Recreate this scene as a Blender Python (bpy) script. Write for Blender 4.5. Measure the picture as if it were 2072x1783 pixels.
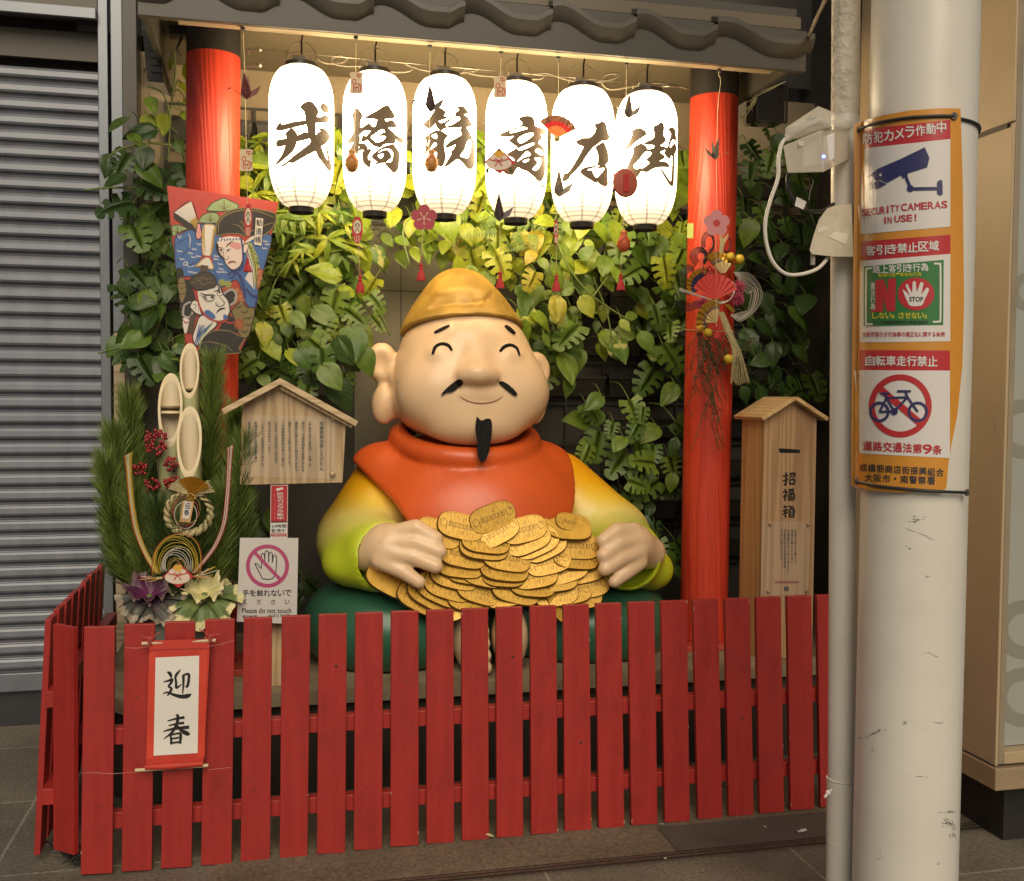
import bpy, bmesh, math, random
import numpy as np
from math import sin, cos, tan, pi, sqrt, atan2, radians as RAD, hypot
from mathutils import Vector, Matrix
from mathutils.geometry import tessellate_polygon
from mathutils.bvhtree import BVHTree
random.seed(7)
scene = bpy.context.scene
COL = scene.collection
for _o in list(bpy.data.objects):
    bpy.data.objects.remove(_o)

# ------------------------------------------------------------------ camera
PW, PH, FPX = 2072.0, 1783.0, 2083.0
CAM = Vector((0, 0, 1.6))
YAW, PITCH, ROLL = RAD(13.0), RAD(2.5), RAD(0.4)
_f = Vector((sin(YAW) * cos(PITCH), cos(YAW) * cos(PITCH), -sin(PITCH)))
_r = Vector((cos(YAW), -sin(YAW), 0))
_u = _r.cross(_f)
CR = _r * cos(ROLL) + _u * sin(ROLL)
CU = -_r * sin(ROLL) + _u * cos(ROLL)
CF = _f
camd = bpy.data.cameras.new('camera')
camd.sensor_width = 36.0
camd.lens = 36.0 * FPX / PW
camd.clip_start, camd.clip_end = 0.05, 300
cam = bpy.data.objects.new('camera', camd)
COL.objects.link(cam)
cam.matrix_world = Matrix(((CR.x, CU.x, -CF.x, CAM.x), (CR.y, CU.y, -CF.y, CAM.y), (CR.z, CU.z, -CF.z, CAM.z), (0, 0, 0, 1)))
scene.camera = cam

# ------------------------------------------------------------------ world, street light, exposure
SUN_EL, SUN_AZ = RAD(38), RAD(186)        # azimuth measured clockwise from +Y
world = bpy.data.worlds.new("World")
scene.world = world
world.use_nodes = True
_nt = world.node_tree
_bg = _nt.nodes['Background']
_sky = _nt.nodes.new('ShaderNodeTexSky')
_sky.sky_type = 'NISHITA'
_sky.sun_disc = False
_sky.sun_elevation = SUN_EL
_sky.sun_rotation = SUN_AZ
_nt.links.new(_sky.outputs[0], _bg.inputs[0])
_bg.inputs[1].default_value = 0.032
sund = bpy.data.lights.new('street_light', 'SUN')
sund.energy = 2.25
sund.angle = RAD(42)
sund.color = (1.0, 0.85, 0.64)
sun = bpy.data.objects.new('street_light', sund)
COL.objects.link(sun)
_sd = Vector((sin(SUN_AZ) * cos(SUN_EL), cos(SUN_AZ) * cos(SUN_EL), sin(SUN_EL)))
sun.rotation_euler = _sd.to_track_quat('Z', 'Y').to_euler()
sun.location = (3, -4, 6)
scene.view_settings.view_transform = 'Standard'
scene.view_settings.look = 'None'
scene.view_settings.exposure = 0.22
scene.view_settings.gamma = 1.0
scene.render.engine = 'CYCLES'
scene.cycles.use_denoising = True
scene.cycles.max_bounces = 6
scene.cycles.diffuse_bounces = 3
scene.cycles.sample_clamp_indirect = 6.0
LANTERN_POWER = 21.5

# ------------------------------------------------------------------ pixels of the photograph -> points of the place
def ray(px, py):
    return CF + CR * ((px - PW / 2) / FPX) - CU * ((py - PH / 2) / FPX)
def PY(px, py, y):
    d = ray(px, py); return CAM + d * ((y - CAM.y) / d.y)
def PX(px, py, x):
    d = ray(px, py); return CAM + d * ((x - CAM.x) / d.x)
def PZ(px, py, z):
    d = ray(px, py); return CAM + d * ((z - CAM.z) / d.z)
def PPL(px, py, p0, n):
    d = ray(px, py); return CAM + d * ((p0 - CAM).dot(n) / d.dot(n))
def PLATHE(px, py, cx, cy, rfun):
    d = ray(px, py); a = d.x * d.x + d.y * d.y
    ox, oy = CAM.x - cx, CAM.y - cy
    b = ox * d.x + oy * d.y
    t = -b / a
    for _ in range(4):
        z = CAM.z + d.z * t
        c = ox * ox + oy * oy - rfun(z) ** 2
        D = b * b - a * c
        t = (-b - sqrt(max(D, 0.0))) / a
    return CAM + d * t
def win(x0, y0, x1, W):
    """zoom-window pixels -> photograph pixels (2072 wide)"""
    k = (x1 - x0) / W * 0.809375
    return lambda x, y: (x0 * 0.809375 + x * k, y0 * 0.809375 + y * k)

# ------------------------------------------------------------------ materials
MATS = {}
def mat(name, base, rough=0.5, metal=0.0, var=0.12, scale=6.0, bump=0.0, bscale=60.0, stretch=(1, 1, 1), spec=0.5, coat=0.0, dirt=None, dirt_scale=3.0, dirt_amt=0.5, trans=0.0):
    if name in MATS: return MATS[name]
    m = bpy.data.materials.new(name); m.use_nodes = True
    nt = m.node_tree; N = nt.nodes; L = nt.links
    b = N['Principled BSDF']
    b.inputs['Roughness'].default_value = rough
    b.inputs['Metallic'].default_value = metal
    b.inputs['Specular IOR Level'].default_value = spec
    b.inputs['Coat Weight'].default_value = coat
    tc = N.new('ShaderNodeTexCoord'); mp = N.new('ShaderNodeMapping')
    mp.inputs['Scale'].default_value = stretch
    L.new(tc.outputs['Object'], mp.inputs[0])
    nz = N.new('ShaderNodeTexNoise'); nz.inputs['Scale'].default_value = scale; nz.inputs['Detail'].default_value = 6
    L.new(mp.outputs[0], nz.inputs['Vector'])
    cr = N.new('ShaderNodeValToRGB')
    c = Vector(base[:3])
    lo, hi = c * (1 - var), c * (1 + var)
    cr.color_ramp.elements[0].position = 0.3; cr.color_ramp.elements[1].position = 0.7
    cr.color_ramp.elements[0].color = (*lo, 1); cr.color_ramp.elements[1].color = (*hi, 1)
    L.new(nz.outputs['Fac'], cr.inputs[0])
    col = cr.outputs[0]
    if dirt:
        n2 = N.new('ShaderNodeTexNoise'); n2.inputs['Scale'].default_value = dirt_scale; n2.inputs['Detail'].default_value = 8
        n2.inputs['Roughness'].default_value = 0.7
        L.new(tc.outputs['Object'], n2.inputs['Vector'])
        r2 = N.new('ShaderNodeValToRGB'); r2.color_ramp.elements[0].position = 0.5; r2.color_ramp.elements[1].position = 0.72
        r2.color_ramp.elements[0].color = (0, 0, 0, 1); r2.color_ramp.elements[1].color = (dirt_amt,) * 3 + (1,)
        L.new(n2.outputs['Fac'], r2.inputs[0])
        mx = N.new('ShaderNodeMixRGB'); mx.inputs[2].default_value = (*dirt, 1)
        L.new(r2.outputs[0], mx.inputs[0]); L.new(col, mx.inputs[1]); col = mx.outputs[0]
    L.new(col, b.inputs['Base Color'])
    rr = N.new('ShaderNodeMapRange'); rr.inputs['To Min'].default_value = max(0, rough - 0.08); rr.inputs['To Max'].default_value = min(1, rough + 0.08)
    L.new(nz.outputs['Fac'], rr.inputs[0]); L.new(rr.outputs[0], b.inputs['Roughness'])
    if bump:
        n3 = N.new('ShaderNodeTexNoise'); n3.inputs['Scale'].default_value = bscale; n3.inputs['Detail'].default_value = 4
        L.new(mp.outputs[0], n3.inputs['Vector'])
        bp = N.new('ShaderNodeBump'); bp.inputs['Strength'].default_value = bump; bp.inputs['Distance'].default_value = 0.01
        L.new(n3.outputs['Fac'], bp.inputs['Height']); L.new(bp.outputs[0], b.inputs['Normal'])
    if trans:
        b.inputs['Transmission Weight'].default_value = trans
    MATS[name] = m
    return m
def translucent(m, f):
    nt = m.node_tree; b = nt.nodes['Principled BSDF']; out = nt.nodes['Material Output']
    t = nt.nodes.new('ShaderNodeBsdfTranslucent'); ms = nt.nodes.new('ShaderNodeMixShader'); ms.inputs[0].default_value = f
    src = b.inputs['Base Color']
    if src.is_linked: nt.links.new(src.links[0].from_socket, t.inputs[0])
    else: t.inputs[0].default_value = src.default_value
    nt.links.new(b.outputs[0], ms.inputs[1]); nt.links.new(t.outputs[0], ms.inputs[2]); nt.links.new(ms.outputs[0], out.inputs[0])
def flat(name, base, rough=0.6, emit=0.0):
    if name in MATS: return MATS[name]
    m = bpy.data.materials.new(name); m.use_nodes = True
    b = m.node_tree.nodes['Principled BSDF']
    b.inputs['Base Color'].default_value = (*base[:3], 1); b.inputs['Roughness'].default_value = rough
    if emit:
        b.inputs['Emission Color'].default_value = (*base[:3], 1); b.inputs['Emission Strength'].default_value = emit
    MATS[name] = m
    return m
def wood(name, c1, c2, axis='Z', rough=0.55, scale=14.0, bump=0.15):
    if name in MATS: return MATS[name]
    m = bpy.data.materials.new(name); m.use_nodes = True
    nt = m.node_tree; N = nt.nodes; L = nt.links; b = N['Principled BSDF']
    tc = N.new('ShaderNodeTexCoord'); mp = N.new('ShaderNodeMapping')
    s = {'Z': (1, 1, 0.06), 'X': (0.06, 1, 1), 'Y': (1, 0.06, 1)}[axis]
    mp.inputs['Scale'].default_value = s
    L.new(tc.outputs['Object'], mp.inputs[0])
    n0 = N.new('ShaderNodeTexNoise'); n0.inputs['Scale'].default_value = 5; n0.inputs['Detail'].default_value = 3
    L.new(mp.outputs[0], n0.inputs['Vector'])
    ad = N.new('ShaderNodeVectorMath'); ad.operation = 'MULTIPLY_ADD'
    L.new(n0.outputs['Color'], ad.inputs[0]); ad.inputs[1].default_value = (0.35, 0.35, 0.35); L.new(mp.outputs[0], ad.inputs[2])
    wv = N.new('ShaderNodeTexWave'); wv.wave_type = 'BANDS'; wv.bands_direction = 'DIAGONAL'; wv.inputs['Scale'].default_value = scale
    wv.inputs['Distortion'].default_value = 2.0; wv.inputs['Detail'].default_value = 3
    L.new(ad.outputs[0], wv.inputs['Vector'])
    n1 = N.new('ShaderNodeTexNoise'); n1.inputs['Scale'].default_value = 90; n1.inputs['Detail'].default_value = 5
    L.new(mp.outputs[0], n1.inputs['Vector'])
    mm = N.new('ShaderNodeMath'); mm.operation = 'MULTIPLY_ADD'; L.new(n1.outputs['Fac'], mm.inputs[0]); mm.inputs[1].default_value = 0.5
    L.new(wv.outputs['Fac'], mm.inputs[2])
    cr = N.new('ShaderNodeValToRGB'); cr.color_ramp.elements[0].color = (*c1, 1); cr.color_ramp.elements[1].color = (*c2, 1)
    cr.color_ramp.elements[0].position = 0.25; cr.color_ramp.elements[1].position = 1.0
    L.new(mm.outputs[0], cr.inputs[0]); L.new(cr.outputs[0], b.inputs['Base Color'])
    b.inputs['Roughness'].default_value = rough
    bp = N.new('ShaderNodeBump'); bp.inputs['Strength'].default_value = bump; bp.inputs['Distance'].default_value = 0.004
    L.new(mm.outputs[0], bp.inputs['Height']); L.new(bp.outputs[0], b.inputs['Normal'])
    MATS[name] = m
    return m

# ------------------------------------------------------------------ object helpers
def tag(o, label=None, cat=None, group=None, kind=None):
    if label: o['label'] = label
    if cat: o['category'] = cat
    if group: o['group'] = group
    if kind: o['kind'] = kind
    return o
def empty(name, loc, label, cat, group=None, rz=0.0):
    o = bpy.data.objects.new(name, None); COL.objects.link(o)
    o.location = loc; o.rotation_euler = (0, 0, rz); o.empty_display_size = 0.05
    bpy.context.view_layer.update()
    return tag(o, label, cat, group)
def link(name, me, parent=None):
    o = bpy.data.objects.new(name, me); COL.objects.link(o)
    if parent is not None:
        o.parent = parent
        mw = parent.matrix_world.copy() if parent.parent is None else parent.parent.matrix_world @ parent.matrix_local
        o.matrix_parent_inverse = Matrix()
        me.transform(WM(parent).inverted())
    return o
def WM(o):
    m = Matrix.LocRotScale(o.location, o.rotation_euler, o.scale)
    while o.parent is not None:
        o = o.parent
        m = Matrix.LocRotScale(o.location, o.rotation_euler, o.scale) @ m
    return m
class MB:
    """collects shapes in world space and links them as ONE mesh object"""
    def __init__(s): s.v = []; s.f = []; s.mi = []; s.m = 0; s.uv = []
    def face(s, pts, mi=None):
        b = len(s.v); s.v += [tuple(p) for p in pts]; s.f.append(tuple(range(b, b + len(pts)))); s.mi.append(s.m if mi is None else mi)
    def box(s, c, size, M=None, taper=None):
        hx, hy, hz = size[0] / 2, size[1] / 2, size[2] / 2
        pts = [Vector((x, y, z)) for z in (-hz, hz) for y in (-hy, hy) for x in (-hx, hx)]
        if M is not None: pts = [M @ p for p in pts]
        pts = [p + Vector(c) for p in pts]
        s.hexa(pts)
    def hexa(s, p):
        b = len(s.v); s.v += [tuple(q) for q in p]
        for f in ((0, 2, 3, 1), (4, 5, 7, 6), (0, 1, 5, 4), (2, 6, 7, 3), (0, 4, 6, 2), (1, 3, 7, 5)):
            s.f.append(tuple(b + i for i in f)); s.mi.append(s.m)
    def tube(s, pts, r, n=8, cap=True, closed=False):
        pts = [Vector(p) for p in pts]; k = len(pts)
        if k < 2: return
        rr = r if isinstance(r, (list, tuple)) else [r] * k
        b = len(s.v); up = None
        for i, p in enumerate(pts):
            a = pts[(i - 1) % k] if (closed or i > 0) else p
            c = pts[(i + 1) % k] if (closed or i < k - 1) else p
            t = (c - a)
            if t.length < 1e-9: t = Vector((0, 0, 1))
            t.normalize()
            if up is None:
                up = t.orthogonal().normalized()
            up = up - t * up.dot(t)
            if up.length < 1e-6: up = t.orthogonal()
            up.normalize(); sd = t.cross(up)
            for j in range(n):
                th = 2 * pi * j / n
                s.v.append(tuple(p + (up * cos(th) + sd * sin(th)) * rr[i]))
        for i in range(k if closed else k - 1):
            i2 = (i + 1) % k
            for j in range(n):
                s.f.append((b + i * n + j, b + i * n + (j + 1) % n, b + i2 * n + (j + 1) % n, b + i2 * n + j)); s.mi.append(s.m)
        if cap and not closed:
            s.f.append(tuple(b + j for j in reversed(range(n)))); s.mi.append(s.m)
            s.f.append(tuple(b + (k - 1) * n + j for j in range(n))); s.mi.append(s.m)
    def lathe(s, prof, n=32, M=None, cap=True):
        M = M or Matrix(); b = len(s.v); k = len(prof)
        for r, z in prof:
            for j in range(n):
                th = 2 * pi * j / n
                s.v.append(tuple(M @ Vector((r * cos(th), r * sin(th), z))))
        for i in range(k - 1):
            for j in range(n):
                s.f.append((b + i * n + j, b + i * n + (j + 1) % n, b + (i + 1) * n + (j + 1) % n, b + (i + 1) * n + j)); s.mi.append(s.m)
        if cap:
            if prof[0][0] > 1e-5: s.f.append(tuple(b + j for j in reversed(range(n)))); s.mi.append(s.m)
            if prof[-1][0] > 1e-5: s.f.append(tuple(b + (k - 1) * n + j for j in range(n))); s.mi.append(s.m)
    def ball(s, c, r, n=10, M=None):
        rr = r if hasattr(r, '__len__') else (r, r, r)
        T = Matrix.Translation(c) @ (M or Matrix()) @ Matrix.Diagonal((rr[0], rr[1], rr[2], 1))
        k = max(4, n // 2)
        s.lathe([(max(1e-6, sin(pi * i / k)), -cos(pi * i / k)) for i in range(k + 1)], n, T, cap=False)
    def prism(s, pts, fr, t):
        """2-D outline pts on a frame fr(u, v, w): front at w = 0, back at w = -t"""
        a = [Vector(fr(u, v, 0)) for u, v in pts]; c = [Vector(fr(u, v, -t)) for u, v in pts]
        n = len(pts)
        s.face(a); s.face(list(reversed(c)))
        for i in range(n):
            j = (i + 1) % n
            s.face([a[i], c[i], c[j], a[j]])
    def build(s, name, mats, parent=None, smooth=False, bevel=0.0, weld=False):
        me = bpy.data.meshes.new(name)
        me.from_pydata(s.v, [], s.f)
        if not isinstance(mats, (list, tuple)): mats = [mats]
        for m in mats: me.materials.append(m)
        me.polygons.foreach_set('material_index', s.mi)
        if smooth: me.polygons.foreach_set('use_smooth', [True] * len(s.f))
        bm = bmesh.new(); bm.from_mesh(me)
        if weld: bmesh.ops.remove_doubles(bm, verts=bm.verts, dist=1e-5)
        bmesh.ops.recalc_face_normals(bm, faces=bm.faces)
        bm.to_mesh(me); bm.free()
        if smooth == 'auto':
            try: me.set_sharp_from_angle(angle=RAD(40))
            except Exception: pass
        o = link(name, me, parent)
        if bevel:
            md = o.modifiers.new('edge', 'BEVEL'); md.width = bevel; md.segments = 2; md.limit_method = 'ANGLE'
        return o

def catmull(pts, n=6, closed=False):
    P = [Vector(p) for p in pts]; k = len(P); out = []
    if k < 3: return P
    for i in range(k if closed else k - 1):
        p0 = P[(i - 1) % k] if closed or i > 0 else P[0]
        p1 = P[i]; p2 = P[(i + 1) % k]
        p3 = P[(i + 2) % k] if closed or i + 2 < k else P[-1]
        for j in range(n):
            t = j / n
            out.append(0.5 * ((2 * p1) + (-p0 + p2) * t + (2 * p0 - 5 * p1 + 4 * p2 - p3) * t * t + (-p0 + 3 * p1 - 3 * p2 + p3) * t ** 3))
    if not closed: out.append(P[-1])
    return out

_GLY = {}
def glyphs(s, bold=0.0):
    key = (s, bold)
    if key not in _GLY:
        cu = bpy.data.curves.new('t', 'FONT'); cu.body = s; cu.offset = bold; cu.resolution_u = 4
        o = bpy.data.objects.new('t', cu); COL.objects.link(o)
        dg = bpy.context.evaluated_depsgraph_get(); dg.update()
        me = bpy.data.meshes.new_from_object(o.evaluated_get(dg))
        v = [(q.co.x, q.co.y) for q in me.vertices]; f = [tuple(p.vertices) for p in me.polygons]
        bpy.data.objects.remove(o); bpy.data.curves.remove(cu); bpy.data.meshes.remove(me)
        xs = [q[0] for q in v]; ys = [q[1] for q in v]
        _GLY[key] = (v, f, (min(xs), min(ys), max(xs), max(ys)))
    return _GLY[key]
class Print:
    """flat shapes drawn in 2-D (y down) and carried onto a surface by fr(x, y, layer)"""
    STEP = 0.0006
    def __init__(s, fr, grid=None): s.fr = fr; s.grid = grid; s.v = []; s.f = []; s.mi = []; s.mats = []
    def _m(s, m):
        if m not in s.mats: s.mats.append(m)
        return s.mats.index(m)
    def raw(s, v, f, m, layer):
        if s.grid:
            bm = bmesh.new()
            vs = [bm.verts.new((x, y, 0)) for x, y in v]
            for q in f:
                try: bm.faces.new([vs[i] for i in q])
                except ValueError: pass
            for ax in (0, 1):
                if not s.grid[ax]: continue
                g = s.grid[ax]; c = [p[ax] for p in v]; t = math.floor(min(c) / g) * g + g
                while t < max(c):
                    no = (1, 0, 0) if ax == 0 else (0, 1, 0); co = (t, 0, 0) if ax == 0 else (0, t, 0)
                    bmesh.ops.bisect_plane(bm, geom=list(bm.verts) + list(bm.edges) + list(bm.faces), plane_co=co, plane_no=no)
                    t += g
            bm.verts.index_update()
            v = [(q.co.x, q.co.y) for q in bm.verts]; f = [tuple(q.index for q in p.verts) for p in bm.faces]
            bm.free()
        b = len(s.v)
        s.v += [tuple(s.fr(x, y, layer * s.STEP)) for x, y in v]
        k = s._m(m)
        for q in f: s.f.append(tuple(b + i for i in q)); s.mi.append(k)
    def poly(s, pts, m, layer=1, holes=(), smooth=0):
        if smooth: pts = [(p.x, p.y) for p in catmull([(x, y, 0) for x, y in pts], smooth, True)]
        if smooth and holes: holes = [[(p.x, p.y) for p in catmull([(x, y, 0) for x, y in h], smooth, True)] for h in holes]
        loops = [[Vector((x, y, 0)) for x, y in pts]] + [[Vector((x, y, 0)) for x, y in h] for h in holes]
        allp = [(p.x, p.y) for l in loops for p in l]
        s.raw(allp, [tuple(t) for t in tessellate_polygon(loops)], m, layer)
    def rect(s, x0, y0, x1, y1, m, layer=1): s.raw([(x0, y0), (x1, y0), (x1, y1), (x0, y1)], [(0, 1, 2, 3)], m, layer)
    def rrect(s, x0, y0, x1, y1, r, m, layer=1):
        p = []
        for cx, cy, a in ((x1 - r, y0 + r, -90), (x1 - r, y1 - r, 0), (x0 + r, y1 - r, 90), (x0 + r, y0 + r, 180)):
            for k in range(5): t = RAD(a + 22.5 * k); p.append((cx + r * cos(t), cy + r * sin(t)))
        s.poly(p, m, layer)
    def disc(s, cx, cy, rx, m, layer=1, ry=None, n=32):
        ry = ry or rx
        s.poly([(cx + rx * cos(2 * pi * k / n), cy + ry * sin(2 * pi * k / n)) for k in range(n)], m, layer)
    def ring(s, cx, cy, ro, ri, m, layer=1, n=40, ratio=1.0, a0=0, a1=360):
        v = []; k = n if a1 - a0 >= 360 else n + 1
        for j in range(k):
            t = RAD(a0 + (a1 - a0) * j / n); v += [(cx + ro * cos(t), cy + ro * ratio * sin(t)), (cx + ri * cos(t), cy + ri * ratio * sin(t))]
        f = [(2 * j, 2 * ((j + 1) % k), 2 * ((j + 1) % k) + 1, 2 * j + 1) for j in range(n)]
        s.raw(v, f, m, layer)
    def stroke(s, pts, w, m, layer=1, n=5):
        k = len(pts); ww = w if isinstance(w, (list, tuple)) else [w] * k
        P = catmull([(p[0], p[1], q) for p, q in zip(pts, ww)], n) if k > 2 else [Vector((p[0], p[1], q)) for p, q in zip(pts, ww)]
        v = []
        for i, p in enumerate(P):
            a, c = P[max(0, i - 1)], P[min(len(P) - 1, i + 1)]
            t = Vector((c.x - a.x, c.y - a.y)); t = t.normalized() if t.length > 1e-9 else Vector((1, 0))
            h = max(p.z, 0.01) / 2
            v += [(p.x - t.y * h, p.y + t.x * h), (p.x + t.y * h, p.y - t.x * h)]
        s.raw(v, [(2 * i, 2 * i + 1, 2 * i + 3, 2 * i + 2) for i in range(len(P) - 1)], m, layer)
    def text(s, t, x0, y0, x1, y1, m, layer=1, bold=0.0, skew=None):
        v, f, (ax, ay, bx, by) = glyphs(t, 0.0)
        kx = (x1 - x0) / max(1e-6, bx - ax); ky = (y1 - y0) / max(1e-6, by - ay)
        b = bold * min(abs(kx), abs(ky)) * .75
        for i, (ox, oy) in enumerate(((0, 0), (-b, 0), (b, 0), (0, -b), (0, b), (b * .7, b * .7), (-b * .7, -b * .7)) if bold else ((0, 0),)):
            q = [(x0 + ox + (x - ax) * kx, y0 + oy + (by - y) * ky) for x, y in v]
            if skew: q = [(x, y + skew * (x - x0)) for x, y in q]
            s.raw(q, f, m, layer + i * .06)
    def build(s, name, parent=None):
        me = bpy.data.meshes.new(name); me.from_pydata(s.v, [], s.f)
        for m in s.mats: me.materials.append(m)
        me.polygons.foreach_set('material_index', s.mi)
        return link(name, me, parent)
def on_plane(w, p0, n):
    """frame for Print: window pixels carried onto the plane through p0 with normal n (towards the viewer)"""
    n = Vector(n).normalized(); p0 = Vector(p0)
    def fr(x, y, o): return PPL(*w(x, y), p0 + n * o, n)
    return fr
def on_lathe(w, cx, cy, rfun):
    def fr(x, y, o): return PLATHE(*w(x, y), cx, cy, lambda z: rfun(z) + o)
    return fr

# ------------------------------------------------------------------ sculpting: smooth unions of rounded solids turned into one skin
class SDF:
    def __init__(s, lo, hi, h):
        s.h = h; s.lo = np.array(lo, float)
        n = np.ceil((np.array(hi) - s.lo) / h).astype(int) + 1
        ax = [s.lo[i] + h * np.arange(n[i]) for i in range(3)]
        s.X, s.Y, s.Z = np.meshgrid(*ax, indexing='ij'); s.d = np.full(s.X.shape, 1e3)
    def _loc(s, c, rot=None):
        p = np.stack([s.X - c[0], s.Y - c[1], s.Z - c[2]], -1)
        if rot is not None: p = p @ np.array(rot.to_3x3() if isinstance(rot, Matrix) else rot)
        return p[..., 0], p[..., 1], p[..., 2]
    def ell(s, c, r, rot=None):
        x, y, z = s._loc(c, rot)
        k0 = np.sqrt((x / r[0]) ** 2 + (y / r[1]) ** 2 + (z / r[2]) ** 2)
        k1 = np.sqrt((x / r[0] ** 2) ** 2 + (y / r[1] ** 2) ** 2 + (z / r[2] ** 2) ** 2)
        return k0 * (k0 - 1) / np.maximum(k1, 1e-6)
    def cap(s, a, b, ra, rb):
        a = np.array(a, float); b = np.array(b, float); ab = b - a
        px, py, pz = s.X - a[0], s.Y - a[1], s.Z - a[2]
        t = np.clip((px * ab[0] + py * ab[1] + pz * ab[2]) / max(1e-9, ab @ ab), 0, 1)
        return np.sqrt((px - t * ab[0]) ** 2 + (py - t * ab[1]) ** 2 + (pz - t * ab[2]) ** 2) - (ra + (rb - ra) * t)
    def torus(s, c, Rx, Ry, r, rot=None):
        x, y, z = s._loc(c, rot)
        q = np.sqrt((x / Rx) ** 2 + (y / Ry) ** 2); k = np.maximum(q, 1e-6)
        dr = np.sqrt(x * x + y * y) * (1 - 1 / k)
        return np.sqrt(dr ** 2 + z * z) - r
    @staticmethod
    def smin(a, b, k):
        if k <= 0: return np.minimum(a, b)
        h = np.clip(0.5 + 0.5 * (b - a) / k, 0, 1); return b * (1 - h) + a * h - k * h * (1 - h)
    def add(s, d, k=0.02): s.d = s.smin(s.d, d, k)
    def sub(s, d, k=0.02): s.d = -s.smin(-s.d, d, k)
    def cut(s, d, k=0.01): s.d = -s.smin(-s.d, -d, k)
    def mesh(s, name, m, parent=None, M=None, post=None):
        D = s.d; n = D.shape; sg = D < 0
        c = [sg[i:n[0] - 1 + i, j:n[1] - 1 + j, k:n[2] - 1 + k] for i in (0, 1) for j in (0, 1) for k in (0, 1)]
        cnt = sum(x.astype(int) for x in c); act = (cnt > 0) & (cnt < 8)
        idx = np.full(act.shape, -1); ii = np.argwhere(act); idx[act] = np.arange(len(ii))
        acc = np.zeros((len(ii), 3)); num = np.zeros(len(ii))
        for ax in range(3):
            o = [a for a in range(3) if a != ax]
            for u in (0, 1):
                for v in (0, 1):
                    off = np.zeros(3, int); off[o[0]] = u; off[o[1]] = v
                    p = ii + off; q = p.copy(); q[:, ax] += 1
                    d0 = D[tuple(p.T)]; d1 = D[tuple(q.T)]; hit = (d0 < 0) != (d1 < 0)
                    t = np.where(hit, d0 / np.where(hit, d0 - d1, 1), 0)
                    pos = off[None, :].repeat(len(ii), 0).astype(float); pos[:, ax] = t
                    acc[hit] += pos[hit]; num[hit] += 1
        V = s.lo + s.h * (ii + acc / num[:, None])
        F = []
        for ax in range(3):
            o = [a for a in range(3) if a != ax]
            sl0 = [slice(1, n[a] - 1) for a in range(3)]; sl0[ax] = slice(0, n[ax] - 1)
            sl1 = list(sl0); sl1[ax] = slice(1, n[ax])
            A = sg[tuple(sl0)]; B = sg[tuple(sl1)]
            for flip, E in ((0, A & ~B), (1, ~A & B)):
                e = np.argwhere(E)
                e[:, o[0]] += 1; e[:, o[1]] += 1
                def cell(du, dv):
                    q = e.copy(); q[:, o[0]] += du; q[:, o[1]] += dv; return idx[tuple(q.T)]
                quad = np.stack([cell(-1, -1), cell(0, -1), cell(0, 0), cell(-1, 0)], 1)
                if (ax == 1) ^ bool(flip): quad = quad[:, ::-1]
                F.append(quad)
        F = np.concatenate(F); F = F[(F >= 0).all(1)]
        if M is not None: V = (np.array(M.to_3x3()) @ V.T).T + np.array(M.translation)
        me = bpy.data.meshes.new(name)
        me.from_pydata(V.tolist(), [], F.tolist()); me.materials.append(m)
        bm = bmesh.new(); bm.from_mesh(me)
        for _ in range(3): bmesh.ops.smooth_vert(bm, verts=bm.verts, factor=0.5, use_axis_x=True, use_axis_y=True, use_axis_z=True)
        bmesh.ops.recalc_face_normals(bm, faces=bm.faces)
        bm.to_mesh(me); bm.free()
        me.polygons.foreach_set('use_smooth', [True] * len(me.polygons))
        if post: post(me)
        return link(name, me, parent)
# ================================================================== SETTING
ZP = 0.42            # top of the platform
YF = 3.57            # front of the fence
YW = 5.20            # back wall
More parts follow.
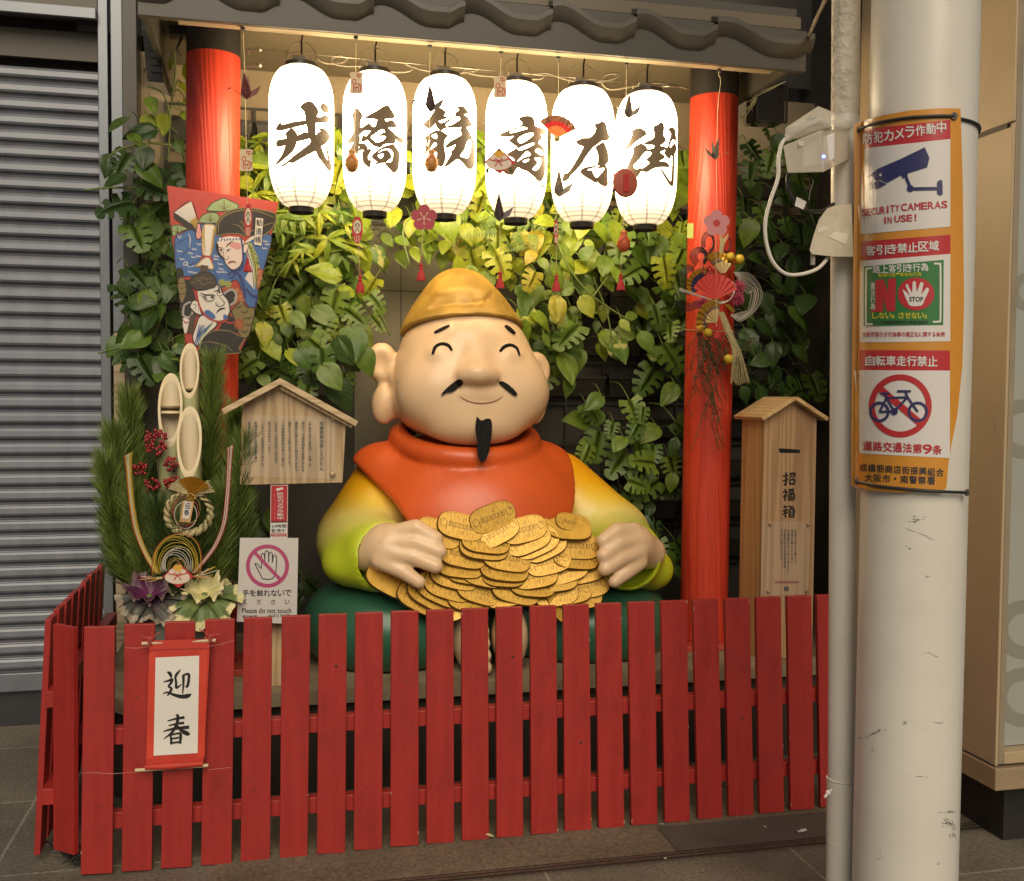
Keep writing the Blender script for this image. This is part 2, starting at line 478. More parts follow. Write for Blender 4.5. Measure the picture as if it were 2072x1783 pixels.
# ---- ground
def paving(name, c, tile, off, mortar=0.012, gc=(0.10, 0.09, 0.075), grain=0.35):
    m = bpy.data.materials.new(name); m.use_nodes = True; nt = m.node_tree; N = nt.nodes; L = nt.links; b = N['Principled BSDF']
    tc = N.new('ShaderNodeTexCoord'); mp = N.new('ShaderNodeMapping'); mp.inputs['Location'].default_value = (*off, 0)
    L.new(tc.outputs['Object'], mp.inputs[0])
    br = N.new('ShaderNodeTexBrick'); br.offset = 0.0; br.inputs['Scale'].default_value = 1.0
    br.inputs['Brick Width'].default_value = tile[0]; br.inputs['Row Height'].default_value = tile[1]; br.inputs['Mortar Size'].default_value = mortar / 2
    br.inputs['Mortar Smooth'].default_value = 0.4
    br.inputs['Color1'].default_value = (*[x * 0.92 for x in c], 1); br.inputs['Color2'].default_value = (*[x * 1.08 for x in c], 1)
    br.inputs['Mortar'].default_value = (*gc, 1)
    L.new(mp.outputs[0], br.inputs['Vector'])
    n1 = N.new('ShaderNodeTexNoise'); n1.inputs['Scale'].default_value = 75; n1.inputs['Detail'].default_value = 6
    n2 = N.new('ShaderNodeTexNoise'); n2.inputs['Scale'].default_value = 2.6; n2.inputs['Detail'].default_value = 7
    for n in (n1, n2): L.new(tc.outputs['Object'], n.inputs['Vector'])
    r1 = N.new('ShaderNodeMapRange'); r1.inputs['From Min'].default_value = 0.3; r1.inputs['From Max'].default_value = 0.7; r1.inputs['To Min'].default_value = 1 - grain; r1.inputs['To Max'].default_value = 1 + grain
    r2 = N.new('ShaderNodeMapRange'); r2.inputs['From Min'].default_value = 0.3; r2.inputs['From Max'].default_value = 0.7; r2.inputs['To Min'].default_value = 0.72; r2.inputs['To Max'].default_value = 1.25
    L.new(n1.outputs['Fac'], r1.inputs[0]); L.new(n2.outputs['Fac'], r2.inputs[0])
    mu = N.new('ShaderNodeMath'); mu.operation = 'MULTIPLY'; L.new(r1.outputs[0], mu.inputs[0]); L.new(r2.outputs[0], mu.inputs[1])
    vm = N.new('ShaderNodeVectorMath'); vm.operation = 'SCALE'; L.new(br.outputs['Color'], vm.inputs[0]); L.new(mu.outputs[0], vm.inputs['Scale'])
    L.new(vm.outputs[0], b.inputs['Base Color'])
    b.inputs['Roughness'].default_value = 0.62
    bp = N.new('ShaderNodeBump'); bp.inputs['Strength'].default_value = 0.25; bp.inputs['Distance'].default_value = 0.004
    L.new(n1.outputs['Fac'], bp.inputs['Height']); L.new(bp.outputs[0], b.inputs['Normal'])
    return m
g = MB(); g.face([(-40, -40, 0), (40, -40, 0), (40, 40, 0), (-40, 40, 0)])
tag(g.build('ground', paving('paving', (0.135, 0.118, 0.09), (0.9, 0.66), (0.02, 0.33), gc=(0.24, 0.22, 0.18))), kind='structure')
YD = 3.29
g = MB(); g.face([(-0.2, YD, 0.004), (6, YD, 0.004), (6, YD + 0.42, 0.004), (-0.2, YD + 0.42, 0.004)])
tag(g.build('pavement_strip', paving('strip_stone', (0.15, 0.122, 0.082), (9, 9), (3, 0.2))), kind='structure')
g = MB()
a, b_ = PZ(1306, 1672, 0.0), PZ(1345, 1693, 0.0)
g.face([(1.375, YD + 0.03, 0.008), (2.25, YD + 0.03, 0.008), (2.25, YD + 0.235, 0.008), (1.375, YD + 0.235, 0.008)])
tag(g.build('pavement_slab', paving('slab_stone', (0.085, 0.08, 0.062), (9, 9), (3, 0.2), grain=0.12)), kind='structure')
g = MB()
for y0, w in ((YD - 0.004, 0.008), (YD + 0.016, 0.006), (YD - 0.03, 0.01)):
    g.face([(-0.6, y0, 0.0125), (6, y0, 0.0125), (6, y0 + w, 0.0125), (-0.6, y0 + w, 0.0125)])
tag(g.build('pavement_drain', flat('drain_black', (0.012, 0.011, 0.01), 0.5)), kind='structure')

# ---- back wall, side walls
plaster = mat('plaster', (0.25, 0.195, 0.12), 0.7, var=0.08, scale=3, bump=0.15, bscale=40, dirt=(0.15, 0.11, 0.07), dirt_amt=0.45)
darkwall = mat('dark_panel', (0.055, 0.048, 0.038), 0.55, var=0.25, scale=2.5, bump=0.1, bscale=30)
greywall = mat('grey_panel', (0.20, 0.18, 0.135), 0.6, var=0.12, scale=2.5, bump=0.05, bscale=30)
uppwall = mat('upper_cladding', (0.05, 0.046, 0.04), 0.5, var=0.2, scale=2)
w = empty('back_wall', (1.0, YW, 0), 'dark panelled back wall behind the statue with a plaster band below the canopy', 'wall')
g = MB(); g.box((1.4, YW + 0.15, 1.30), (4.2, 0.3, 2.6)); g.build('lower_panel', darkwall, w)
g = MB(); g.box((1.4, YW + 0.153, 2.905), (4.2, 0.3, 0.61)); g.build('plaster_band', plaster, w)
g = MB(); g.box((0.70, YW - 0.004, 1.72), (0.62, 0.012, 1.5)); g.build('grey_panel', greywall, w)
g = MB(); g.box((0.62, YW - 0.0105, 1.72), (0.004, 0.003, 1.5)); g.box((0.70, YW - 0.0105, 2.12), (0.62, 0.003, 0.004)); g.build('panel_joint', flat('joint', (0.02, 0.018, 0.015)), w)
g = MB(); g.box((1.4, YW + 0.20, 5.3), (4.6, 0.3, 4.0)); tag(g.build('upper_wall', uppwall), 'dark cladding of the building above the tiled canopy', 'wall')
g = MB(); g.box((2.95, 4.62, 2.6), (0.12, 1.5, 5.2)); tag(g.build('side_wall', darkwall), 'dark side wall between the donation box and the white pole', 'wall')

g = MB(); g.box((-2.7, 5.50, 3.2), (4.6, 0.2, 6.4)); tag(g.build('neighbour_wall', uppwall), 'dark wall of the neighbouring shop behind and above the roller shutter', 'wall')
# ---- platform
stone = mat('platform_stone', (0.27, 0.21, 0.13), 0.7, var=0.25, scale=7, bump=0.3, bscale=45, dirt=(0.10, 0.075, 0.05), dirt_amt=0.7, dirt_scale=5)
p = empty('statue_platform', (1.0, 4.6, 0), 'low stone topped platform behind the red picket fence carrying the statue', 'platform')
yf = 4.12
out = [(-0.70, 4.30), (-0.56, yf), (2.88, yf), (2.88, YW), (-0.70, YW)]
g = MB(); g.prism([(x, y) for x, y in out], lambda u, v, o: (u, v, ZP + o), 0.055); g.build('top_slab', stone, p, bevel=0.006)
out2 = [(-0.66, 4.32), (-0.53, yf + 0.03), (2.86, yf + 0.03), (2.86, YW - 0.01), (-0.66, YW - 0.01)]
g = MB(); g.prism(out2, lambda u, v, o: (u, v, ZP - 0.055 + o), ZP - 0.057); g.build('base', mat('platform_base', (0.035, 0.028, 0.02), 0.7, var=0.3, scale=5), p)

# ---- roller shutter on the left
steel = mat('shutter_steel', (0.165, 0.178, 0.208), 0.38, metal=0.3, var=0.14, scale=3, stretch=(4, 1, 1), dirt=(0.2, 0.19, 0.18), dirt_scale=7, dirt_amt=0.35)
steel2 = mat('pillar_steel', (0.20, 0.215, 0.235), 0.34, metal=0.6, var=0.10, scale=2, stretch=(1, 1, 0.3))
YS = 5.28
xg = PY(212, 900, YS).x
s = empty('roller_shutter', (-1.6, YS, 0), 'closed grey corrugated metal roller shutter left of the red pillar', 'shutter')
z0 = PY(100, 1356, YS).z; z1 = PY(100, 118, YS).z
prof = []; pitch = 0.0735; n = int((z1 - z0) / pitch)
for k in range(n):
    zb = z0 + k * pitch
    for dz, dy in ((0.0, 0.0), (0.008, 0.010), (0.013, 0.009), (0.016, -0.010), (0.026, -0.015), (0.050, -0.013), (0.060, -0.007), (0.063, 0.002), (0.066, 0.004)):
        prof.append((zb + dz, YS + dy))
g = MB(); x0, x1 = -3.2, xg
for (za, ya), (zb, yb) in zip(prof, prof[1:]):
    g.face([(x0, ya, za), (x1, ya, za), (x1, yb, zb), (x0, yb, zb)])
g.build('curtain', steel, s, smooth=False)
g = MB(); g.box(((x0 + x1) / 2, YS - 0.005, z0 - 0.045), (x1 - x0, 0.05, 0.088)); g.build('bottom_bar', steel, s, bevel=0.004)
g = MB(); g.box(((x0 + x1) / 2, YS + 0.03, (z0 - 0.09) / 2), (x1 - x0, 0.05, z0 - 0.092)); g.build('kick_plate', mat('kick_plate', (0.03, 0.032, 0.036), 0.35, var=0.1), s)
zt = PY(100, 78, YS).z
g = MB(); g.box(((x0 + x1) / 2, YS + 0.02, (zt + z1) / 2 + 0.02), (x1 - x0, 0.03, zt - z1 + 0.04)); g.build('slot_lining', mat('slot_brown', (0.10, 0.085, 0.065), 0.5), s)
g = MB(); g.box(((x0 + x1) / 2, YS - 0.03, zt + 0.31), (x1 - x0, 0.14, 0.42)); g.build('head_box', mat('headbox', (0.14, 0.125, 0.10), 0.5, var=0.08), s)
zl = PY(150, 28, YS - 0.1).z
g = MB(); g.box(((x0 + x1) / 2, YS - 0.115, zl), (x1 - x0, 0.03, 0.05)); g.build('head_trim', steel2, s, bevel=0.003)
xg2 = PY(226, 900, YS - 0.09).x
g = MB(); g.box(((xg + xg2) / 2, YS - 0.03, 1.9), (xg2 - xg, 0.12, 3.8)); g.build('guide_rail', steel2, s, bevel=0.003)

# ---- steel clad pillar and dark post beside it
xa, xb, xc = PY(227, 500, 5.14).x, PY(254, 500, 5.14).x, PY(281, 500, 5.14).x
pl = empty('door_pillar', ((xa + xb) / 2, 5.2, 0), 'narrow pillar with brushed steel above and pale wood grain below beside the shutter', 'pillar')
zm = PY(240, 672, 5.14).z
g = MB(); g.box(((xa + xb) / 2, 5.22, (zm + 4.2) / 2), (xb - xa - 0.002, 0.16, 4.2 - zm)); g.build('steel_cladding', steel2, pl, bevel=0.003)
g = MB(); g.box(((xa + xb) / 2, 5.222, zm / 2), (xb - xa - 0.002, 0.16, zm - 0.004)); g.build('wood_cladding', wood('pillar_wood', (0.30, 0.22, 0.13), (0.46, 0.36, 0.23), 'X', scale=9), pl)
g = MB(); g.box(((xb + xc) / 2 + 0.004, 5.17, 2.1), (xc - xb + 0.008, 0.2, 4.2)); tag(g.build('dark_post', mat('dark_post', (0.05, 0.043, 0.033), 0.35, var=0.2), bevel=0.004), 'dark brown post between the steel pillar and the climbing plants', 'post')
del g

# ---- tiled canopy roof
tile_m = mat('roof_tile', (0.098, 0.087, 0.070), 0.38, var=0.15, scale=4, bump=0.08, bscale=50)
fas_m = mat('fascia_paint', (0.075, 0.067, 0.054), 0.42, var=0.08, scale=3)
sof_m = mat('soffit_board', (0.145, 0.118, 0.076), 0.5, var=0.06, scale=3)
YE = 4.02; ZE = 1.6 + 1.435 * YE / 4.20; XL, XR = PY(278, 40, YE).x, PY(1631, 143, YE).x
rf = empty('canopy_roof', ((XL + XR) / 2, 4.6, 3.0), 'dark tiled canopy roof over the row of paper lanterns', 'roof')
g = MB(); g.box(((XL + XR) / 2, YE + 0.016, ZE + 0.085), (XR - XL, 0.032, 0.17)); g.build('fascia', fas_m, rf, bevel=0.003)
g = MB(); g.box(((XL + XR) / 2 - 0.001, YE + 0.04, ZE + 0.004), (XR - XL - 0.28, 0.045, 0.01)); g.build('fascia_strip', mat('strip', (0.28, 0.22, 0.14), 0.5), rf)
g = MB(); g.box(((XL + XR) / 2, (YE + 0.033 + YW) / 2, 3.185), (XR - XL - 0.02, YW - YE - 0.034, 0.05)); g.build('soffit', sof_m, rf)
g = MB(); g.box((XR - 0.012, (YE + YW) / 2 + 0.02, ZE + 0.1), (0.024, YW - YE - 0.05, 0.13)); g.box((XL + 0.012, (YE + YW) / 2 + 0.02, ZE + 0.1), (0.024, YW - YE - 0.05, 0.13)); g.build('end_board', fas_m, rf)
PT = 0.350; xn = PY(1452, 60, YE - .03).x
def tileh(t):
    if t < 0.10: return 0.9 + 0.1 * sin(t / 0.10 * pi / 2)
    if t < 0.62: return 0.5 + 0.5 * cos((t - 0.10) / 0.52 * pi)
    if t < 0.80: return 0.0
    return 0.45 * (0.5 - 0.5 * cos((t - 0.80) / 0.20 * pi))
j0 = int((XL - xn) / PT) - 1
for row, (ya, yb, lift) in enumerate(((YE - .035, YE + .33, 0.0), (YE + .29, YE + .85, 0.022))):
    for j in range(j0, 1):
        xx = xn + j * PT
        g = MB(); NT, NS = 26, 3
        xr = PT if j < 0 else XR - xx + 0.02
        def P3(i, k, drop=0.0):
            t = i / NT; y = ya + (yb - ya) * k / NS
            return (max(XL - 0.02, min(xx + t * xr, XR + 0.02)), y, ZE + .108 + lift + (y - YE + .06) * 0.40 + 0.068 * tileh(t) - drop)
        for i in range(NT):
            for k in range(NS):
                g.face([P3(i, k), P3(i + 1, k), P3(i + 1, k + 1), P3(i, k + 1)])
                g.face([P3(i, k, .02), P3(i, k + 1, .02), P3(i + 1, k + 1, .02), P3(i + 1, k, .02)])
            g.face([P3(i, 0, .02), P3(i + 1, 0, .02), P3(i + 1, 0), P3(i, 0)])
            # rolled front lip under the tile, down to the fascia
            if row == 0:
                a, c = P3(i, 0, .02), P3(i + 1, 0, .02)
                g.face([(a[0], a[1] + 0.012, a[2] - 0.03), (c[0], c[1] + 0.012, c[2] - 0.03), c, a])
                g.face([(a[0], YE - 0.002, a[2] - 0.05), (c[0], YE - 0.002, c[2] - 0.05), (c[0], c[1] + 0.012, c[2] - 0.03), (a[0], a[1] + 0.012, a[2] - 0.03)])
        for i in (0, NT):
            g.face([P3(i, 0), P3(i, NS), P3(i, NS, .02), P3(i, 0, .02)])
        g.build('roof_tile', tile_m, rf, smooth='auto', weld=True)
# dark filler behind the lips so that no gap shows between tiles and fascia
g = MB(); g.box(((XL + XR) / 2, YE + 0.06, ZE + 0.20), (XR - XL - 0.06, 0.05, 0.14)); g.build('eave_filler', fas_m, rf)

# ---- two red pillars
red_wood = wood('pillar_red', (0.46, 0.036, 0.016), (0.56, 0.05, 0.022), 'Z', rough=0.42, scale=16, bump=0.22)
blk = mat('black_collar', (0.02, 0.018, 0.016), 0.45, var=0.2)
YC = 4.56
def pillar(xt, yt, xb, yb, r, label):
    t = PY(xt, yt, YC); b = PY(xb, yb, YC)
    d = Vector((t.x - b.x, 0, t.z - b.z)); k = d.x / d.z
    o = empty('red_pillar', (b.x, YC, ZP), label, 'pillar', 'red pillars carrying the canopy')
    X = lambda z: t.x + (z - t.z) * k
    g = MB(); g.tube([(X(z), YC, z) for z in (ZP + 0.03, 1.2, 2.0, t.z)], r, 40); g.build('shaft', red_wood, o, smooth='auto')
    g = MB(); g.tube([(X(z), YC, z) for z in (t.z + 0.001, 3.158)], r * 1.0, 40); g.build('collar', blk, o, smooth='auto')
    g = MB(); g.box((X(ZP), YC, ZP + 0.014), (r * 2.9, r * 2.9, 0.026)); g.build('base_plate', mat('plate_red', (0.45, 0.05, 0.03), 0.5, dirt=(0.2, 0.12, 0.08), dirt_scale=12), o, bevel=0.003)
    return o, X
pilL, XPL = pillar(432, 116, 426, 1220, 0.110, 'red round wooden pillar beside the shutter, behind the painted paddle')
pilR, XPR = pillar(1445, 201, 1423, 1290, 0.1125, 'red round wooden pillar hung with a new year ornament, beside the donation box')
# tape and brackets
g = Print(lambda x, y, o: PLATHE(x, y, XPR(2.2), YC, lambda z: 0.1145 + o), (8, None))
g.rect(1390, 452, 1403, 482, flat('tape_green', (0.42, 0.50, 0.16), 0.5)); g.build('tape', pilR)

# ---- shop front on the right
clad = mat('shop_cladding', (0.42, 0.32, 0.19), 0.5, var=0.07, scale=2.5, dirt=(0.35, 0.27, 0.18), dirt_amt=0.4)
XB = 2.47
c0 = PX(2014, 1551, XB); ybk = 3.26
yc = c0.y
b = empty('shop_front', (XB + 0.5, yc, 0), 'beige clad shop front corner with a frosted window to the right of the white pole', 'building')
zg = PX(2014, 263, XB).z; z0b = c0.z
g = MB(); g.box((XB + 0.006, (yc + ybk + 0.8) / 2, (z0b + zg) / 2 - 0.004), (0.012, ybk + 0.8 - yc, zg - z0b - 0.008)); g.box((XB + 0.006, (yc + ybk + 0.8) / 2, (5 + zg) / 2 + 0.004), (0.012, ybk + 0.8 - yc, 5 - zg - 0.008)); g.build('wall_panel', clad, b, bevel=0.004)
g = MB(); g.box((XB + 0.014, (yc + ybk + 0.8) / 2 + .03, (z0b + 5) / 2), (0.02, ybk + 0.8 - yc - 0.01, 5 - z0b - 0.02)); g.build('joint_backing', flat('joint_dark', (0.05, 0.04, 0.03)), b)
zl0 = PX(2014, 1600, XB).z
g = MB(); g.box((XB + 0.75, (yc + ybk + 0.8) / 2 - 0.004, (zl0 + z0b) / 2 - 0.004), (1.508, ybk + 0.8 - yc + 0.008, z0b - zl0 - 0.006)); g.build('base_ledge', mat('ledge', (0.30, 0.22, 0.13), 0.5, var=0.1), b, bevel=0.004)
g = MB(); g.box((XB + 0.85, (yc + ybk) / 2 + 0.5, zl0 / 2 - 0.004), (1.5, ybk - yc + 0.85, zl0 - 0.008)); g.build('plinth', mat('plinth', (0.018, 0.016, 0.014), 0.45, var=0.3), b)
xf = XB + 0.0125
g = MB(); g.box((xf + 0.011, yc + 0.03, (z0b + 5) / 2), (0.022, 0.06, 5 - z0b - 0.01)); g.build('window_frame', mat('win_frame', (0.27, 0.22, 0.15), 0.4), b, bevel=0.003)
zs = PY(2050, 1510, yc + 0.04).z
g = MB(); g.box((xf + 0.523, yc + 0.055, (zs + 5) / 2), (1.0, 0.01, 5 - zs)); gl = g.build('window_glass', mat('frosted_glass', (0.33, 0.34, 0.30), 0.22, var=0.04, scale=2, coat=0.6), b)
g = MB(); g.box((xf + 0.523, yc + 0.03, (zs + z0b) / 2), (1.0, 0.06, zs - z0b - 0.008)); g.build('window_sill', clad, b, bevel=0.004)
rm = flat('ring_film', (0.24, 0.235, 0.19), 0.4)
for cy, ro, ri, cx in ((66, 44, 24, 2084), (590, 40, 22, 2084), (868, 60, 34, 2072), (1274, 60, 34, 2074), (1411, 60, 34, 2072)):
    pr = Print(lambda x, y, o: PY(x, y, yc + 0.0495 - o)); pr.ring(cx, cy, ro, ri, rm); pr.build('ring_decal', gl)

# ---- white utility pole and the pipe beside it
YP = 2.50
a = PY(1735, 900, YP); c = PY(1955, 900, YP)
XPO = (a.x + c.x) / 2 + 0.007; RPO = (c.x - a.x) / 2 * cos(atan2(XPO, YP))
white = mat('white_paint', (0.66, 0.625, 0.55), 0.32, var=0.035, scale=3, bump=0.05, bscale=14, dirt=(0.42, 0.38, 0.32), dirt_scale=4.5, dirt_amt=0.22, spec=0.5)
po = empty('utility_pole', (XPO, YP, 0), 'thick white painted utility pole carrying the orange warning banner', 'pole')
g = MB(); g.lathe([(RPO, 0.0), (RPO, 1.0), (RPO, 2.2), (RPO * 0.99, 4.6)], 64, Matrix.Translation((XPO, YP, 0))); g.build('shaft', white, po, smooth='auto')
scuff = flat('scuff', (0.17, 0.155, 0.13), 0.7)
PFR = lambda x, y, o: PLATHE(x, y, XPO, YP, lambda z: RPO + 0.0004 + o)
rs = random.Random(4)
def smear(x, y, w, h, ang, n):
    pr = Print(PFR, (10, None))
    for _ in range(n):
        u, v = rs.gauss(0, w), rs.gauss(0, h); L_ = rs.uniform(1, 5)
        cx, cy = x + u * cos(ang) - v * sin(ang), y + u * sin(ang) + v * cos(ang)
        pr.stroke([(cx - L_ * cos(ang), cy - L_ * sin(ang)), (cx, cy + rs.uniform(-.5, .5)), (cx + L_ * cos(ang), cy + L_ * sin(ang))], [0.3, rs.uniform(.5, 1.3), 0.2], scuff)
    pr.build('scuff_mark', po)
smear(1857, 1050, 9, 3, -0.1, 16); smear(1762, 1486, 14, 2.2, -0.35, 26); smear(1918, 1643, 9, 1.5, 0.0, 12); smear(1917, 1665, 7, 5, 0.5, 30)
smear(1928, 1690, 2, 3, 1.3, 6); smear(1830, 1463, 2, 1.5, 0, 5); smear(1902, 1463, 10, .6, 0, 6); smear(1860, 1571, 8, .6, 0.05, 6)
smear(1770, 1520, 4, 3, 0, 4); smear(1780, 1733, 1.5, 4, .3, 5); smear(1877, 1168, 2, 2, 0, 4); smear(1900, 1740, 1, 7, 0, 3); smear(1840, 1110, 3, 1, .4, 3); smear(1885, 1325, 6, 1, .3, 5)
pr = Print(PFR, (10, None))
for x, y in ((1832, 1068), (1855, 1076), (1870, 1084)): pr.stroke([(x, y), (x + 10, y + 5), (x + 22, y + 9)], [.3, .8, .3], scuff)
pr.build('scuff_mark', po)
t, bt = PY(1712, 0, 2.68), PY(1701, 1783, 2.68)
pk = (t.x - bt.x) / (t.z - bt.z); XPI = lambda z: bt.x + (z - bt.z) * pk
pp = empty('drain_pipe', (XPI(0), 2.68, 0), 'slim white painted pipe running up beside the thick white pole', 'pipe')
g = MB(); g.tube([(XPI(z), 2.68, z) for z in (0, 1, 2, 3, 4.5)], 0.0385, 28); g.build('tube', white, pp, smooth='auto')
rp = mat('rough_white', (0.55, 0.50, 0.40), 0.7, var=0.12, scale=9, bump=0.8, bscale=60, dirt=(0.25, 0.2, 0.12), dirt_scale=22, dirt_amt=0.7)
zr = PY(1712, 235, 2.68).z
g = MB(); g.tube([(XPI(z), 2.68, z) for z in (zr, zr + .5, 4.5)], 0.0392, 28); g.build('rough_coating', rp, pp, smooth='auto')
for y in (1575, 1700):
    g = MB(); z = PY(1700, y, 2.68).z; g.tube([(XPI(z) + 0.0405 * cos(q), 2.68 + 0.0405 * sin(q), z) for q in np.linspace(0, 2 * pi, 24)[:-1]], 0.0022, 6, closed=True)
    g.build('joint_ring', mat('sealant', (0.72, 0.68, 0.6), 0.5), pp)
zb = PY(1700, 1577, 2.68).z
g = MB(); g.tube([(XPI(0), 2.68, 0.0), (XPI(zb), 2.68, zb)], 0.0418, 28); g.build('sleeve', white, pp, smooth='auto')
kx = PY(1676, 1604, 2.645)
g = MB(); g.ball(kx, 0.008); g.tube([kx, kx + Vector((-0.014, -0.004, -0.012))], 0.004, 6); g.tube([kx, kx + Vector((0.008, -0.006, 0.012))], 0.003, 6); g.build('string_knot', mat('string', (0.7, 0.66, 0.58), 0.7), pp, smooth=True)
# ================================================================== PAPER LANTERNS
YL = 4.20
def lantern_mat():
    m = bpy.data.materials.new('lantern_paper'); m.use_nodes = True; nt = m.node_tree; N = nt.nodes; L = nt.links
    b = N['Principled BSDF']; b.inputs['Base Color'].default_value = (0.8, 0.76, 0.68, 1); b.inputs['Roughness'].default_value = 0.8
    tc = N.new('ShaderNodeTexCoord'); sx = N.new('ShaderNodeSeparateXYZ'); L.new(tc.outputs['Object'], sx.inputs[0])
    at = N.new('ShaderNodeMath'); at.operation = 'ARCTAN2'; L.new(sx.outputs[1], at.inputs[0]); L.new(sx.outputs[0], at.inputs[1])
    def M(op, a, c, d=None):
        n = N.new('ShaderNodeMath'); n.operation = op
        for i, q in enumerate((a, c, d)):
            if q is None: continue
            if isinstance(q, (int, float)): n.inputs[i].default_value = q
            else: L.new(q, n.inputs[i])
        return n.outputs[0]
    # eight seams of doubled paper
    w = M('PINGPONG', M('ADD', at.outputs[0], 10.1), pi / 8)
    seam = M('GREATER_THAN', w, pi / 8 - 0.045)
    zz = M('FRACT', M('MULTIPLY', sx.outputs[2], 62.0), 0)
    hoop = M('GREATER_THAN', zz, 0.72)
    low = N.new('ShaderNodeMapRange'); low.inputs['From Min'].default_value = -0.16; low.inputs['From Max'].default_value = 0.04
    low.inputs['To Min'].default_value = 1.0; low.inputs['To Max'].default_value = 0.0; L.new(sx.outputs[2], low.inputs[0])
    seam_f = M('SUBTRACT', 1.0, M('MULTIPLY', seam, 0.62))
    hoop_f = M('SUBTRACT', 1.0, M('MULTIPLY', M('MULTIPLY', hoop, low.outputs[0]), 0.55))
    hgt = N.new('ShaderNodeMapRange'); hgt.inputs['From Min'].default_value = -0.25; hgt.inputs['From Max'].default_value = 0.0
    hgt.inputs['To Min'].default_value = 0.22; hgt.inputs['To Max'].default_value = 1.0; hgt.inputs['From Max'].default_value = 0.06; L.new(sx.outputs[2], hgt.inputs[0])
    hg2 = N.new('ShaderNodeMapRange'); hg2.inputs['From Min'].default_value = 0.27; hg2.inputs['From Max'].default_value = 0.15; hg2.inputs['To Min'].default_value = 0.12; hg2.inputs['To Max'].default_value = 1.0; L.new(sx.outputs[2], hg2.inputs[0])
    e = M('MULTIPLY', M('MULTIPLY', seam_f, hoop_f), M('MULTIPLY', M('MULTIPLY', M('POWER', hgt.outputs[0], 2.1), hg2.outputs[0]), LANTERN_POWER))
    b.inputs['Emission Color'].default_value = (1.0, 0.77, 0.46, 1)
    L.new(e, b.inputs['Emission Strength'])
    return m
paper_m = lantern_mat()
def ink_mat():
    m = bpy.data.materials.new('lantern_ink'); m.use_nodes = True; nt = m.node_tree; N = nt.nodes; L = nt.links
    b = N['Principled BSDF']; b.inputs['Base Color'].default_value = (0.05, 0.035, 0.02, 1); b.inputs['Roughness'].default_value = 0.7
    tc = N.new('ShaderNodeTexCoord'); n = N.new('ShaderNodeTexNoise'); n.inputs['Scale'].default_value = 130; n.inputs['Detail'].default_value = 3
    mp = N.new('ShaderNodeMapping'); mp.inputs['Scale'].default_value = (1, 1, 0.55); L.new(tc.outputs['Object'], mp.inputs[0]); L.new(mp.outputs[0], n.inputs['Vector'])
    r = N.new('ShaderNodeMapRange'); r.inputs['From Min'].default_value = 0.69; r.inputs['From Max'].default_value = 0.76; r.inputs['To Min'].default_value = 0.11; r.inputs['To Max'].default_value = 1.0
    L.new(n.outputs['Fac'], r.inputs[0]); L.new(r.outputs[0], b.inputs['Emission Strength'])
    b.inputs['Emission Color'].default_value = (0.85, 0.52, 0.22, 1)  # weak emission stands for lamp light showing through the ink
    return m
ink_m = ink_mat()
cap_m = mat('lantern_cap', (0.03, 0.025, 0.02), 0.3, var=0.1)
wire_m = mat('wire_steel', (0.55, 0.50, 0.42), 0.3, metal=0.9)
hook_m = mat('hook_black', (0.05, 0.045, 0.04), 0.35, metal=0.4)
LH, LR = 0.545, 0.1345
RT, RBm = 0.064, 0.050
def lr(z):        # body radius at height z about the lantern's middle
    t = min(1.0, abs(z) / (LH / 2)); e = RT if z > 0 else RBm
    k = max(0.0, (t - (.42 if z > 0 else .30)) / (.58 if z > 0 else .70))
    return e + (LR - e) * max(0.0, 1 - k ** (2.4 if z > 0 else 2.3)) ** .58
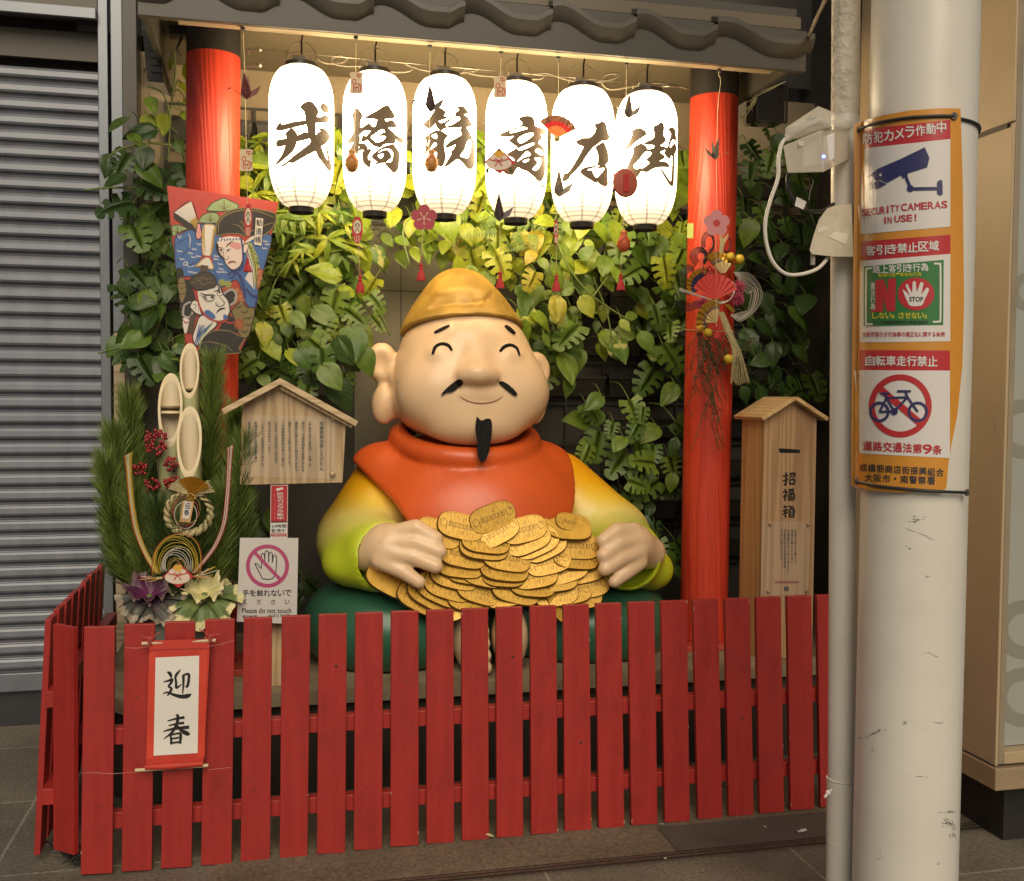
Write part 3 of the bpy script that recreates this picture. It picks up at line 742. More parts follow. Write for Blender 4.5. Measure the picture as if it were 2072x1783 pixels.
GLY = {
 '戎': ((660, 230, 860, 1783), [
  ([(810,340),(900,250),(1000,215),(1080,240),(1160,340),(1205,440),(1160,570),(1150,700),(1140,850),(1150,980),(1230,1130),(1300,1310),(1390,1510),(1490,1600),(1480,1750),(1430,1720),(1330,1590),(1220,1440),(1150,1310),(1040,1360),(900,1430),(760,1510),(640,1570),(540,1570),(440,1645),(395,1650),(560,1530),(700,1410),(900,1260),(1050,1120),(1000,980),(970,800),(930,650),(925,540),(890,420)], []),
  ([(275,800),(360,685),(410,735),(640,680),(930,645),(960,710),(800,750),(600,800),(380,855),(285,840)], []),
  ([(1150,575),(1260,570),(1350,525),(1430,570),(1430,660),(1290,680),(1150,670)], []),
  ([(1255,320),(1310,262),(1390,290),(1440,380),(1440,450),(1370,460),(1300,420)], []),
  ([(275,1140),(320,1075),(480,1050),(740,980),(920,900),(1000,950),(1010,1030),(800,1085),(560,1150),(330,1220),(285,1190)], []),
  ([(480,935),(600,820),(680,870),(735,960),(720,1090),(690,1220),(600,1350),(440,1490),(280,1610),(275,1590),(400,1420),(470,1240),(500,1080),(510,990)], []),
  ([(1130,1000),(1260,880),(1240,830),(1320,820),(1400,880),(1460,990),(1420,1090),(1300,1190),(1240,1170),(1220,1130),(1140,1060)], []),
  ([(1385,1230),(1400,1240),(1465,1530),(1440,1535)], [])]),
 '橋': ((850, 240, 1040, 1694), [
  ([(275,430),(350,300),(385,285),(430,330),(495,440),(455,540),(445,700),(500,710),(640,620),(720,690),(790,680),(830,560),(820,520),(650,495),(555,490),(800,350),(970,240),(1070,215),(1120,290),(1205,430),(1180,490),(1000,510),(1040,580),(1130,540),(1200,580),(1265,670),(1230,690),(1075,705),(1150,790),(1270,900),(1400,970),(1390,1060),(1230,960),(1225,1010),(1200,1050),(1050,1060),(960,1080),(900,1140),(770,1110),(680,1040),(620,970),(540,1010),(475,1000),(530,870),(580,910),(690,780),(560,770),(480,810),(415,880),(440,950),(420,1050),(395,1230),(385,1300),(330,1250),(180,1260),(270,1120),(310,1020),(200,1060),(165,1030),(300,850),(315,700),(300,500)],
   [[(690,920),(800,830),(940,745),(1000,800),(930,830),(830,920),(760,985)], [(775,1010),(850,920),(960,895),(1020,915),(960,990),(850,1030)]]),
  ([(415,1070),(500,1060),(560,1085),(605,1150),(590,1195),(690,1195),(660,1260),(610,1350),(630,1440),(685,1440),(660,1570),(630,1570),(530,1480),(510,1350),(505,1260),(545,1210),(480,1195),(390,1225),(440,1150)], []),
  ([(800,1250),(950,1150),(1090,1105),(1180,1085),(1260,1180),(1320,1290),(1310,1450),(1290,1600),(1230,1690),(1150,1660),(1030,1530),(1010,1500),(1130,1490),(1180,1420),(1200,1280),(1150,1200),(1060,1165),(930,1190),(810,1280)], []),
  ([(715,1350),(760,1280),(830,1290),(950,1230),(1060,1220),(1140,1350),(1080,1420),(1000,1480),(900,1490),(780,1530),(840,1470),(760,1410)], [[(850,1320),(970,1285),(950,1360),(905,1395),(870,1375)]])]),
 '筋': ((1030, 250, 1200, 1595), [
  ([(280,560),(420,430),(520,270),(600,180),(690,210),(785,290),(740,370),(830,415),(740,450),(620,490),(660,545),(740,540),(850,470),(1030,370),(1010,320),(1110,230),(1050,165),(1190,160),(1260,220),(1335,330),(1270,320),(1200,350),(1290,400),(1390,560),(1390,610),(1290,630),(1000,640),(780,655),(720,695),(650,700),(570,610),(560,540),(440,650),(380,655),(300,610)], [[(790,600),(850,520),(1060,395),(1125,450),(1000,540),(880,600)]]),
  ([(300,890),(400,820),(520,740),(640,720),(760,780),(830,840),(770,920),(745,1080),(780,1330),(740,1500),(680,1555),(600,1500),(590,1350),(590,1210),(540,1220),(440,1180),(580,1080),(580,1010),(500,1010),(400,1180),(360,1170),(430,960),(380,960),(340,1240),(310,1240),(340,1000),(320,910)], [[(470,830),(570,800),(575,910),(480,870)]]),
  ([(790,1090),(900,980),(1150,840),(1160,760),(1135,680),(1240,640),(1300,690),(1370,820),(1430,960),(1460,1130),(1460,1400),(1440,1540),(1370,1615),(1300,1590),(1210,1480),(1070,1380),(900,1490),(770,1565),(870,1380),(940,1250),(905,1180),(960,1190),(1040,1030),(950,1070),(840,1110)], [[(1130,1310),(1220,1180),(1300,980),(1370,940),(1390,1050),(1350,1280),(1300,1370),(1220,1350)]])]),
 '商': ((1210, 270, 1380, 1516), [
  ([(780,240),(900,190),(1030,190),(1110,260),(1140,410),(1300,460),(1370,500),(1340,580),(1260,580),(1280,660),(1220,740),(1210,790),(1310,880),(1350,1050),(1350,1450),(1250,1630),(1150,1550),(980,1410),(870,1370),(740,1320),(640,1470),(600,1485),(480,1450),(440,1380),(600,1250),(700,1170),(640,1100),(520,1030),(740,900),(700,830),(570,740),(600,690),(690,620),(480,640),(355,600),(500,530),(820,400),(850,320)],
   [[(570,540),(830,430),(970,460),(800,510),(650,550)], [(760,690),(930,580),(1110,570),(1000,690),(820,790)], [(755,912),(1050,790),(1120,810),(860,935)], [(735,1200),(860,1060),(960,965),(1040,1050),(880,1110)], [(870,1180),(1000,1140),(990,1180),(900,1220)], [(1150,980),(1180,910),(1300,960),(1300,1060)], [(1080,1360),(1190,1230),(1130,1120),(1280,1130),(1250,1300),(1160,1400)]])]),
 '店': ((1370, 290, 1550, 1689), [
  ([(660,600),(730,560),(850,525),(980,515),(1080,430),(1135,300),(1095,200),(1180,180),(1270,135),(1340,180),(1370,270),(1390,380),(1430,450),(1415,560),(1280,570),(1180,640),(1060,730),(940,870),(850,1000),(740,1170),(600,1320),(520,1390),(470,1480),(360,1530),(345,1490),(390,1360),(460,1350),(560,1230),(700,1000),(800,820),(840,715),(740,680)], []),
  ([(1120,735),(1220,660),(1300,630),(1350,720),(1390,830),(1410,950),(1400,1080),(1340,1150),(1390,1260),(1380,1400),(1390,1630),(1240,1610),(1160,1520),(1130,1560),(1000,1490),(880,1420),(780,1330),(790,1270),(900,1210),(1060,1185),(1170,1130),(1180,900)], [[(1050,1310),(1180,1240),(1330,1230),(1250,1340),(1140,1450)], [(920,1260),(1050,1225),(1185,1165),(1185,1190),(1040,1280)]])]),
 '街': ((1530, 290, 1710, 1689), [
  ([(440,380),(560,310),(660,290),(760,350),(805,430),(700,500),(560,600),(430,710),(330,785),(340,740),(430,580),(490,400)], []),
  ([(515,750),(670,655),(790,710),(830,790),(940,775),(990,740),(980,680),(780,665),(800,620),(990,510),(985,260),(1080,210),(1160,145),(1220,260),(1200,440),(1260,560),(1190,650),(1120,700),(1260,740),(1260,780),(1120,850),(1220,930),(1210,1000),(1100,1060),(1250,1085),(1300,1110),(1335,1195),(1180,1190),(980,1220),(860,1290),(780,1310),(680,1290),(600,1410),(540,1420),(490,1330),(440,1260),(350,1270),(420,1070),(500,900)], [[(500,1180),(640,1020),(790,840),(920,860),(880,950),(800,1030),(880,1100),(760,1200),(690,1230),(660,1210),(580,1250)]]),
  ([(1325,310),(1410,275),(1470,310),(1490,430),(1500,590),(1440,545),(1380,600),(1350,700),(1370,760),(1470,650),(1510,750),(1490,850),(1460,920),(1450,1300),(1440,1560),(1410,1645),(1330,1570),(1240,1420),(1140,1250),(1160,1250),(1270,1410),(1350,1530),(1400,1500),(1415,1200),(1420,960),(1390,920),(1345,1000),(1240,890),(1270,780),(1340,680),(1330,640),(1395,430)], [])])}
# photographed box of each lantern body: left, right, top, bottom
LB = {'戎': (544, 676, 137, 421), '橋': (694, 823, 150, 430), '筋': (835, 964, 158, 436), '商': (982, 1107, 170, 444), '店': (1115, 1242, 180, 452), '街': (1244, 1370, 190, 457)}
ORD = {'戎': 'leftmost in the row', '橋': 'second from the left', '筋': 'third from the left', '商': 'fourth from the left', '店': 'second from the right', '街': 'rightmost in the row'}
LANT = {}
for ch, (xl, xr, yt, yb) in LB.items():
    zt, zb = PY((xl + xr) / 2, yt, YL).z, PY((xl + xr) / 2, yb, YL).z
    c = PY((xl + xr) / 2, (yt + yb) / 2, YL)
    sc = (zt - zb) / LH
    rad = (PY(xr, (yt + yb) / 2, YL).x - PY(xl, (yt + yb) / 2, YL).x) / 2
    C = Vector((c.x, YL, (zt + zb) / 2)); kx = rad * 0.995 * cos(atan2(c.x, YL)) / LR
    o = empty('paper_lantern', C, 'glowing white paper lantern brushed with the character %s, %s' % (ch, ORD[ch]), 'lantern', 'paper lanterns under the canopy')
    LANT[ch] = (C, sc, kx)
    rf_ = lambda z, C=C, sc=sc, kx=kx: lr((z - C.z) / sc) * kx
    T = Matrix.Translation(C)
    nz = 40
    g = MB(); g.lathe([(lr(LH * (k / nz - .5)) * kx, LH * sc * (k / nz - .5)) for k in range(nz + 1)], 48, T, cap=False)
    sh = g.build('paper_shade', paper_m, o, smooth=True)
    g = MB(); h = LH * sc / 2; r0 = RT * kx
    g.lathe([(r0 + .004, h - .006), (r0 + .004, h + .014), (r0 - .01, h + .016), (r0 - .014, h + .004)], 40, T); g.build('top_ring', cap_m, o, smooth='auto')
    g = MB(); r0 = RBm * kx
    g.lathe([(r0 * .2, -h - .010), (r0 * .96, -h - .008), (r0 + .001, -h - .020), (r0 + .003, -h + .006)][::-1], 40, T); g.build('bottom_ring', cap_m, o, smooth='auto')
    g = MB()
    for q in (-1.9, -1.2, -0.5):
        g.ball(C + Vector((r0 * 1.03 * cos(q), r0 * 1.03 * sin(q), -h - .008)), 0.0035, 6)
    # handle: tall wire bail from the top ring
    g = MB(); wv = RT * kx
    bail = [C + Vector((wv * cos(t) * (1 if abs(cos(t)) > .5 else 1), 0, h + .014 + 0.088 * sin(t) ** 0.8)) for t in np.linspace(0, pi, 17)]
    g.tube(bail, 0.0016, 6); g.build('wire_handle', wire_m, o, smooth=True)
    top = bail[8]
    g = MB(); g.tube([top + Vector((0, 0, -.006)), top + Vector((0.003, 0, .012)), top + Vector((0.006, 0, .026))], 0.0035, 6)
    g.box(top + Vector((.001, 0, -.028)), (0.007, 0.004, 0.05)); g.build('hanger', hook_m, o)
    g = MB(); g.box(C + Vector((-.006, .01, h + .040)), (0.055, 0.018, 0.014)); g.tube([C + Vector((-.006, .01, h + .036)), C + Vector((-.006, .01, h - .02))], 0.004, 6); g.build('lamp_holder', mat('clear_plastic', (0.62, 0.58, 0.5), 0.25), o, bevel=0.002)
    (wx0, wy0, wx1, W), polys = GLY[ch]
    pr = Print(on_lathe(win(wx0, wy0, wx1, W), C.x, YL, lambda z: rf_(z) + 0.0015), (60, 60))
    for i, (pts, holes) in enumerate(polys):
        pr.poly(pts, ink_m, i * 0.5, holes=holes, smooth=3)
        q = pts + pts[:2]; pr.stroke(q, 24, ink_m, i * 0.5 + .25, 3)
    pr.build('lettering', o)

# ---- slack white cable and straight steel wire behind the handles
g = MB()
def loopy(pts, y): return catmull([PY(px, py, y) for px, py in pts], 6)
pts = [(640,118),(660,128),(690,127),(702,119),(690,113),(672,118),(675,128),(700,134),(730,134),(760,140),(800,146),(828,144),(833,136),(820,128),(830,134),(858,142),(888,146),(930,148),(966,142),(950,139),(938,143),(960,151),(1000,155),(1040,158),(1090,160),(1098,153),(1080,150),(1105,148),(1130,156),(1155,163),(1195,167),(1240,160),(1250,150),(1225,152),(1218,168),(1235,181),(1280,175),(1320,168),(1360,172),(1392,180)]
g.tube(loopy(pts, 4.38), 0.0048, 8)
tag(g.build('lamp_cable', mat('cable_white', (0.16, 0.135, 0.095), 0.5), smooth=True), 'white cable snaking under the soffit from lantern to lantern', 'cable')
g = MB(); g.tube([PY(502, 110, 4.30), PY(506, 98, 4.27), PY(800, 126, 4.27), PY(1367, 176, 4.27)], 0.0016, 6)
g.tube([PY(1340, 174, 4.26), PY(1372, 174, 4.26)], 0.006, 6)
tag(g.build('steel_wire', wire_m, smooth=True), 'thin straight steel wire stretched between the two red pillars', 'wire')

# ================================================================== STRINGS OF PAPER ORNAMENTS
YO = 4.046
thread = mat('thread', (0.62, 0.5, 0.28), 0.7)
tassel_m = mat('tassel_red', (0.45, 0.02, 0.02), 0.6, bump=0.5, bscale=200, stretch=(1, 1, .1))
def O(px, py, y=YO): return PY(px, py, y)
def U(px): return px * 4.15 / FPX      # pixel length -> metres near the ornaments
def crane(parent, px, py, s, m, flip=1, turn=0.3):
    c = O(px, py); g = MB(); q = lambda x, y, z: c + Vector((x * s * flip, y * s, z * s))
    b0 = q(0, 0, -.30)
    for x, z, w in ((-.62, .10, .10), (.60, .22, .10)):           # neck and tail blades
        g.face([b0, q(x * .55 - w, .05, z * .3 + .02), q(x, 0, z + .1), q(x * .55 + w, -.05, z * .3 - .12)])
        g.face([b0, q(x * .55 + w, -.05, z * .3 - .12), q(x, 0.01, z + .1), q(x * .5, .12, z * .3 - .05)])
    for yv in (-1, 1):                                            # raised wings
        tip = q(-.08 + .16 * (yv > 0), yv * .28, .78)
        g.face([q(-.22, 0, -.02), q(.20, 0, .02), tip]); g.face([q(-.22, 0, -.02), b0, q(.20, 0, .02)])
        g.face([q(-.20, yv * .10, -.05), b0, q(.18, yv * .10, 0)])
    g.face([q(-.62, 0, .20), q(-.80, 0, .02), q(-.60, .02, .10)])
    return g.build('paper_crane', m, parent)
def tassel(parent, px, py, h=34, w=18):
    c = O(px, py); L_ = U(h); W_ = U(w) / 2; g = MB()
    g.ball(c + Vector((0, 0, L_ * .38)), L_ * .12, 8)
    g.lathe([(W_ * .35, L_ * .28), (W_ * .5, L_ * .18), (W_ * .38, L_ * .12), (W_ * .75, -L_ * .15), (W_ * .95, -L_ * .5), (0.001, -L_ * .47)][::-1], 14, Matrix.Translation(c))
    g.tube([c + Vector((0, 0, L_ * .45)), c + Vector((0, 0, L_ * .9))], 0.0011, 5)
    rr = random.Random(px)
    for k in range(14):
        a = rr.uniform(0, 2 * pi); g.tube([c + Vector((W_ * .7 * cos(a), W_ * .7 * sin(a), -L_ * .1)), c + Vector((W_ * cos(a), W_ * sin(a), -L_ * rr.uniform(.5, .58)))], 0.0009, 4)
    return g.build('tassel', tassel_m, parent, smooth='auto')
cardw = mat('card_cream', (0.72, 0.55, 0.34), 0.7, var=0.04)
ink_r = flat('print_red', (0.45, 0.03, 0.02), 0.6)
def tagc(parent, px, py):
    t = 0.002; y = YO - .004
    fr = lambda u, v, o: PY(px + u, py + v, y - o)
    g = MB(); g.prism([(-14, -18), (-11, -22), (11, -22), (14, -18), (12, -12), (13, 12), (14, 18), (11, 22), (-11, 22), (-14, 18), (-13, 12), (-12, -12)], fr, t)
    o = g.build('horse_tag', cardw, parent)
    pr = Print(fr); pr.text('午', 0, -20, 11, -8, ink_r, 1, 0.02)
    pr.stroke([(-9, 0), (-6, -7), (-1, -6), (-2, 1), (5, 2), (8, 6), (8, 16)], 1.6, ink_r)
    pr.stroke([(-9, 0), (-5, 2), (-6, 10), (-6, 17)], 1.6, ink_r); pr.stroke([(-2, 10), (-2, 17), (-5, 17)], 1.4, ink_r); pr.stroke([(4, 9), (4, 17), (8, 16)], 1.4, ink_r)
    pr.stroke([(-2, 2), (-3, 7), (3, 9), (6, 3)], 1.3, ink_r); pr.stroke([(-5, 10), (-2, 10), (4, 9)], 1.3, ink_r); pr.stroke([(9, 3), (11, 8), (10, 13)], 1.4, ink_r)
    pr.build('horse_print', o)
    return o
red_card = mat('card_red', (0.50, 0.028, 0.03), 0.6, var=0.06)
cream = flat('face_cream', (0.75, 0.62, 0.42), 0.6); dk = flat('ink_dark', (0.03, 0.022, 0.02), 0.6)
def daruma(parent, px, py, w=22, h=56):
    y = YO - .006
    fr = lambda u, v, o: PY(px + u, py + v, y - o)
    ol = [(w / 2 * sin(t) * (1 + .10 * cos(t)), -h / 2 * cos(t)) for t in np.linspace(0, 2 * pi, 29)[:-1]]
    g = MB(); g.prism(ol, fr, 0.004); o = g.build('daruma_charm', red_card, parent, bevel=0.001)
    pr = Print(fr); pr.disc(0, -h * .12, w * .36, cream, 1, h * .25)
    for sx in (-1, 1):
        pr.stroke([(sx * w * .28, -h * .12), (sx * w * .10, -h * .22), (sx * w * .05, -h * .27)], [.6, 2, .6], dk, 2)
        pr.disc(sx * w * .11, -h * .14, w * .05, dk, 2); pr.stroke([(sx * w * .02, -h * .10), (sx * w * .12, h * .0), (sx * w * .20, h * .07)], [.8, 1.6, .5], dk, 2)
    for k in (-1.5, -.5, .5, 1.5): pr.stroke([(k * w * .13, h * .19), (k * w * .16, h * .30), (k * w * .12, h * .42)], .9, cream, 1)
    pr.build('daruma_face', o)
def gourd(parent, px, py, m):
    c = O(px, py); g = MB(); s = U(22)
    g.lathe([(0.001, -s * .95), (s * .35, -s * .85), (s * .62, -s * .35), (s * .58, s * .15), (s * .34, s * .55), (s * .28, s * .72), (s * .34, s * .9), (s * .2, s * 1.05), (0.001, s * 1.1)], 20, Matrix.Translation(c))
    o = g.build('bell_charm', m, parent, smooth=True)
    g = MB(); p = c + Vector((-s * .55, -.004, -.2 * s))
    g.tube([p + Vector((-s * .3, -.004, -s * .3)), p, p + Vector((s * .1, -s * .5, s * .3)), p + Vector((s * .5, -s * .5, s * .6)), p + Vector((s * .5, -s * .5, s * .6)), p + Vector((s * .9, -s * .45, s * .1))], 0.0016, 5)
    g.build('charm_cord', ink_r, o)
def plum(parent, px, py, r, m, mc):
    y = YO - .006; fr = lambda u, v, o: PY(px + u, py + v, y - o)
    ol = []
    for k in range(60):
        t = 2 * pi * k / 60; ol.append((r * (0.72 + .28 * abs(cos(2.5 * t)) ** .6) * sin(t), -r * (0.72 + .28 * abs(cos(2.5 * t)) ** .6) * cos(t)))
    g = MB(); g.prism(ol, fr, 0.004); o = g.build('plum_flower', m, parent, bevel=0.0008)
    pr = Print(fr)
    if mc is None:
        for k in range(5): t = 2 * pi * (k + .5) / 5; pr.stroke([(0, 0), (r * .42 * sin(t), -r * .42 * cos(t))], 1.1, cream, 1); pr.disc(r * .45 * sin(t), -r * .45 * cos(t), 1.5, cream, 1)
    else: pr.disc(0, 0, r * .26, mc, 1)
    pr.build('flower_centre', o)
def string(hx, pts, label):
    o = empty('ornament_string', O(hx, pts[0][1]), label, 'ornament', 'strings of paper ornaments hanging from the eave')
    g = MB(); g.tube(catmull([O(x, y) for x, y in pts], 4), 0.0012, 5); g.build('thread', thread, o, smooth=True)
    h = O(*pts[0]); g = MB(); g.box(h + Vector((0, 0.004, .004)), (0.016, 0.012, 0.008)); g.tube([h + Vector((0, 0, .002)), h + Vector((0.003, -.003, -.012)), h + Vector((-.002, -.002, -.016))], 0.002, 5); g.build('eave_hook', hook_m, o)
    return o
drk = mat('crane_dark', (0.07, 0.045, 0.05), 0.5, var=0.4, scale=40); mar = mat('crane_maroon', (0.14, 0.03, 0.03), 0.5, var=0.4, scale=40); gry = mat('crane_grey', (0.22, 0.18, 0.13), 0.5, var=0.5, scale=50)
amber = mat('charm_amber', (0.55, 0.24, 0.06), 0.5, var=0.15)
pinkc = mat('card_pink', (0.72, 0.30, 0.32), 0.6, var=0.05); plumc = mat('card_plum', (0.42, 0.06, 0.08), 0.6, var=0.06)
a = string(490, [(491, 60), (493, 90), (496, 180), (498, 300), (501, 420), (502, 525)], 'ornament string in front of the painted paddle with maroon crane, horse tag and long daruma')
crane(a, 498, 187, U(46), mar); tagc(a, 498, 324); daruma(a, 502, 447, 17, 70); tassel(a, 501, 536, 26, 16)
a = string(719, [(720, 78), (720, 130), (718, 300), (722, 420), (728, 560)], 'ornament string before the second lantern with horse tag, amber bell and red daruma')
tagc(a, 721, 168); gourd(a, 712, 327, amber); daruma(a, 723, 466); tassel(a, 729, 574)
a = string(869, [(870, 95), (869, 160), (868, 300), (858, 420), (853, 530)], 'ornament string before the third lantern with dark crane, amber bell and crimson plum flower')
crane(a, 871, 212, U(48), drk); gourd(a, 873, 327, amber); plum(a, 858, 441, 27, plumc, None); tassel(a, 852, 550)
a = string(1013, [(1014, 108), (1013, 150), (1011, 300), (1011, 420), (1013, 550)], 'ornament string before the fourth lantern with horse tag, rice cake charm and black crane')
tagc(a, 1012, 176)
def mochi(parent, px, py, s=1.0, y=YO - .006):
    fr = lambda u, v, o: PY(px + u * s, py + v * s, y - o)
    g = MB(); g.prism([(-32, 4), (-1, -26), (32, 4), (0, 27)], fr, 0.003); o = g.build('rice_cake_charm', red_card, parent)
    pr = Print(fr); wh = flat('felt_white', (0.72, 0.60, 0.48) if s == 1.0 else (0.62, 0.60, 0.58), 0.8); og = flat('felt_orange', (0.72, 0.40, 0.06), 0.8); pk = flat('felt_red', (0.55, 0.10, 0.08), 0.8)
    pr.disc(-2, 6, 26, wh, 1, 13); pr.disc(-2, -5, 18, wh, 2, 9); pr.disc(-1, -14, 9, og, 3, 8); pr.stroke([(-6, -21), (-3, -22), (1, -19)], [1, 4, 1], flat('felt_leaf', (0.10, 0.13, 0.04), 0.8), 4)
    pr.stroke([(-20, -2), (-2, 1), (17, -3)], 2.2, pk, 4)
    for sx in (-1, 1): pr.stroke([(-2, 1), (-2 + sx * 6, -4), (-2 + sx * 8, 0), (-2, 1)], 1.8, pk, 5); pr.stroke([(-2, 1), (-2 + sx * 4, 6), (-2 + sx * 7, 11)], 2.2, pk, 5)
    if s == 1.0:
        gn = flat('felt_green', (0.07, 0.10, 0.04), 0.8)
        for sx in (-1, 1): pr.stroke([(sx * 21 - 1, 14), (sx * 24 - 1, 20), (sx * 23 - 1, 26)], [3, 7, 3], gn, 1)
    pr.build('rice_cake_felt', o)
mochi(a, 1011, 325); crane(a, 1010, 433, U(50), drk, 1); tassel(a, 1012, 566)
a = string(1131, [(1130, 118), (1130, 180), (1131, 300), (1125, 420), (1126, 550)], 'ornament string between the two right lanterns with striped fan and grey crane')
def fan(parent, c, R_, r_, a0, a1, n, ms, name='folding_fan', depth=0.008, tilt=0.0, face=None):
    """pleated paper fan about the pivot c; ms: list of (inner radius, outer radius, material)"""
    g = MB(); X, Z = Vector((1, 0, 0)), Vector((0, 0, 1)); Yv = Vector((0, 1, 0))
    def q(t, rr, k): return c + X * (rr * sin(t)) + Z * (rr * cos(t)) + Yv * (depth * (k % 2) * rr / R_)
    for mi, (ra, rb, _m) in enumerate(ms):
        g.m = mi
        for k in range(n):
            t0 = RAD(a0 + (a1 - a0) * k / n); t1 = RAD(a0 + (a1 - a0) * (k + 1) / n)
            g.face([q(t0, ra, k), q(t1, ra, k + 1), q(t1, rb, k + 1), q(t0, rb, k)])
    return g.build(name, [m for _, _, m in ms], parent)
org = mat('paper_orange', (0.62, 0.20, 0.06), 0.6); yel = mat('paper_gold', (0.60, 0.42, 0.12), 0.4, metal=0.3); brn = mat('paper_brown', (0.22, 0.10, 0.05), 0.6, var=0.6, scale=60)
c_ = PY(1126, 281, YO - .01)
f_ = fan(a, c_, U(48), 0, -48, 62, 16, [(U(6), U(26), org), (U(26), U(36), red_card), (U(36), U(48), brn)])
g = MB(); g.ball(c_ + Vector((0, -.004, 0)), U(7), 8); g.build('fan_knot', yel, f_, smooth=True)
crane(a, 1131, 384, U(50), gry); daruma(a, 1125, 470, 9, 50); tassel(a, 1126, 572)
a = string(1267, [(1268, 131), (1267, 200), (1265, 320), (1262, 430), (1256, 555)], 'ornament string before the rightmost lantern with red round charm and red bell')
crane(a, 1272, 226, U(46), gry, 1)
g = MB(); g.lathe([(0.001, -.004), (U(24), -.003), (U(27), 0), (U(24), .003), (0.001, .004)], 32, Matrix.Translation(O(1265, 370)) @ Matrix.Rotation(pi / 2, 4, 'X') @ Matrix.Diagonal((1, 1.1, 1, 1))); rc = g.build('round_charm', mat('card_brick', (0.45, 0.10, 0.06), 0.6), a, smooth=True)
g = MB(); g.box(O(1267, 370, YO - .007), (U(11), .003, U(36))); g.build('charm_slip', red_card, rc)
gourd(a, 1262, 490, mat('charm_red', (0.52, 0.10, 0.03), 0.5)); tassel(a, 1256, 570)
a = string(1455, [(1456, 143), (1454, 152), (1458, 165), (1452, 230), (1450, 380), (1449, 560), (1450, 690)], 'ornament string before the right pillar with grey crane, pink plum flower and red fan')
crane(a, 1447, 312, U(40), gry, -1); plum(a, 1450, 452, 27, pinkc, flat('felt_coral', (0.55, 0.07, 0.06), 0.8))
redp = mat('paper_red', (0.62, 0.06, 0.05), 0.6, var=0.05)
fan(a, PY(1448, 606, YO - .012), U(54), 0, -66, 66, 18, [(U(3), U(54), redp)]); tassel(a, 1451, 672, 26, 16)

for n_ in ('card_cream', 'card_red', 'card_pink', 'card_plum', 'crane_maroon', 'crane_grey', 'crane_dark', 'paper_orange', 'paper_gold', 'paper_brown', 'card_brick', 'charm_amber', 'charm_red', 'felt_white', 'face_cream', 'felt_orange', 'paper_red'):
    if n_ in MATS: translucent(MATS[n_], .05)
# ================================================================== RED PICKET FENCE
def fence_mat():
    m = mat('fence_red', (0.34, 0.023, 0.018), 0.42, var=0.10, scale=5, bump=0.22, bscale=30, stretch=(6, 6, 0.5), dirt=(0.15, 0.016, 0.012), dirt_scale=6, dirt_amt=0.45)
    return m
fred = fence_mat()
nail = flat('nail_dark', (0.06, 0.02, 0.015), 0.5); chip = flat('paint_chip', (0.36, 0.20, 0.14), 0.8)
top_l = np.interp; XT = [150, 200, 445, 598, 780, 1030, 1100, 1370, 1620, 1700]; YT = [1270, 1268.5, 1254, 1246.5, 1239, 1229, 1226.5, 1216, 1206.5, 1203]
XBm = [150, 195, 437, 594, 800, 1030, 1170, 1370, 1625, 1700]; YB = [1773, 1769, 1750, 1735, 1714, 1694, 1681, 1663, 1638.5, 1631]
tops = [(170, 232.6), (251.6, 313.5), (333.6, 395), (415, 474.7), (493, 551), (570, 628), (645, 702), (719, 775), (791.6, 847), (863, 918), (934, 987.6), (1004, 1057), (1073, 1126), (1140, 1192), (1206, 1257), (1271.5, 1324.5), (1338, 1390), (1402.5, 1453), (1467, 1517), (1530, 1580), (1593, 1642), (1653, 1703)]
bots = [(163, 227), (246, 307), (325.6, 387.5), (406.5, 468.5), (486.7, 546), (566, 622), (641, 698.6), (716, 773), (790, 847), (863, 919), (935, 989.6), (1005, 1059), (1075, 1128.7), (1143, 1197), (1211.7, 1263.7), (1278, 1330.7), (1345.7, 1396), (1413, 1462), (1475, 1525.6), (1537.6, 1587), (1600, 1648), (1661, 1710)]
fn = empty('picket_fence', (0.75, YF, 0), 'red painted wooden picket fence running along the front of the statue platform', 'fence')
rs = random.Random(11)
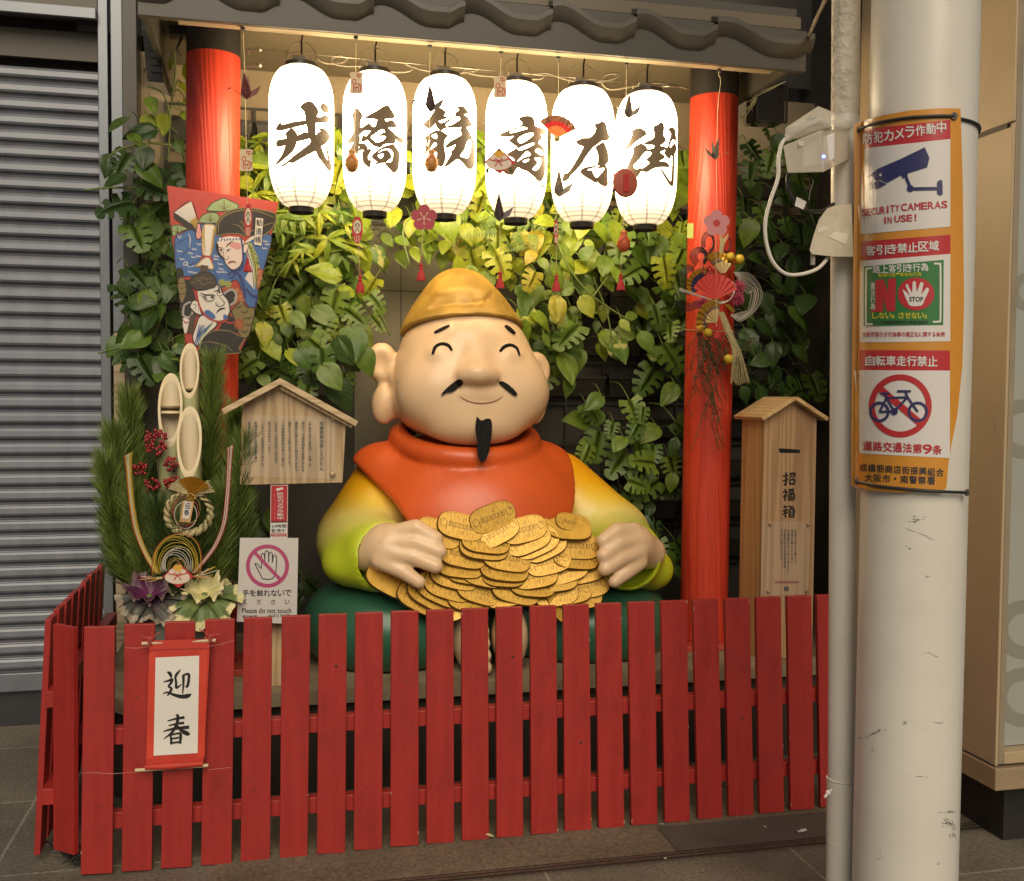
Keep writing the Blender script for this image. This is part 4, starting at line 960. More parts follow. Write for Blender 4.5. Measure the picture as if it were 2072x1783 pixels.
for i, ((a, b_), (c, d)) in enumerate(zip(tops, bots)):
    yy = YF + rs.uniform(-.003, .003); th = 0.02
    A = PY(a, np.interp((a + b_) / 2, XT, YT) + .8, yy + .006); B = PY(b_, np.interp((a + b_) / 2, XT, YT) - .8, yy + .006)
    Cq = PY(c, np.interp((c + d) / 2, XBm, YB) + 1.5, yy - .006); D = PY(d, np.interp((c + d) / 2, XBm, YB) - 1.5, yy - .006)
    bk = Vector((0, th, 0))
    g = MB(); g.hexa([Cq, D, Cq + bk, D + bk, A, B, A + bk, B + bk])
    o = g.build('picket', fred, fn, bevel=0.0018)
    # screw heads where the rails cross, and a few knots and chips
    for z in (0.235, 0.585):
        if rs.random() < .9:
            t = (z - Cq.z) / (A.z - Cq.z); xm = (Cq.x + D.x) / 2 * (1 - t) + (A.x + B.x) / 2 * t + rs.uniform(-.012, .012); ym = Cq.y * (1 - t) + A.y * t
            g = MB(); g.lathe([(0.0028, 0), (0.0001, 0.0012)], 8, Matrix.Translation((xm, ym - .0002, z + rs.uniform(-.01, .01))) @ Matrix.Rotation(pi / 2, 4, 'X'), cap=False)
            g.build('screw_head', nail if rs.random() < .6 else fred, o)
    for _c in range(rs.choice((0, 1, 1, 2))):
        t = rs.choice((rs.uniform(.01, .06), rs.uniform(.9, .995), rs.random())); sd = rs.choice((0.012, .988)); p_ = (Cq.lerp(D, sd)).lerp(A.lerp(B, sd), t) + Vector((0, -.0008, 0)); w_ = rs.uniform(.0015, .004); h_ = rs.uniform(.003, .010)
        g = MB(); g.face([p_ + Vector((w_ * cos(q) * rs.uniform(.6, 1.1), 0, h_ * sin(q) * rs.uniform(.6, 1.1))) for q in np.linspace(0, 2 * pi, 9)[:-1]]); g.build('paint_chip', chip, o)
    if i in (6, 13, 11, 18):
        z = {6: .66, 13: .33, 11: .66, 18: .38}[i]
        t = (z - Cq.z) / (A.z - Cq.z); xm = (Cq.x + D.x) / 2 * (1 - t) + (A.x + B.x) / 2 * t; ym = Cq.y * (1 - t) + A.y * t
        g = MB(); g.lathe([(0.0055, 0), (0.004, 0.001), (0.0001, 0.0014)], 10, Matrix.Translation((xm + .012, ym - .0002, z)) @ Matrix.Rotation(pi / 2, 4, 'X'), cap=False); g.build('knot', nail, o)
for ya, yb_, name in ((1510, 1425, 't'), (1681, 1572, 'b')):
    l, r = PY(160, ya + 2, YF + .022), PY(1588, yb_, YF + .022)
    h = .055; x0, x1 = -0.585, 2.40; k = (r.z - l.z) / (r.x - l.x); z0 = l.z + (x0 - l.x) * k; z1 = l.z + (x1 - l.x) * k
    ya_ = YF + .022
    g = MB(); g.hexa([(x0, ya_, z0), (x1, ya_, z1), (x0, ya_ + .045, z0), (x1, ya_ + .045, z1), (x0, ya_, z0 + h), (x1, ya_, z1 + h), (x0, ya_ + .045, z0 + h), (x1, ya_ + .045, z1 + h)])
    g.build('rail', fred, fn, bevel=0.002)
# side fence running back to the shutter, with a picket set across the corner
sf = empty('side_fence', (-0.74, 4.3, 0), 'short red picket fence running back from the corner towards the roller shutter', 'fence')
A, B = PY(107, 1262.5, 3.66), PY(147.7, 1271, 3.595); Cq, D = PY(107.5, 1719, 3.66), PY(149.5, 1731, 3.585)
n = Vector((B.y - A.y, -(B.x - A.x), 0)).normalized() * -0.02
g = MB(); g.hexa([Cq, D, Cq + n, D + n, A, B, A + n, B + n]); g.build('picket', fred, sf, bevel=0.0018)
y = 3.70
k = 0
while y < 4.95:
    x = -0.735 - (y - 3.7) * .012; h = .835 + rs.uniform(-.006, .006); dx = -0.045
    g = MB(); g.hexa([(x + dx - .02, y, .03), (x + dx, y, .03), (x + dx - .02, y + .095, .03), (x + dx, y + .095, .03), (x - .02, y, h), (x, y, h), (x - .02, y + .095, h), (x, y + .095, h)])
    g.build('picket', fred, sf, bevel=0.0018); y += 0.142
for z in (0.215, 0.545):
    x = -0.735 - .045 * (1 - z / .835)
    g = MB(); g.box((x + .026, 4.30, z + .028), (.045, 1.28, .055)); g.build('rail', fred, sf, bevel=0.002)
# ---- hanging scroll on the fence
W = win(0, 1400, 800, 1776)
scl = empty('hanging_scroll', PY(358, 1480, 3.54), 'red cloth hanging scroll with white panel reading 迎春 tied to the fence', 'scroll')
YSc = 3.535
fr = lambda x, y, o: PY(*W(x, y), YSc + (y - 780) * -.00002 - o)
cloth = mat('scroll_red', (0.50, 0.035, 0.018), 0.6, var=0.1, scale=12, bump=0.2, bscale=250)
def warp(x, y, o):
    return PY(*W(x, y), YSc - o - 0.004 * sin((x - 820) / 340 * pi) - .004 * sin((y - 440) / 720 * 6.0))
pr = Print(warp, (34, 60)); pr.poly([(826, 448), (1160, 438), (1163, 500), (1148, 800), (1128, 1150), (805, 1165), (812, 1100), (822, 800), (830, 520)], cloth, 0)
sc = pr.build('cloth', scl)
md = sc.modifiers.new('t', 'SOLIDIFY'); md.thickness = 0.002
pr = Print(lambda x, y, o: warp(x, y, o) + Vector((0, -.0022, 0)), (34, 60)); pr.poly([(828, 497), (1163, 487), (1163, 492), (828, 503)], mat('scroll_dark', (0.30, 0.018, 0.012), 0.6), 1)
pr.poly([(827, 520), (866, 512), (852, 1100), (812, 1105)], mat('scroll_light', (0.58, 0.05, 0.022), 0.6), 1); pr.poly([(1108, 505), (1150, 500), (1136, 1090), (1094, 1096)], MATS['scroll_light'], 1)
pr.build('trim', sc)
pr = Print(lambda x, y, o: warp(x, y, o) + Vector((0, -.003, 0)), (34, 60)); pr.poly([(864, 541), (1106, 530), (1097, 1070), (853, 1085)], mat('scroll_paper', (0.74, 0.70, 0.64), 0.55, var=0.02), 1)
pp_ = pr.build('paper_panel', scl)
pr = Print(lambda x, y, o: warp(x, y, o) + Vector((0, -.0034, 0)), (34, 60))
ink = flat('ink_black', (0.012, 0.011, 0.012), 0.5)
L_ = 1
def bs(pts, w):
    global L_
    L_ += .3; pr.stroke(pts, w, ink, L_)
bs([(929, 620), (944, 630), (952, 652)], [8, 20, 10])
bs([(908, 676), (938, 668), (955, 662), (950, 680), (936, 700), (952, 712), (940, 738), (928, 752)], [6, 13, 16, 14, 11, 14, 13, 6])
bs([(905, 742), (930, 733), (968, 748), (1010, 757), (1045, 752), (1062, 740)], [5, 10, 16, 22, 22, 3])
bs([(1003, 607), (985, 628), (974, 648), (978, 680), (980, 708), (1008, 688)], [4, 14, 13, 13, 14, 4])
bs([(1018, 640), (1018, 690), (1014, 742)], [16, 12, 6]); bs([(1012, 640), (1046, 632), (1048, 660), (1040, 700), (1028, 698)], [8, 14, 15, 14, 4])
bs([(930, 892), (975, 880), (1024, 872)], [6, 11, 16]); bs([(936, 918), (975, 909), (1022, 902)], [6, 11, 15]); bs([(908, 950), (960, 936), (1050, 926)], [6, 13, 19])
bs([(978, 856), (988, 868), (980, 910), (955, 955), (908, 992)], [10, 17, 15, 14, 3]); bs([(985, 918), (1008, 945), (1040, 962), (1056, 964)], [8, 20, 24, 3])
bs([(944, 966), (950, 990), (950, 1022)], [8, 13, 11]); bs([(946, 970), (995, 960), (1003, 975), (1000, 1018)], [8, 12, 16, 12]); bs([(954, 990), (994, 984)], [9, 10]); bs([(952, 1014), (998, 1008)], [10, 11])
pr.build('lettering', pp_)
rodm = mat('rod_bamboo', (0.58, 0.46, 0.28), 0.5, var=0.1)
def wp(x, y, d=0.0): return PY(*W(x, y), YSc - d)
g = MB(); g.tube([wp(750, 1168), wp(1156, 1140)], .0058, 12); g.build('bottom_rod', rodm, scl, bevel=.0006)
g = MB(); g.tube([wp(806, 1150, .004), wp(960, 1142, .006), wp(1126, 1130, .004)], [.009, .012, .009], 14); g.build('cloth_roll', cloth, scl, smooth='auto')
g = MB(); g.tube([wp(787, 464), wp(1197, 446)], .0056, 12); g.build('top_rod', rodm, scl)
cord = mat('cord_twist', (0.40, 0.06, 0.05), 0.6, var=0.7, scale=300)
for cx, cy in ((832, 440), (1168, 425)):
    g = MB()
    s_ = 1 if cx > 1000 else -1
    g.tube(catmull([wp(cx, cy + 20, .006), wp(cx + 12, cy, .012), wp(cx - 8, cy - 10, .010), wp(cx + 8, cy + 30, .012), wp(cx - 14, cy + 10, .014), wp(cx + 6, cy - 4, .010), wp(cx + s_ * 30, cy - 10, .006), wp(cx + s_ * 52, cy - 12, .004)], 5), .0022, 6)
    g.tube(catmull([wp(cx, cy, .01), wp(cx - s_ * 30, cy - 22, .004), wp(cx - s_ * 62, cy - 42, -.01)], 5), .002, 6)
    g.build('tie_cord', cord, scl, smooth=True)
for pts in ([(690, 487), (760, 490), (826, 480)], [(1150, 480), (1220, 470), (1300, 446)], [(455, 1184), (520, 1181), (620, 1187), (750, 1178)], [(1150, 1166), (1220, 1158), (1285, 1150)]):
    g = MB(); g.tube([wp(x, y, .018) + Vector((0, .0, 0)) for x, y in pts], .0008, 4); g.build('fishing_line', mat('nylon', (0.6, 0.25, 0.22), 0.3), scl, smooth=True)
# ================================================================== STATUE
SX, SY = 0.92, 4.62
ST = Matrix.Translation((SX, SY, ZP))
st = empty('seated_statue', (SX, SY, ZP), 'large smiling seated statue in gold cap and orange bib behind a heap of gold coins', 'statue')
skin = mat('statue_skin', (0.77, 0.54, 0.32), 0.30, var=0.03, scale=4, bump=0.03, bscale=35, spec=0.45)
orange = mat('statue_orange', (0.66, 0.105, 0.018), 0.36, var=0.06, scale=5, bump=0.06, bscale=40, dirt=(0.5, 0.09, 0.03), dirt_scale=6, dirt_amt=0.5)
green = mat('statue_green', (0.030, 0.115, 0.065), 0.30, var=0.10, scale=4, bump=0.03, bscale=30)
goldcap = mat('statue_gold', (0.46, 0.275, 0.05), 0.42, metal=0.2, var=0.32, scale=7, bump=0.10, bscale=26, dirt=(0.40, 0.22, 0.05), dirt_scale=9, dirt_amt=0.6)
black = mat('statue_black', (0.010, 0.009, 0.008), 0.6, spec=0.15, var=0.3, scale=20, bump=0.25, bscale=60, stretch=(3, 3, .4))
def sleeve_mat():
    m = bpy.data.materials.new('statue_sleeve'); m.use_nodes = True; nt = m.node_tree; N = nt.nodes; L = nt.links; b = N['Principled BSDF']
    tc = N.new('ShaderNodeTexCoord'); sp = N.new('ShaderNodeSeparateXYZ'); L.new(tc.outputs['Object'], sp.inputs[0])
    nz = N.new('ShaderNodeTexNoise'); nz.inputs['Scale'].default_value = 3; L.new(tc.outputs['Object'], nz.inputs[0])
    # airbrushed band: amber shoulder, pale yellow arm, lime cuff
    a = N.new('ShaderNodeMath'); a.operation = 'MULTIPLY_ADD'; L.new(sp.outputs[1], a.inputs[0]); a.inputs[1].default_value = 0.55; L.new(sp.outputs[2], a.inputs[2])
    c = N.new('ShaderNodeMath'); c.operation = 'MULTIPLY_ADD'; L.new(nz.outputs['Fac'], c.inputs[0]); c.inputs[1].default_value = 0.06; L.new(a.outputs[0], c.inputs[2])
    r = N.new('ShaderNodeMapRange'); r.inputs['From Min'].default_value = 0.20; r.inputs['From Max'].default_value = 0.90; L.new(c.outputs[0], r.inputs[0])
    cr = N.new('ShaderNodeValToRGB'); e = cr.color_ramp.elements
    e[0].position = 0.0; e[0].color = (0.46, 0.58, 0.02, 1); e[1].position = 1.0; e[1].color = (0.78, 0.33, 0.005, 1)
    for p, col in ((0.35, (0.54, 0.62, 0.04, 1)), (0.46, (0.68, 0.64, 0.15, 1)), (0.57, (0.76, 0.64, 0.18, 1)), (0.69, (0.80, 0.55, 0.05, 1)), (0.82, (0.80, 0.42, 0.008, 1))):
        q = e.new(p); q.color = col
    L.new(r.outputs[0], cr.inputs[0]); L.new(cr.outputs[0], b.inputs['Base Color']); b.inputs['Roughness'].default_value = 0.36
    return m
sleeve = sleeve_mat()
# ---- trousers
S = SDF((-.95, -.45, -.05), (1.05, .55, .55), 0.016)
S.add(S.ell((-.42, -.02, .16), (.39, .37, .255)), 0); S.add(S.ell((.50, -.02, .13), (.40, .37, .255)), .03); S.add(S.ell((.03, .08, .2), (.62, .32, .26)), .08)
S.cut(-S.Z, .02); S.mesh('trousers', green, st, ST)
# ---- feet, sole to sole
S = SDF((-.28, -.55, -.05), (.26, -.1, .36), 0.009)
for sx in (-1, 1):
    S.add(S.ell((-.02 + sx * .085, -.33, .145), (.078, .12, .145)), .012)
    for k in range(5): S.add(S.ell((-.02 + sx * (.034 + .004 * k), -.425 + .004 * abs(k - 1), .035 + .052 * k), (.026, .03, .030 - .002 * k)), .010)
S.cut(-S.Z, .01); S.mesh('feet', skin, st, ST)
# ---- sleeves
for sx in (-1, 1):
    S = SDF((-.95 if sx < 0 else .1, -.55, .2), (-.1 if sx < 0 else 1.05, .5, 1.05), 0.012)
    if sx < 0:
        S.add(S.cap((-.40, .12, .72), (-.545, -.02, .54), .20, .19), 0); S.add(S.cap((-.555, -.05, .53), (-.495, -.30, .505), .175, .155), .05)
        S.add(S.ell((-.615, -.20, .455), (.11, .15, .085)), .06)
        S.sub(S.cap((-.40, -.56, .52), (-.475, -.33, .505), .145, .130), .012)
    else:
        S.add(S.cap((.38, .12, .72), (.605, -.02, .51), .20, .195), 0); S.add(S.cap((.615, -.05, .50), (.615, -.27, .470), .18, .160), .05)
        S.add(S.ell((.765, -.15, .385), (.11, .14, .10)), .07)
        S.sub(S.cap((.56, -.54, .485), (.60, -.30, .470), .150, .134), .012)
    S.mesh('sleeve', sleeve, st, ST)
# ---- bib with standing collar
S = SDF((-.75, -.55, .35), (.65, .5, 1.2), 0.012)
S.add(S.ell((-.02, .03, .58), (.55, .43, .42)), 0); S.add(S.cap((-.44, .06, .80), (.30, .06, .79), .155, .155), .10)
zz = S.Z
xl = np.interp(zz, [.4, .5, .63, .72, .80, .90, .96], [-.32, -.33, -.362, -.42, -.50, -.60, -.63]); xr_ = np.interp(zz, [.4, .5, .63, .80, .90, .96], [.32, .33, .350, .41, .425, .43])
edge = np.maximum(xl - S.X, S.X - xr_) * .8
S.d = np.maximum(S.d - .012, edge)
rotc = Matrix.Rotation(0.26, 3, 'X')
S.add(S.torus((-.068, .03, .985), .300, .300, .050, np.array(rotc)), .012)
S.sub(S.cap((-.050, -.375, .885), (-.045, -.42, .78), .010, .004), .03)
bib = S.mesh('bib', orange, st, ST)
# ---- head
S = SDF((-.60, -.50, .88), (.50, .42, 1.70), 0.0095)
hx = -.047; hc = -.070
S.add(S.ell((hc, .0, 1.25), (.320, .325, .275)), 0); S.add(S.ell((hc, -.005, 1.140), (.326, .320, .178)), .06)
S.add(S.ell((hc - .008, .01, 1.37), (.270, .293, .25)), .10)
for sx in (-1, 1):
    S.add(S.ell((hx - .02 + sx * .19, -.19, 1.195), (.13, .115, .12)), .14)
S.add(S.ell((hx - .025, -.245, 1.045), (.16, .075, .065)), .12)
for sx in (-1, 1):
    S.sub(S.ell((hx - .032 + sx * .080, -.362, 1.40), (.04, .035, .04)), .08)            # shallow hollow beside the bridge
    S.sub(S.ell((hx - .032 + sx * .150, -.350, 1.385), (.05, .028, .03)), .05)
    S.add(S.ell((hx - .032 + sx * .147, -.262, 1.350), (.052, .034, .036)), .030)        # closed lids
S.add(S.cap((hx - .030, -.282, 1.36), (hx - .036, -.325, 1.29), .022, .045), .06)
S.add(S.ell((hx - .036, -.358, 1.272), (.070, .052, .048)), .025)
for sx in (-1, 1): S.add(S.ell((hx - .034 + sx * .058, -.342, 1.262), (.034, .036, .034)), .022)
S.add(S.ell((hx - .026, -.308, 1.188), (.100, .046, .040)), .024)
S.add(S.ell((hx - .026, -.300, 1.135), (.060, .032, .020)), .035)
for sx in (-1, 1):
    ex = -.440 if sx < 0 else .268
    S.add(S.ell((ex + .005 * sx, .07, 1.325 if sx < 0 else 1.295), (.072, .05, .092)), .012)
    S.add(S.ell((ex - .005 * sx, .06, 1.135), (.060, .05, .092)), .04)
    S.sub(S.ell((ex + .018 * sx, .012, 1.320 if sx < 0 else 1.29), (.045, .035, .062)), .022)
    S.add(S.ell((ex - .045 * sx, .03, 1.255), (.022, .03, .045)), .02)
head = S.mesh('head', skin, st, ST)
V = [ST @ Vector((0, 0, 0)) * 0 + (WM(st) @ v.co) for v in head.data.vertices]
HB = BVHTree.FromPolygons(V, [tuple(p.vertices) for p in head.data.polygons])
WH = win(940, 660, 1440, 1714)
def onhead(zx, zy, out=0.0):
    d = ray(*WH(zx, zy)).normalized(); h = HB.ray_cast(CAM, d)
    if h[0] is None: return None
    return h[0] + h[1] * out
def facestroke(name, pts, wd, m, out=0.001, n=8):
    k = 0.2361 * 4.3 / FPX
    P = [Vector((p[0], p[1], w)) for p, w in zip(pts, wd)]
    P = catmull(P, 6); q = []; rr = []
    for p in P:
        h = onhead(p.x, p.y, out)
        if h is not None: q.append(h); rr.append(max(.0006, p.z * k * .74))
    g = MB(); g.tube(q, rr, n); return g.build(name, m, st, smooth=True)
facestroke('eye_line', [(487, 775), (510, 715), (565, 688), (620, 702), (650, 744)], [16, 22, 23, 22, 14], black)
facestroke('eye_line', [(1062, 752), (1098, 712), (1150, 698), (1204, 727), (1229, 786)], [16, 22, 23, 22, 14], black)
def facepatch(name, pts, m, out=0.0025):
    pts2 = [(p.x, p.y) for p in catmull([(x, y, 0) for x, y in pts], 3, True)]
    pr = Print(lambda x, y, o: onhead(x, y, out) or PY(*WH(x, y), 4.3), (14, 14)); pr.poly(pts2, m, 0)
    o = pr.build(name, st); o.modifiers.new('t', 'SOLIDIFY').thickness = 0.006
    return o
facepatch('eyebrow', [(502, 596), (520, 578), (570, 552), (626, 531), (630, 538), (585, 566), (530, 592)], black)
facepatch('eyebrow', [(1098, 536), (1115, 534), (1150, 556), (1182, 590), (1184, 606), (1165, 600), (1125, 568)], black)
facepatch('moustache', [(558, 1130), (580, 1090), (640, 1035), (715, 985), (748, 1005), (740, 1030), (680, 1080), (640, 1100), (600, 1105)], black, .004)
facepatch('moustache', [(1050, 1005), (1085, 1010), (1150, 1050), (1200, 1105), (1200, 1128), (1170, 1122), (1110, 1075), (1055, 1028)], black, .004)
facestroke('mouth_line', [(712, 1128), (740, 1150), (800, 1180), (890, 1196), (990, 1185), (1060, 1155), (1088, 1132)], [3, 8, 9, 10, 9, 8, 3], mat('mouth_brown', (0.30, 0.15, 0.09), 0.5), -.0005, 6)
ct = onhead(925, 1400); yb = ct.y - .016
g = MB(); g.prism([(p.x, p.y) for p in catmull([(866, 1310, 0), (880, 1322, 0), (905, 1342, 0), (950, 1326, 0), (985, 1335, 0), (995, 1400, 0), (985, 1520, 0), (965, 1620, 0), (930, 1692, 0), (895, 1690, 0), (868, 1620, 0), (868, 1530, 0), (853, 1430, 0), (857, 1350, 0)], 3, True)], lambda u, v, o: PY(*WH(u, v), yb - o + max(0, (1400 - v)) * .00005), 0.045)
g.build('beard', black, st, bevel=0.004)
# ---- cap
S = SDF((-.45, -.42, 1.36), (.36, .45, 1.85), 0.0085)
S.add(S.ell((-.082, .01, 1.45), (.284, .303, .160)), 0)
S.add(S.ell((-.088, .03, 1.530), (.215, .222, .200)), .09)
S.add(S.ell((-.105, .0, 1.650), (.115, .125, .095)), .07)
def front_y(x, z):
    i = int(round((x - S.lo[0]) / S.h)); k = int(round((z - S.lo[2]) / S.h)); c = S.d[i, :, k]; j = int(np.argmax(c < 0)); return S.lo[1] + S.h * j
gp = [(-.25, 1.560), (-.19, 1.576), (-.12, 1.578), (-.06, 1.582), (-.01, 1.596), (.025, 1.628)]
G_ = [(x, front_y(x, z), z) for x, z in gp]
for i, (p, q) in enumerate(zip(G_, G_[1:])): S.sub(S.cap(p, q, .006, .006 if i < 4 else .001), .020)
S.add(S.ell((-.125, -.105, 1.625), (.105, .075, .040)), .035)
brim = 1.475 - .23 * S.Y + .03 * S.X
S.add(np.maximum(S.ell((-.082, .01, 1.45), (.286, .305, .164)), S.Z - (brim + .058)), .004)
S.cut(brim - S.Z, .005)
S.mesh('cap', goldcap, st, ST)
# ---- hands
def W2(x, y): return 566.6 + x * .4539, 485.6 + y * .4539
def lp(px, py, Y): return np.array(PY(px, py, Y) - Vector((SX, SY, ZP)))
def hand(palm, pr_, fingers, thumb, wrist):
    pts = [lp(*q[:2], q[2]) for f in fingers for q in f] + [palm, wrist]
    lo = np.min(pts, 0) - .13; hi = np.max(pts, 0) + .13
    S = SDF(lo, hi, 0.006)
    S.add(S.ell(palm, pr_), 0); S.add(S.cap(palm, wrist, .085, .075), .05)
    for f, r in zip(fingers, (.034, .035, .034, .031)):
        a, b_, c = [lp(*q[:2], q[2]) for q in f]
        d = np.minimum(S.cap(a, b_, r * 1.12, r * 1.05), S.cap(b_, c, r * 1.05, r * .88))
        k = .020
        S.add(d, k)
    a, b_ = thumb; S.add(S.cap(a, b_, .034, .028), .02)
    return S.mesh('hand', skin, st, ST)
pc = lp(783, 1108, 4.24)
hand(pc, (.095, .075, .095), [[(795, 1080, 4.20), (842, 1068, 4.165), (882, 1090, 4.145)], [(785, 1098, 4.19), (842, 1098, 4.150), (889, 1116, 4.125)], [(778, 1118, 4.18), (835, 1126, 4.140), (882, 1146, 4.115)], [(768, 1135, 4.18), (815, 1156, 4.145), (848, 1178, 4.125)]], (lp(800, 1085, 4.27), lp(862, 1100, 4.22)), lp(742, 1120, 4.30))
pc = lp(1280, 1102, 4.24)
hand(pc, (.070, .07, .085), [[(1280, 1074, 4.20), (1248, 1074, 4.165), (1220, 1094, 4.150)], [(1288, 1092, 4.19), (1252, 1100, 4.150), (1221, 1124, 4.130)], [(1292, 1116, 4.18), (1256, 1130, 4.140), (1224, 1152, 4.120)], [(1294, 1138, 4.18), (1268, 1158, 4.145), (1243, 1177, 4.130)]], (lp(1272, 1080, 4.27), lp(1222, 1100, 4.22)), lp(1312, 1118, 4.31))
# ---- heap of oval gold coins
coin_m = bpy.data.materials.new('coin_gold'); coin_m.use_nodes = True
nt = coin_m.node_tree; N = nt.nodes; L = nt.links; b = N['Principled BSDF']
b.inputs['Metallic'].default_value = 0.25; b.inputs['Roughness'].default_value = 0.42
tc = N.new('ShaderNodeTexCoord'); mp = N.new('ShaderNodeMapping'); mp.inputs['Scale'].default_value = (260, 34, 20); L.new(tc.outputs['Object'], mp.inputs[0])
vo = N.new('ShaderNodeTexNoise'); vo.inputs['Scale'].default_value = 1.0; vo.inputs['Detail'].default_value = 2; L.new(mp.outputs[0], vo.inputs['Vector'])
cr = N.new('ShaderNodeValToRGB'); cr.color_ramp.elements[0].position = .34; cr.color_ramp.elements[0].color = (0.40, 0.21, 0.025, 1); cr.color_ramp.elements[1].position = .46; cr.color_ramp.elements[1].color = (0.76, 0.45, 0.07, 1)
L.new(vo.outputs['Fac'], cr.inputs[0]); L.new(cr.outputs[0], b.inputs['Base Color'])
bp = N.new('ShaderNodeBump'); bp.inputs['Strength'].default_value = .5; bp.inputs['Distance'].default_value = .002; L.new(vo.outputs['Fac'], bp.inputs['Height']); L.new(bp.outputs[0], b.inputs['Normal'])
coin_rim = mat('coin_rim', (0.76, 0.45, 0.07), 0.40, metal=0.25, var=0.15, scale=20)
coin_ink = mat('coin_line', (0.13, 0.065, 0.012), 0.5, metal=0.3)
coin_edge_shade = mat('coin_edge_shade', (0.12, 0.062, 0.012), 0.5, metal=0.2)  # thick dark edges, with the shadow gaps under each coin painted in
def coin_mesh(stamped):
    g = MB(); a, c, t = 0.101, 0.056, 0.0095
    ol = [(a * (abs(cos(q)) ** .62) * (1 if cos(q) >= 0 else -1), c * (abs(sin(q)) ** .78) * (1 if sin(q) >= 0 else -1)) for q in np.linspace(0, 2 * pi, 45)[:-1]]
    rings = [(.965, -t), (1.0, -t * .45), (1.0, t * .45), (.97, t), (.93, t), (.91, t * .78)]
    b0 = len(g.v)
    for s_, z in rings: g.v += [(x * s_, y * s_, z) for x, y in ol]
    n = len(ol)
    for r in range(len(rings) - 1):
        for i in range(n): g.f.append((b0 + r * n + i, b0 + r * n + (i + 1) % n, b0 + (r + 1) * n + (i + 1) % n, b0 + (r + 1) * n + i)); g.mi.append(3 if r < 3 else 1)
    g.f.append(tuple(b0 + i for i in reversed(range(n)))); g.mi.append(3)
    g.f.append(tuple(b0 + (len(rings) - 1) * n + i for i in range(n))); g.mi.append(0 if stamped else 1)
    if stamped:
        g.m = 2; z = t * .78 + .0006
        def line(pts, w=.0016, closed=True):
            P = [Vector((x, y, 0)) for x, y in pts]
            for i in range(len(P) if closed else len(P) - 1):
                p, q = P[i], P[(i + 1) % len(P)]; d = (q - p).normalized(); s_ = Vector((-d.y, d.x, 0)) * w / 2; e = d * w / 2; zz = Vector((0, 0, z + i * .00002))
                g.face([p - e - s_ + zz, q + e - s_ + zz, q + e + s_ + zz, p - e + s_ + zz])
        line([(-.052, -.009), (.052, -.009), (.052, .009), (-.052, .009)])
        for k in range(6):
            x = -.043 + k * .017; line([(x - .005, -.005), (x + .005, -.005), (x + .005, .004), (x, .004), (x, -.002)], .0014, False); line([(x - .006, .001), (x + .003, .006)], .0014, False)
        for s_ in (-1, 1): line([(s_ * .062, -.008), (s_ * .076, -.017), (s_ * .088, -.010), (s_ * .088, .010), (s_ * .076, .017), (s_ * .062, .008)])
        for y in (.026, -.027): line([(.010 + .007 * cos(q), y + .006 * sin(q)) for q in np.linspace(0, 2 * pi, 9)[:-1]], .0014)
    me = bpy.data.meshes.new('gold_coin'); me.from_pydata(g.v, [], g.f)
    for m in (coin_m, coin_rim, coin_ink, coin_edge_shade): me.materials.append(m)
    me.polygons.foreach_set('material_index', g.mi)
    return me
CM, CM0 = coin_mesh(True), coin_mesh(False)
WC = win(900, 1240, 1560, 2072)
#  x, y, tilt of the long axis, lean back (deg), size, layer, stamped
coins = [(1040,165,-19,12,1,9,1),(790,238,14,22,1,8,1),(1085,285,-27,40,.92,8,1),(615,292,21,28,1,7,1),(1285,265,-13,28,1,7,1),(1640,262,4,55,1,8,0),(1670,215,12,50,.8,6,1),(1385,372,-23,40,1,6,1),(1320,352,-22,48,1,5.5,1),(1700,395,4,30,1.05,7,1),(1690,485,6,50,1.05,6,1),(985,360,8,50,1.05,6,1),(970,408,8,48,1.05,5.4,1),(1150,490,11,38,1.05,5.2,1),(1475,520,-12,38,1.0,5,1),(1455,405,-24,48,.95,5.2,1),
 (800,465,13,45,1.05,4.6,1),(780,558,8,55,1.0,4,1),(1130,580,8,55,1.05,4,1),(1620,588,-16,40,.95,4.3,1),(1775,598,-12,40,.85,4.2,1),(1770,700,-6,35,1.05,3.2,1),(740,630,15,42,1.05,3.4,1),(970,632,13,48,.9,3.6,1),(830,622,10,55,.8,3.5,1),(1120,640,5,58,.9,3.4,1),(1370,635,-8,50,1.0,3.6,1),(1545,668,-5,48,.9,3.4,1),(1350,705,6,52,1.0,2.8,1),(690,712,19,42,1.05,2.8,1),(625,742,26,42,1.08,2.2,1),(555,775,30,42,1.08,1.6,1),(460,810,29,42,.98,1.0,1),(240,668,29,38,1.1,1,0),(930,752,19,40,.95,2.4,1),(1220,745,15,40,1.05,2.2,1),(1130,800,-8,50,.8,1.6,1),(1540,775,-8,40,.95,2.0,1),(1562,840,62,35,.85,1.2,1),(1720,800,-4,50,1.0,1.6,1),(770,890,-20,45,.75,.6,1),(850,828,14,50,.9,1.4,1),(1430,232,10,40,.6,5.5,1),(1640,760,-8,50,1.0,1.6,1)]
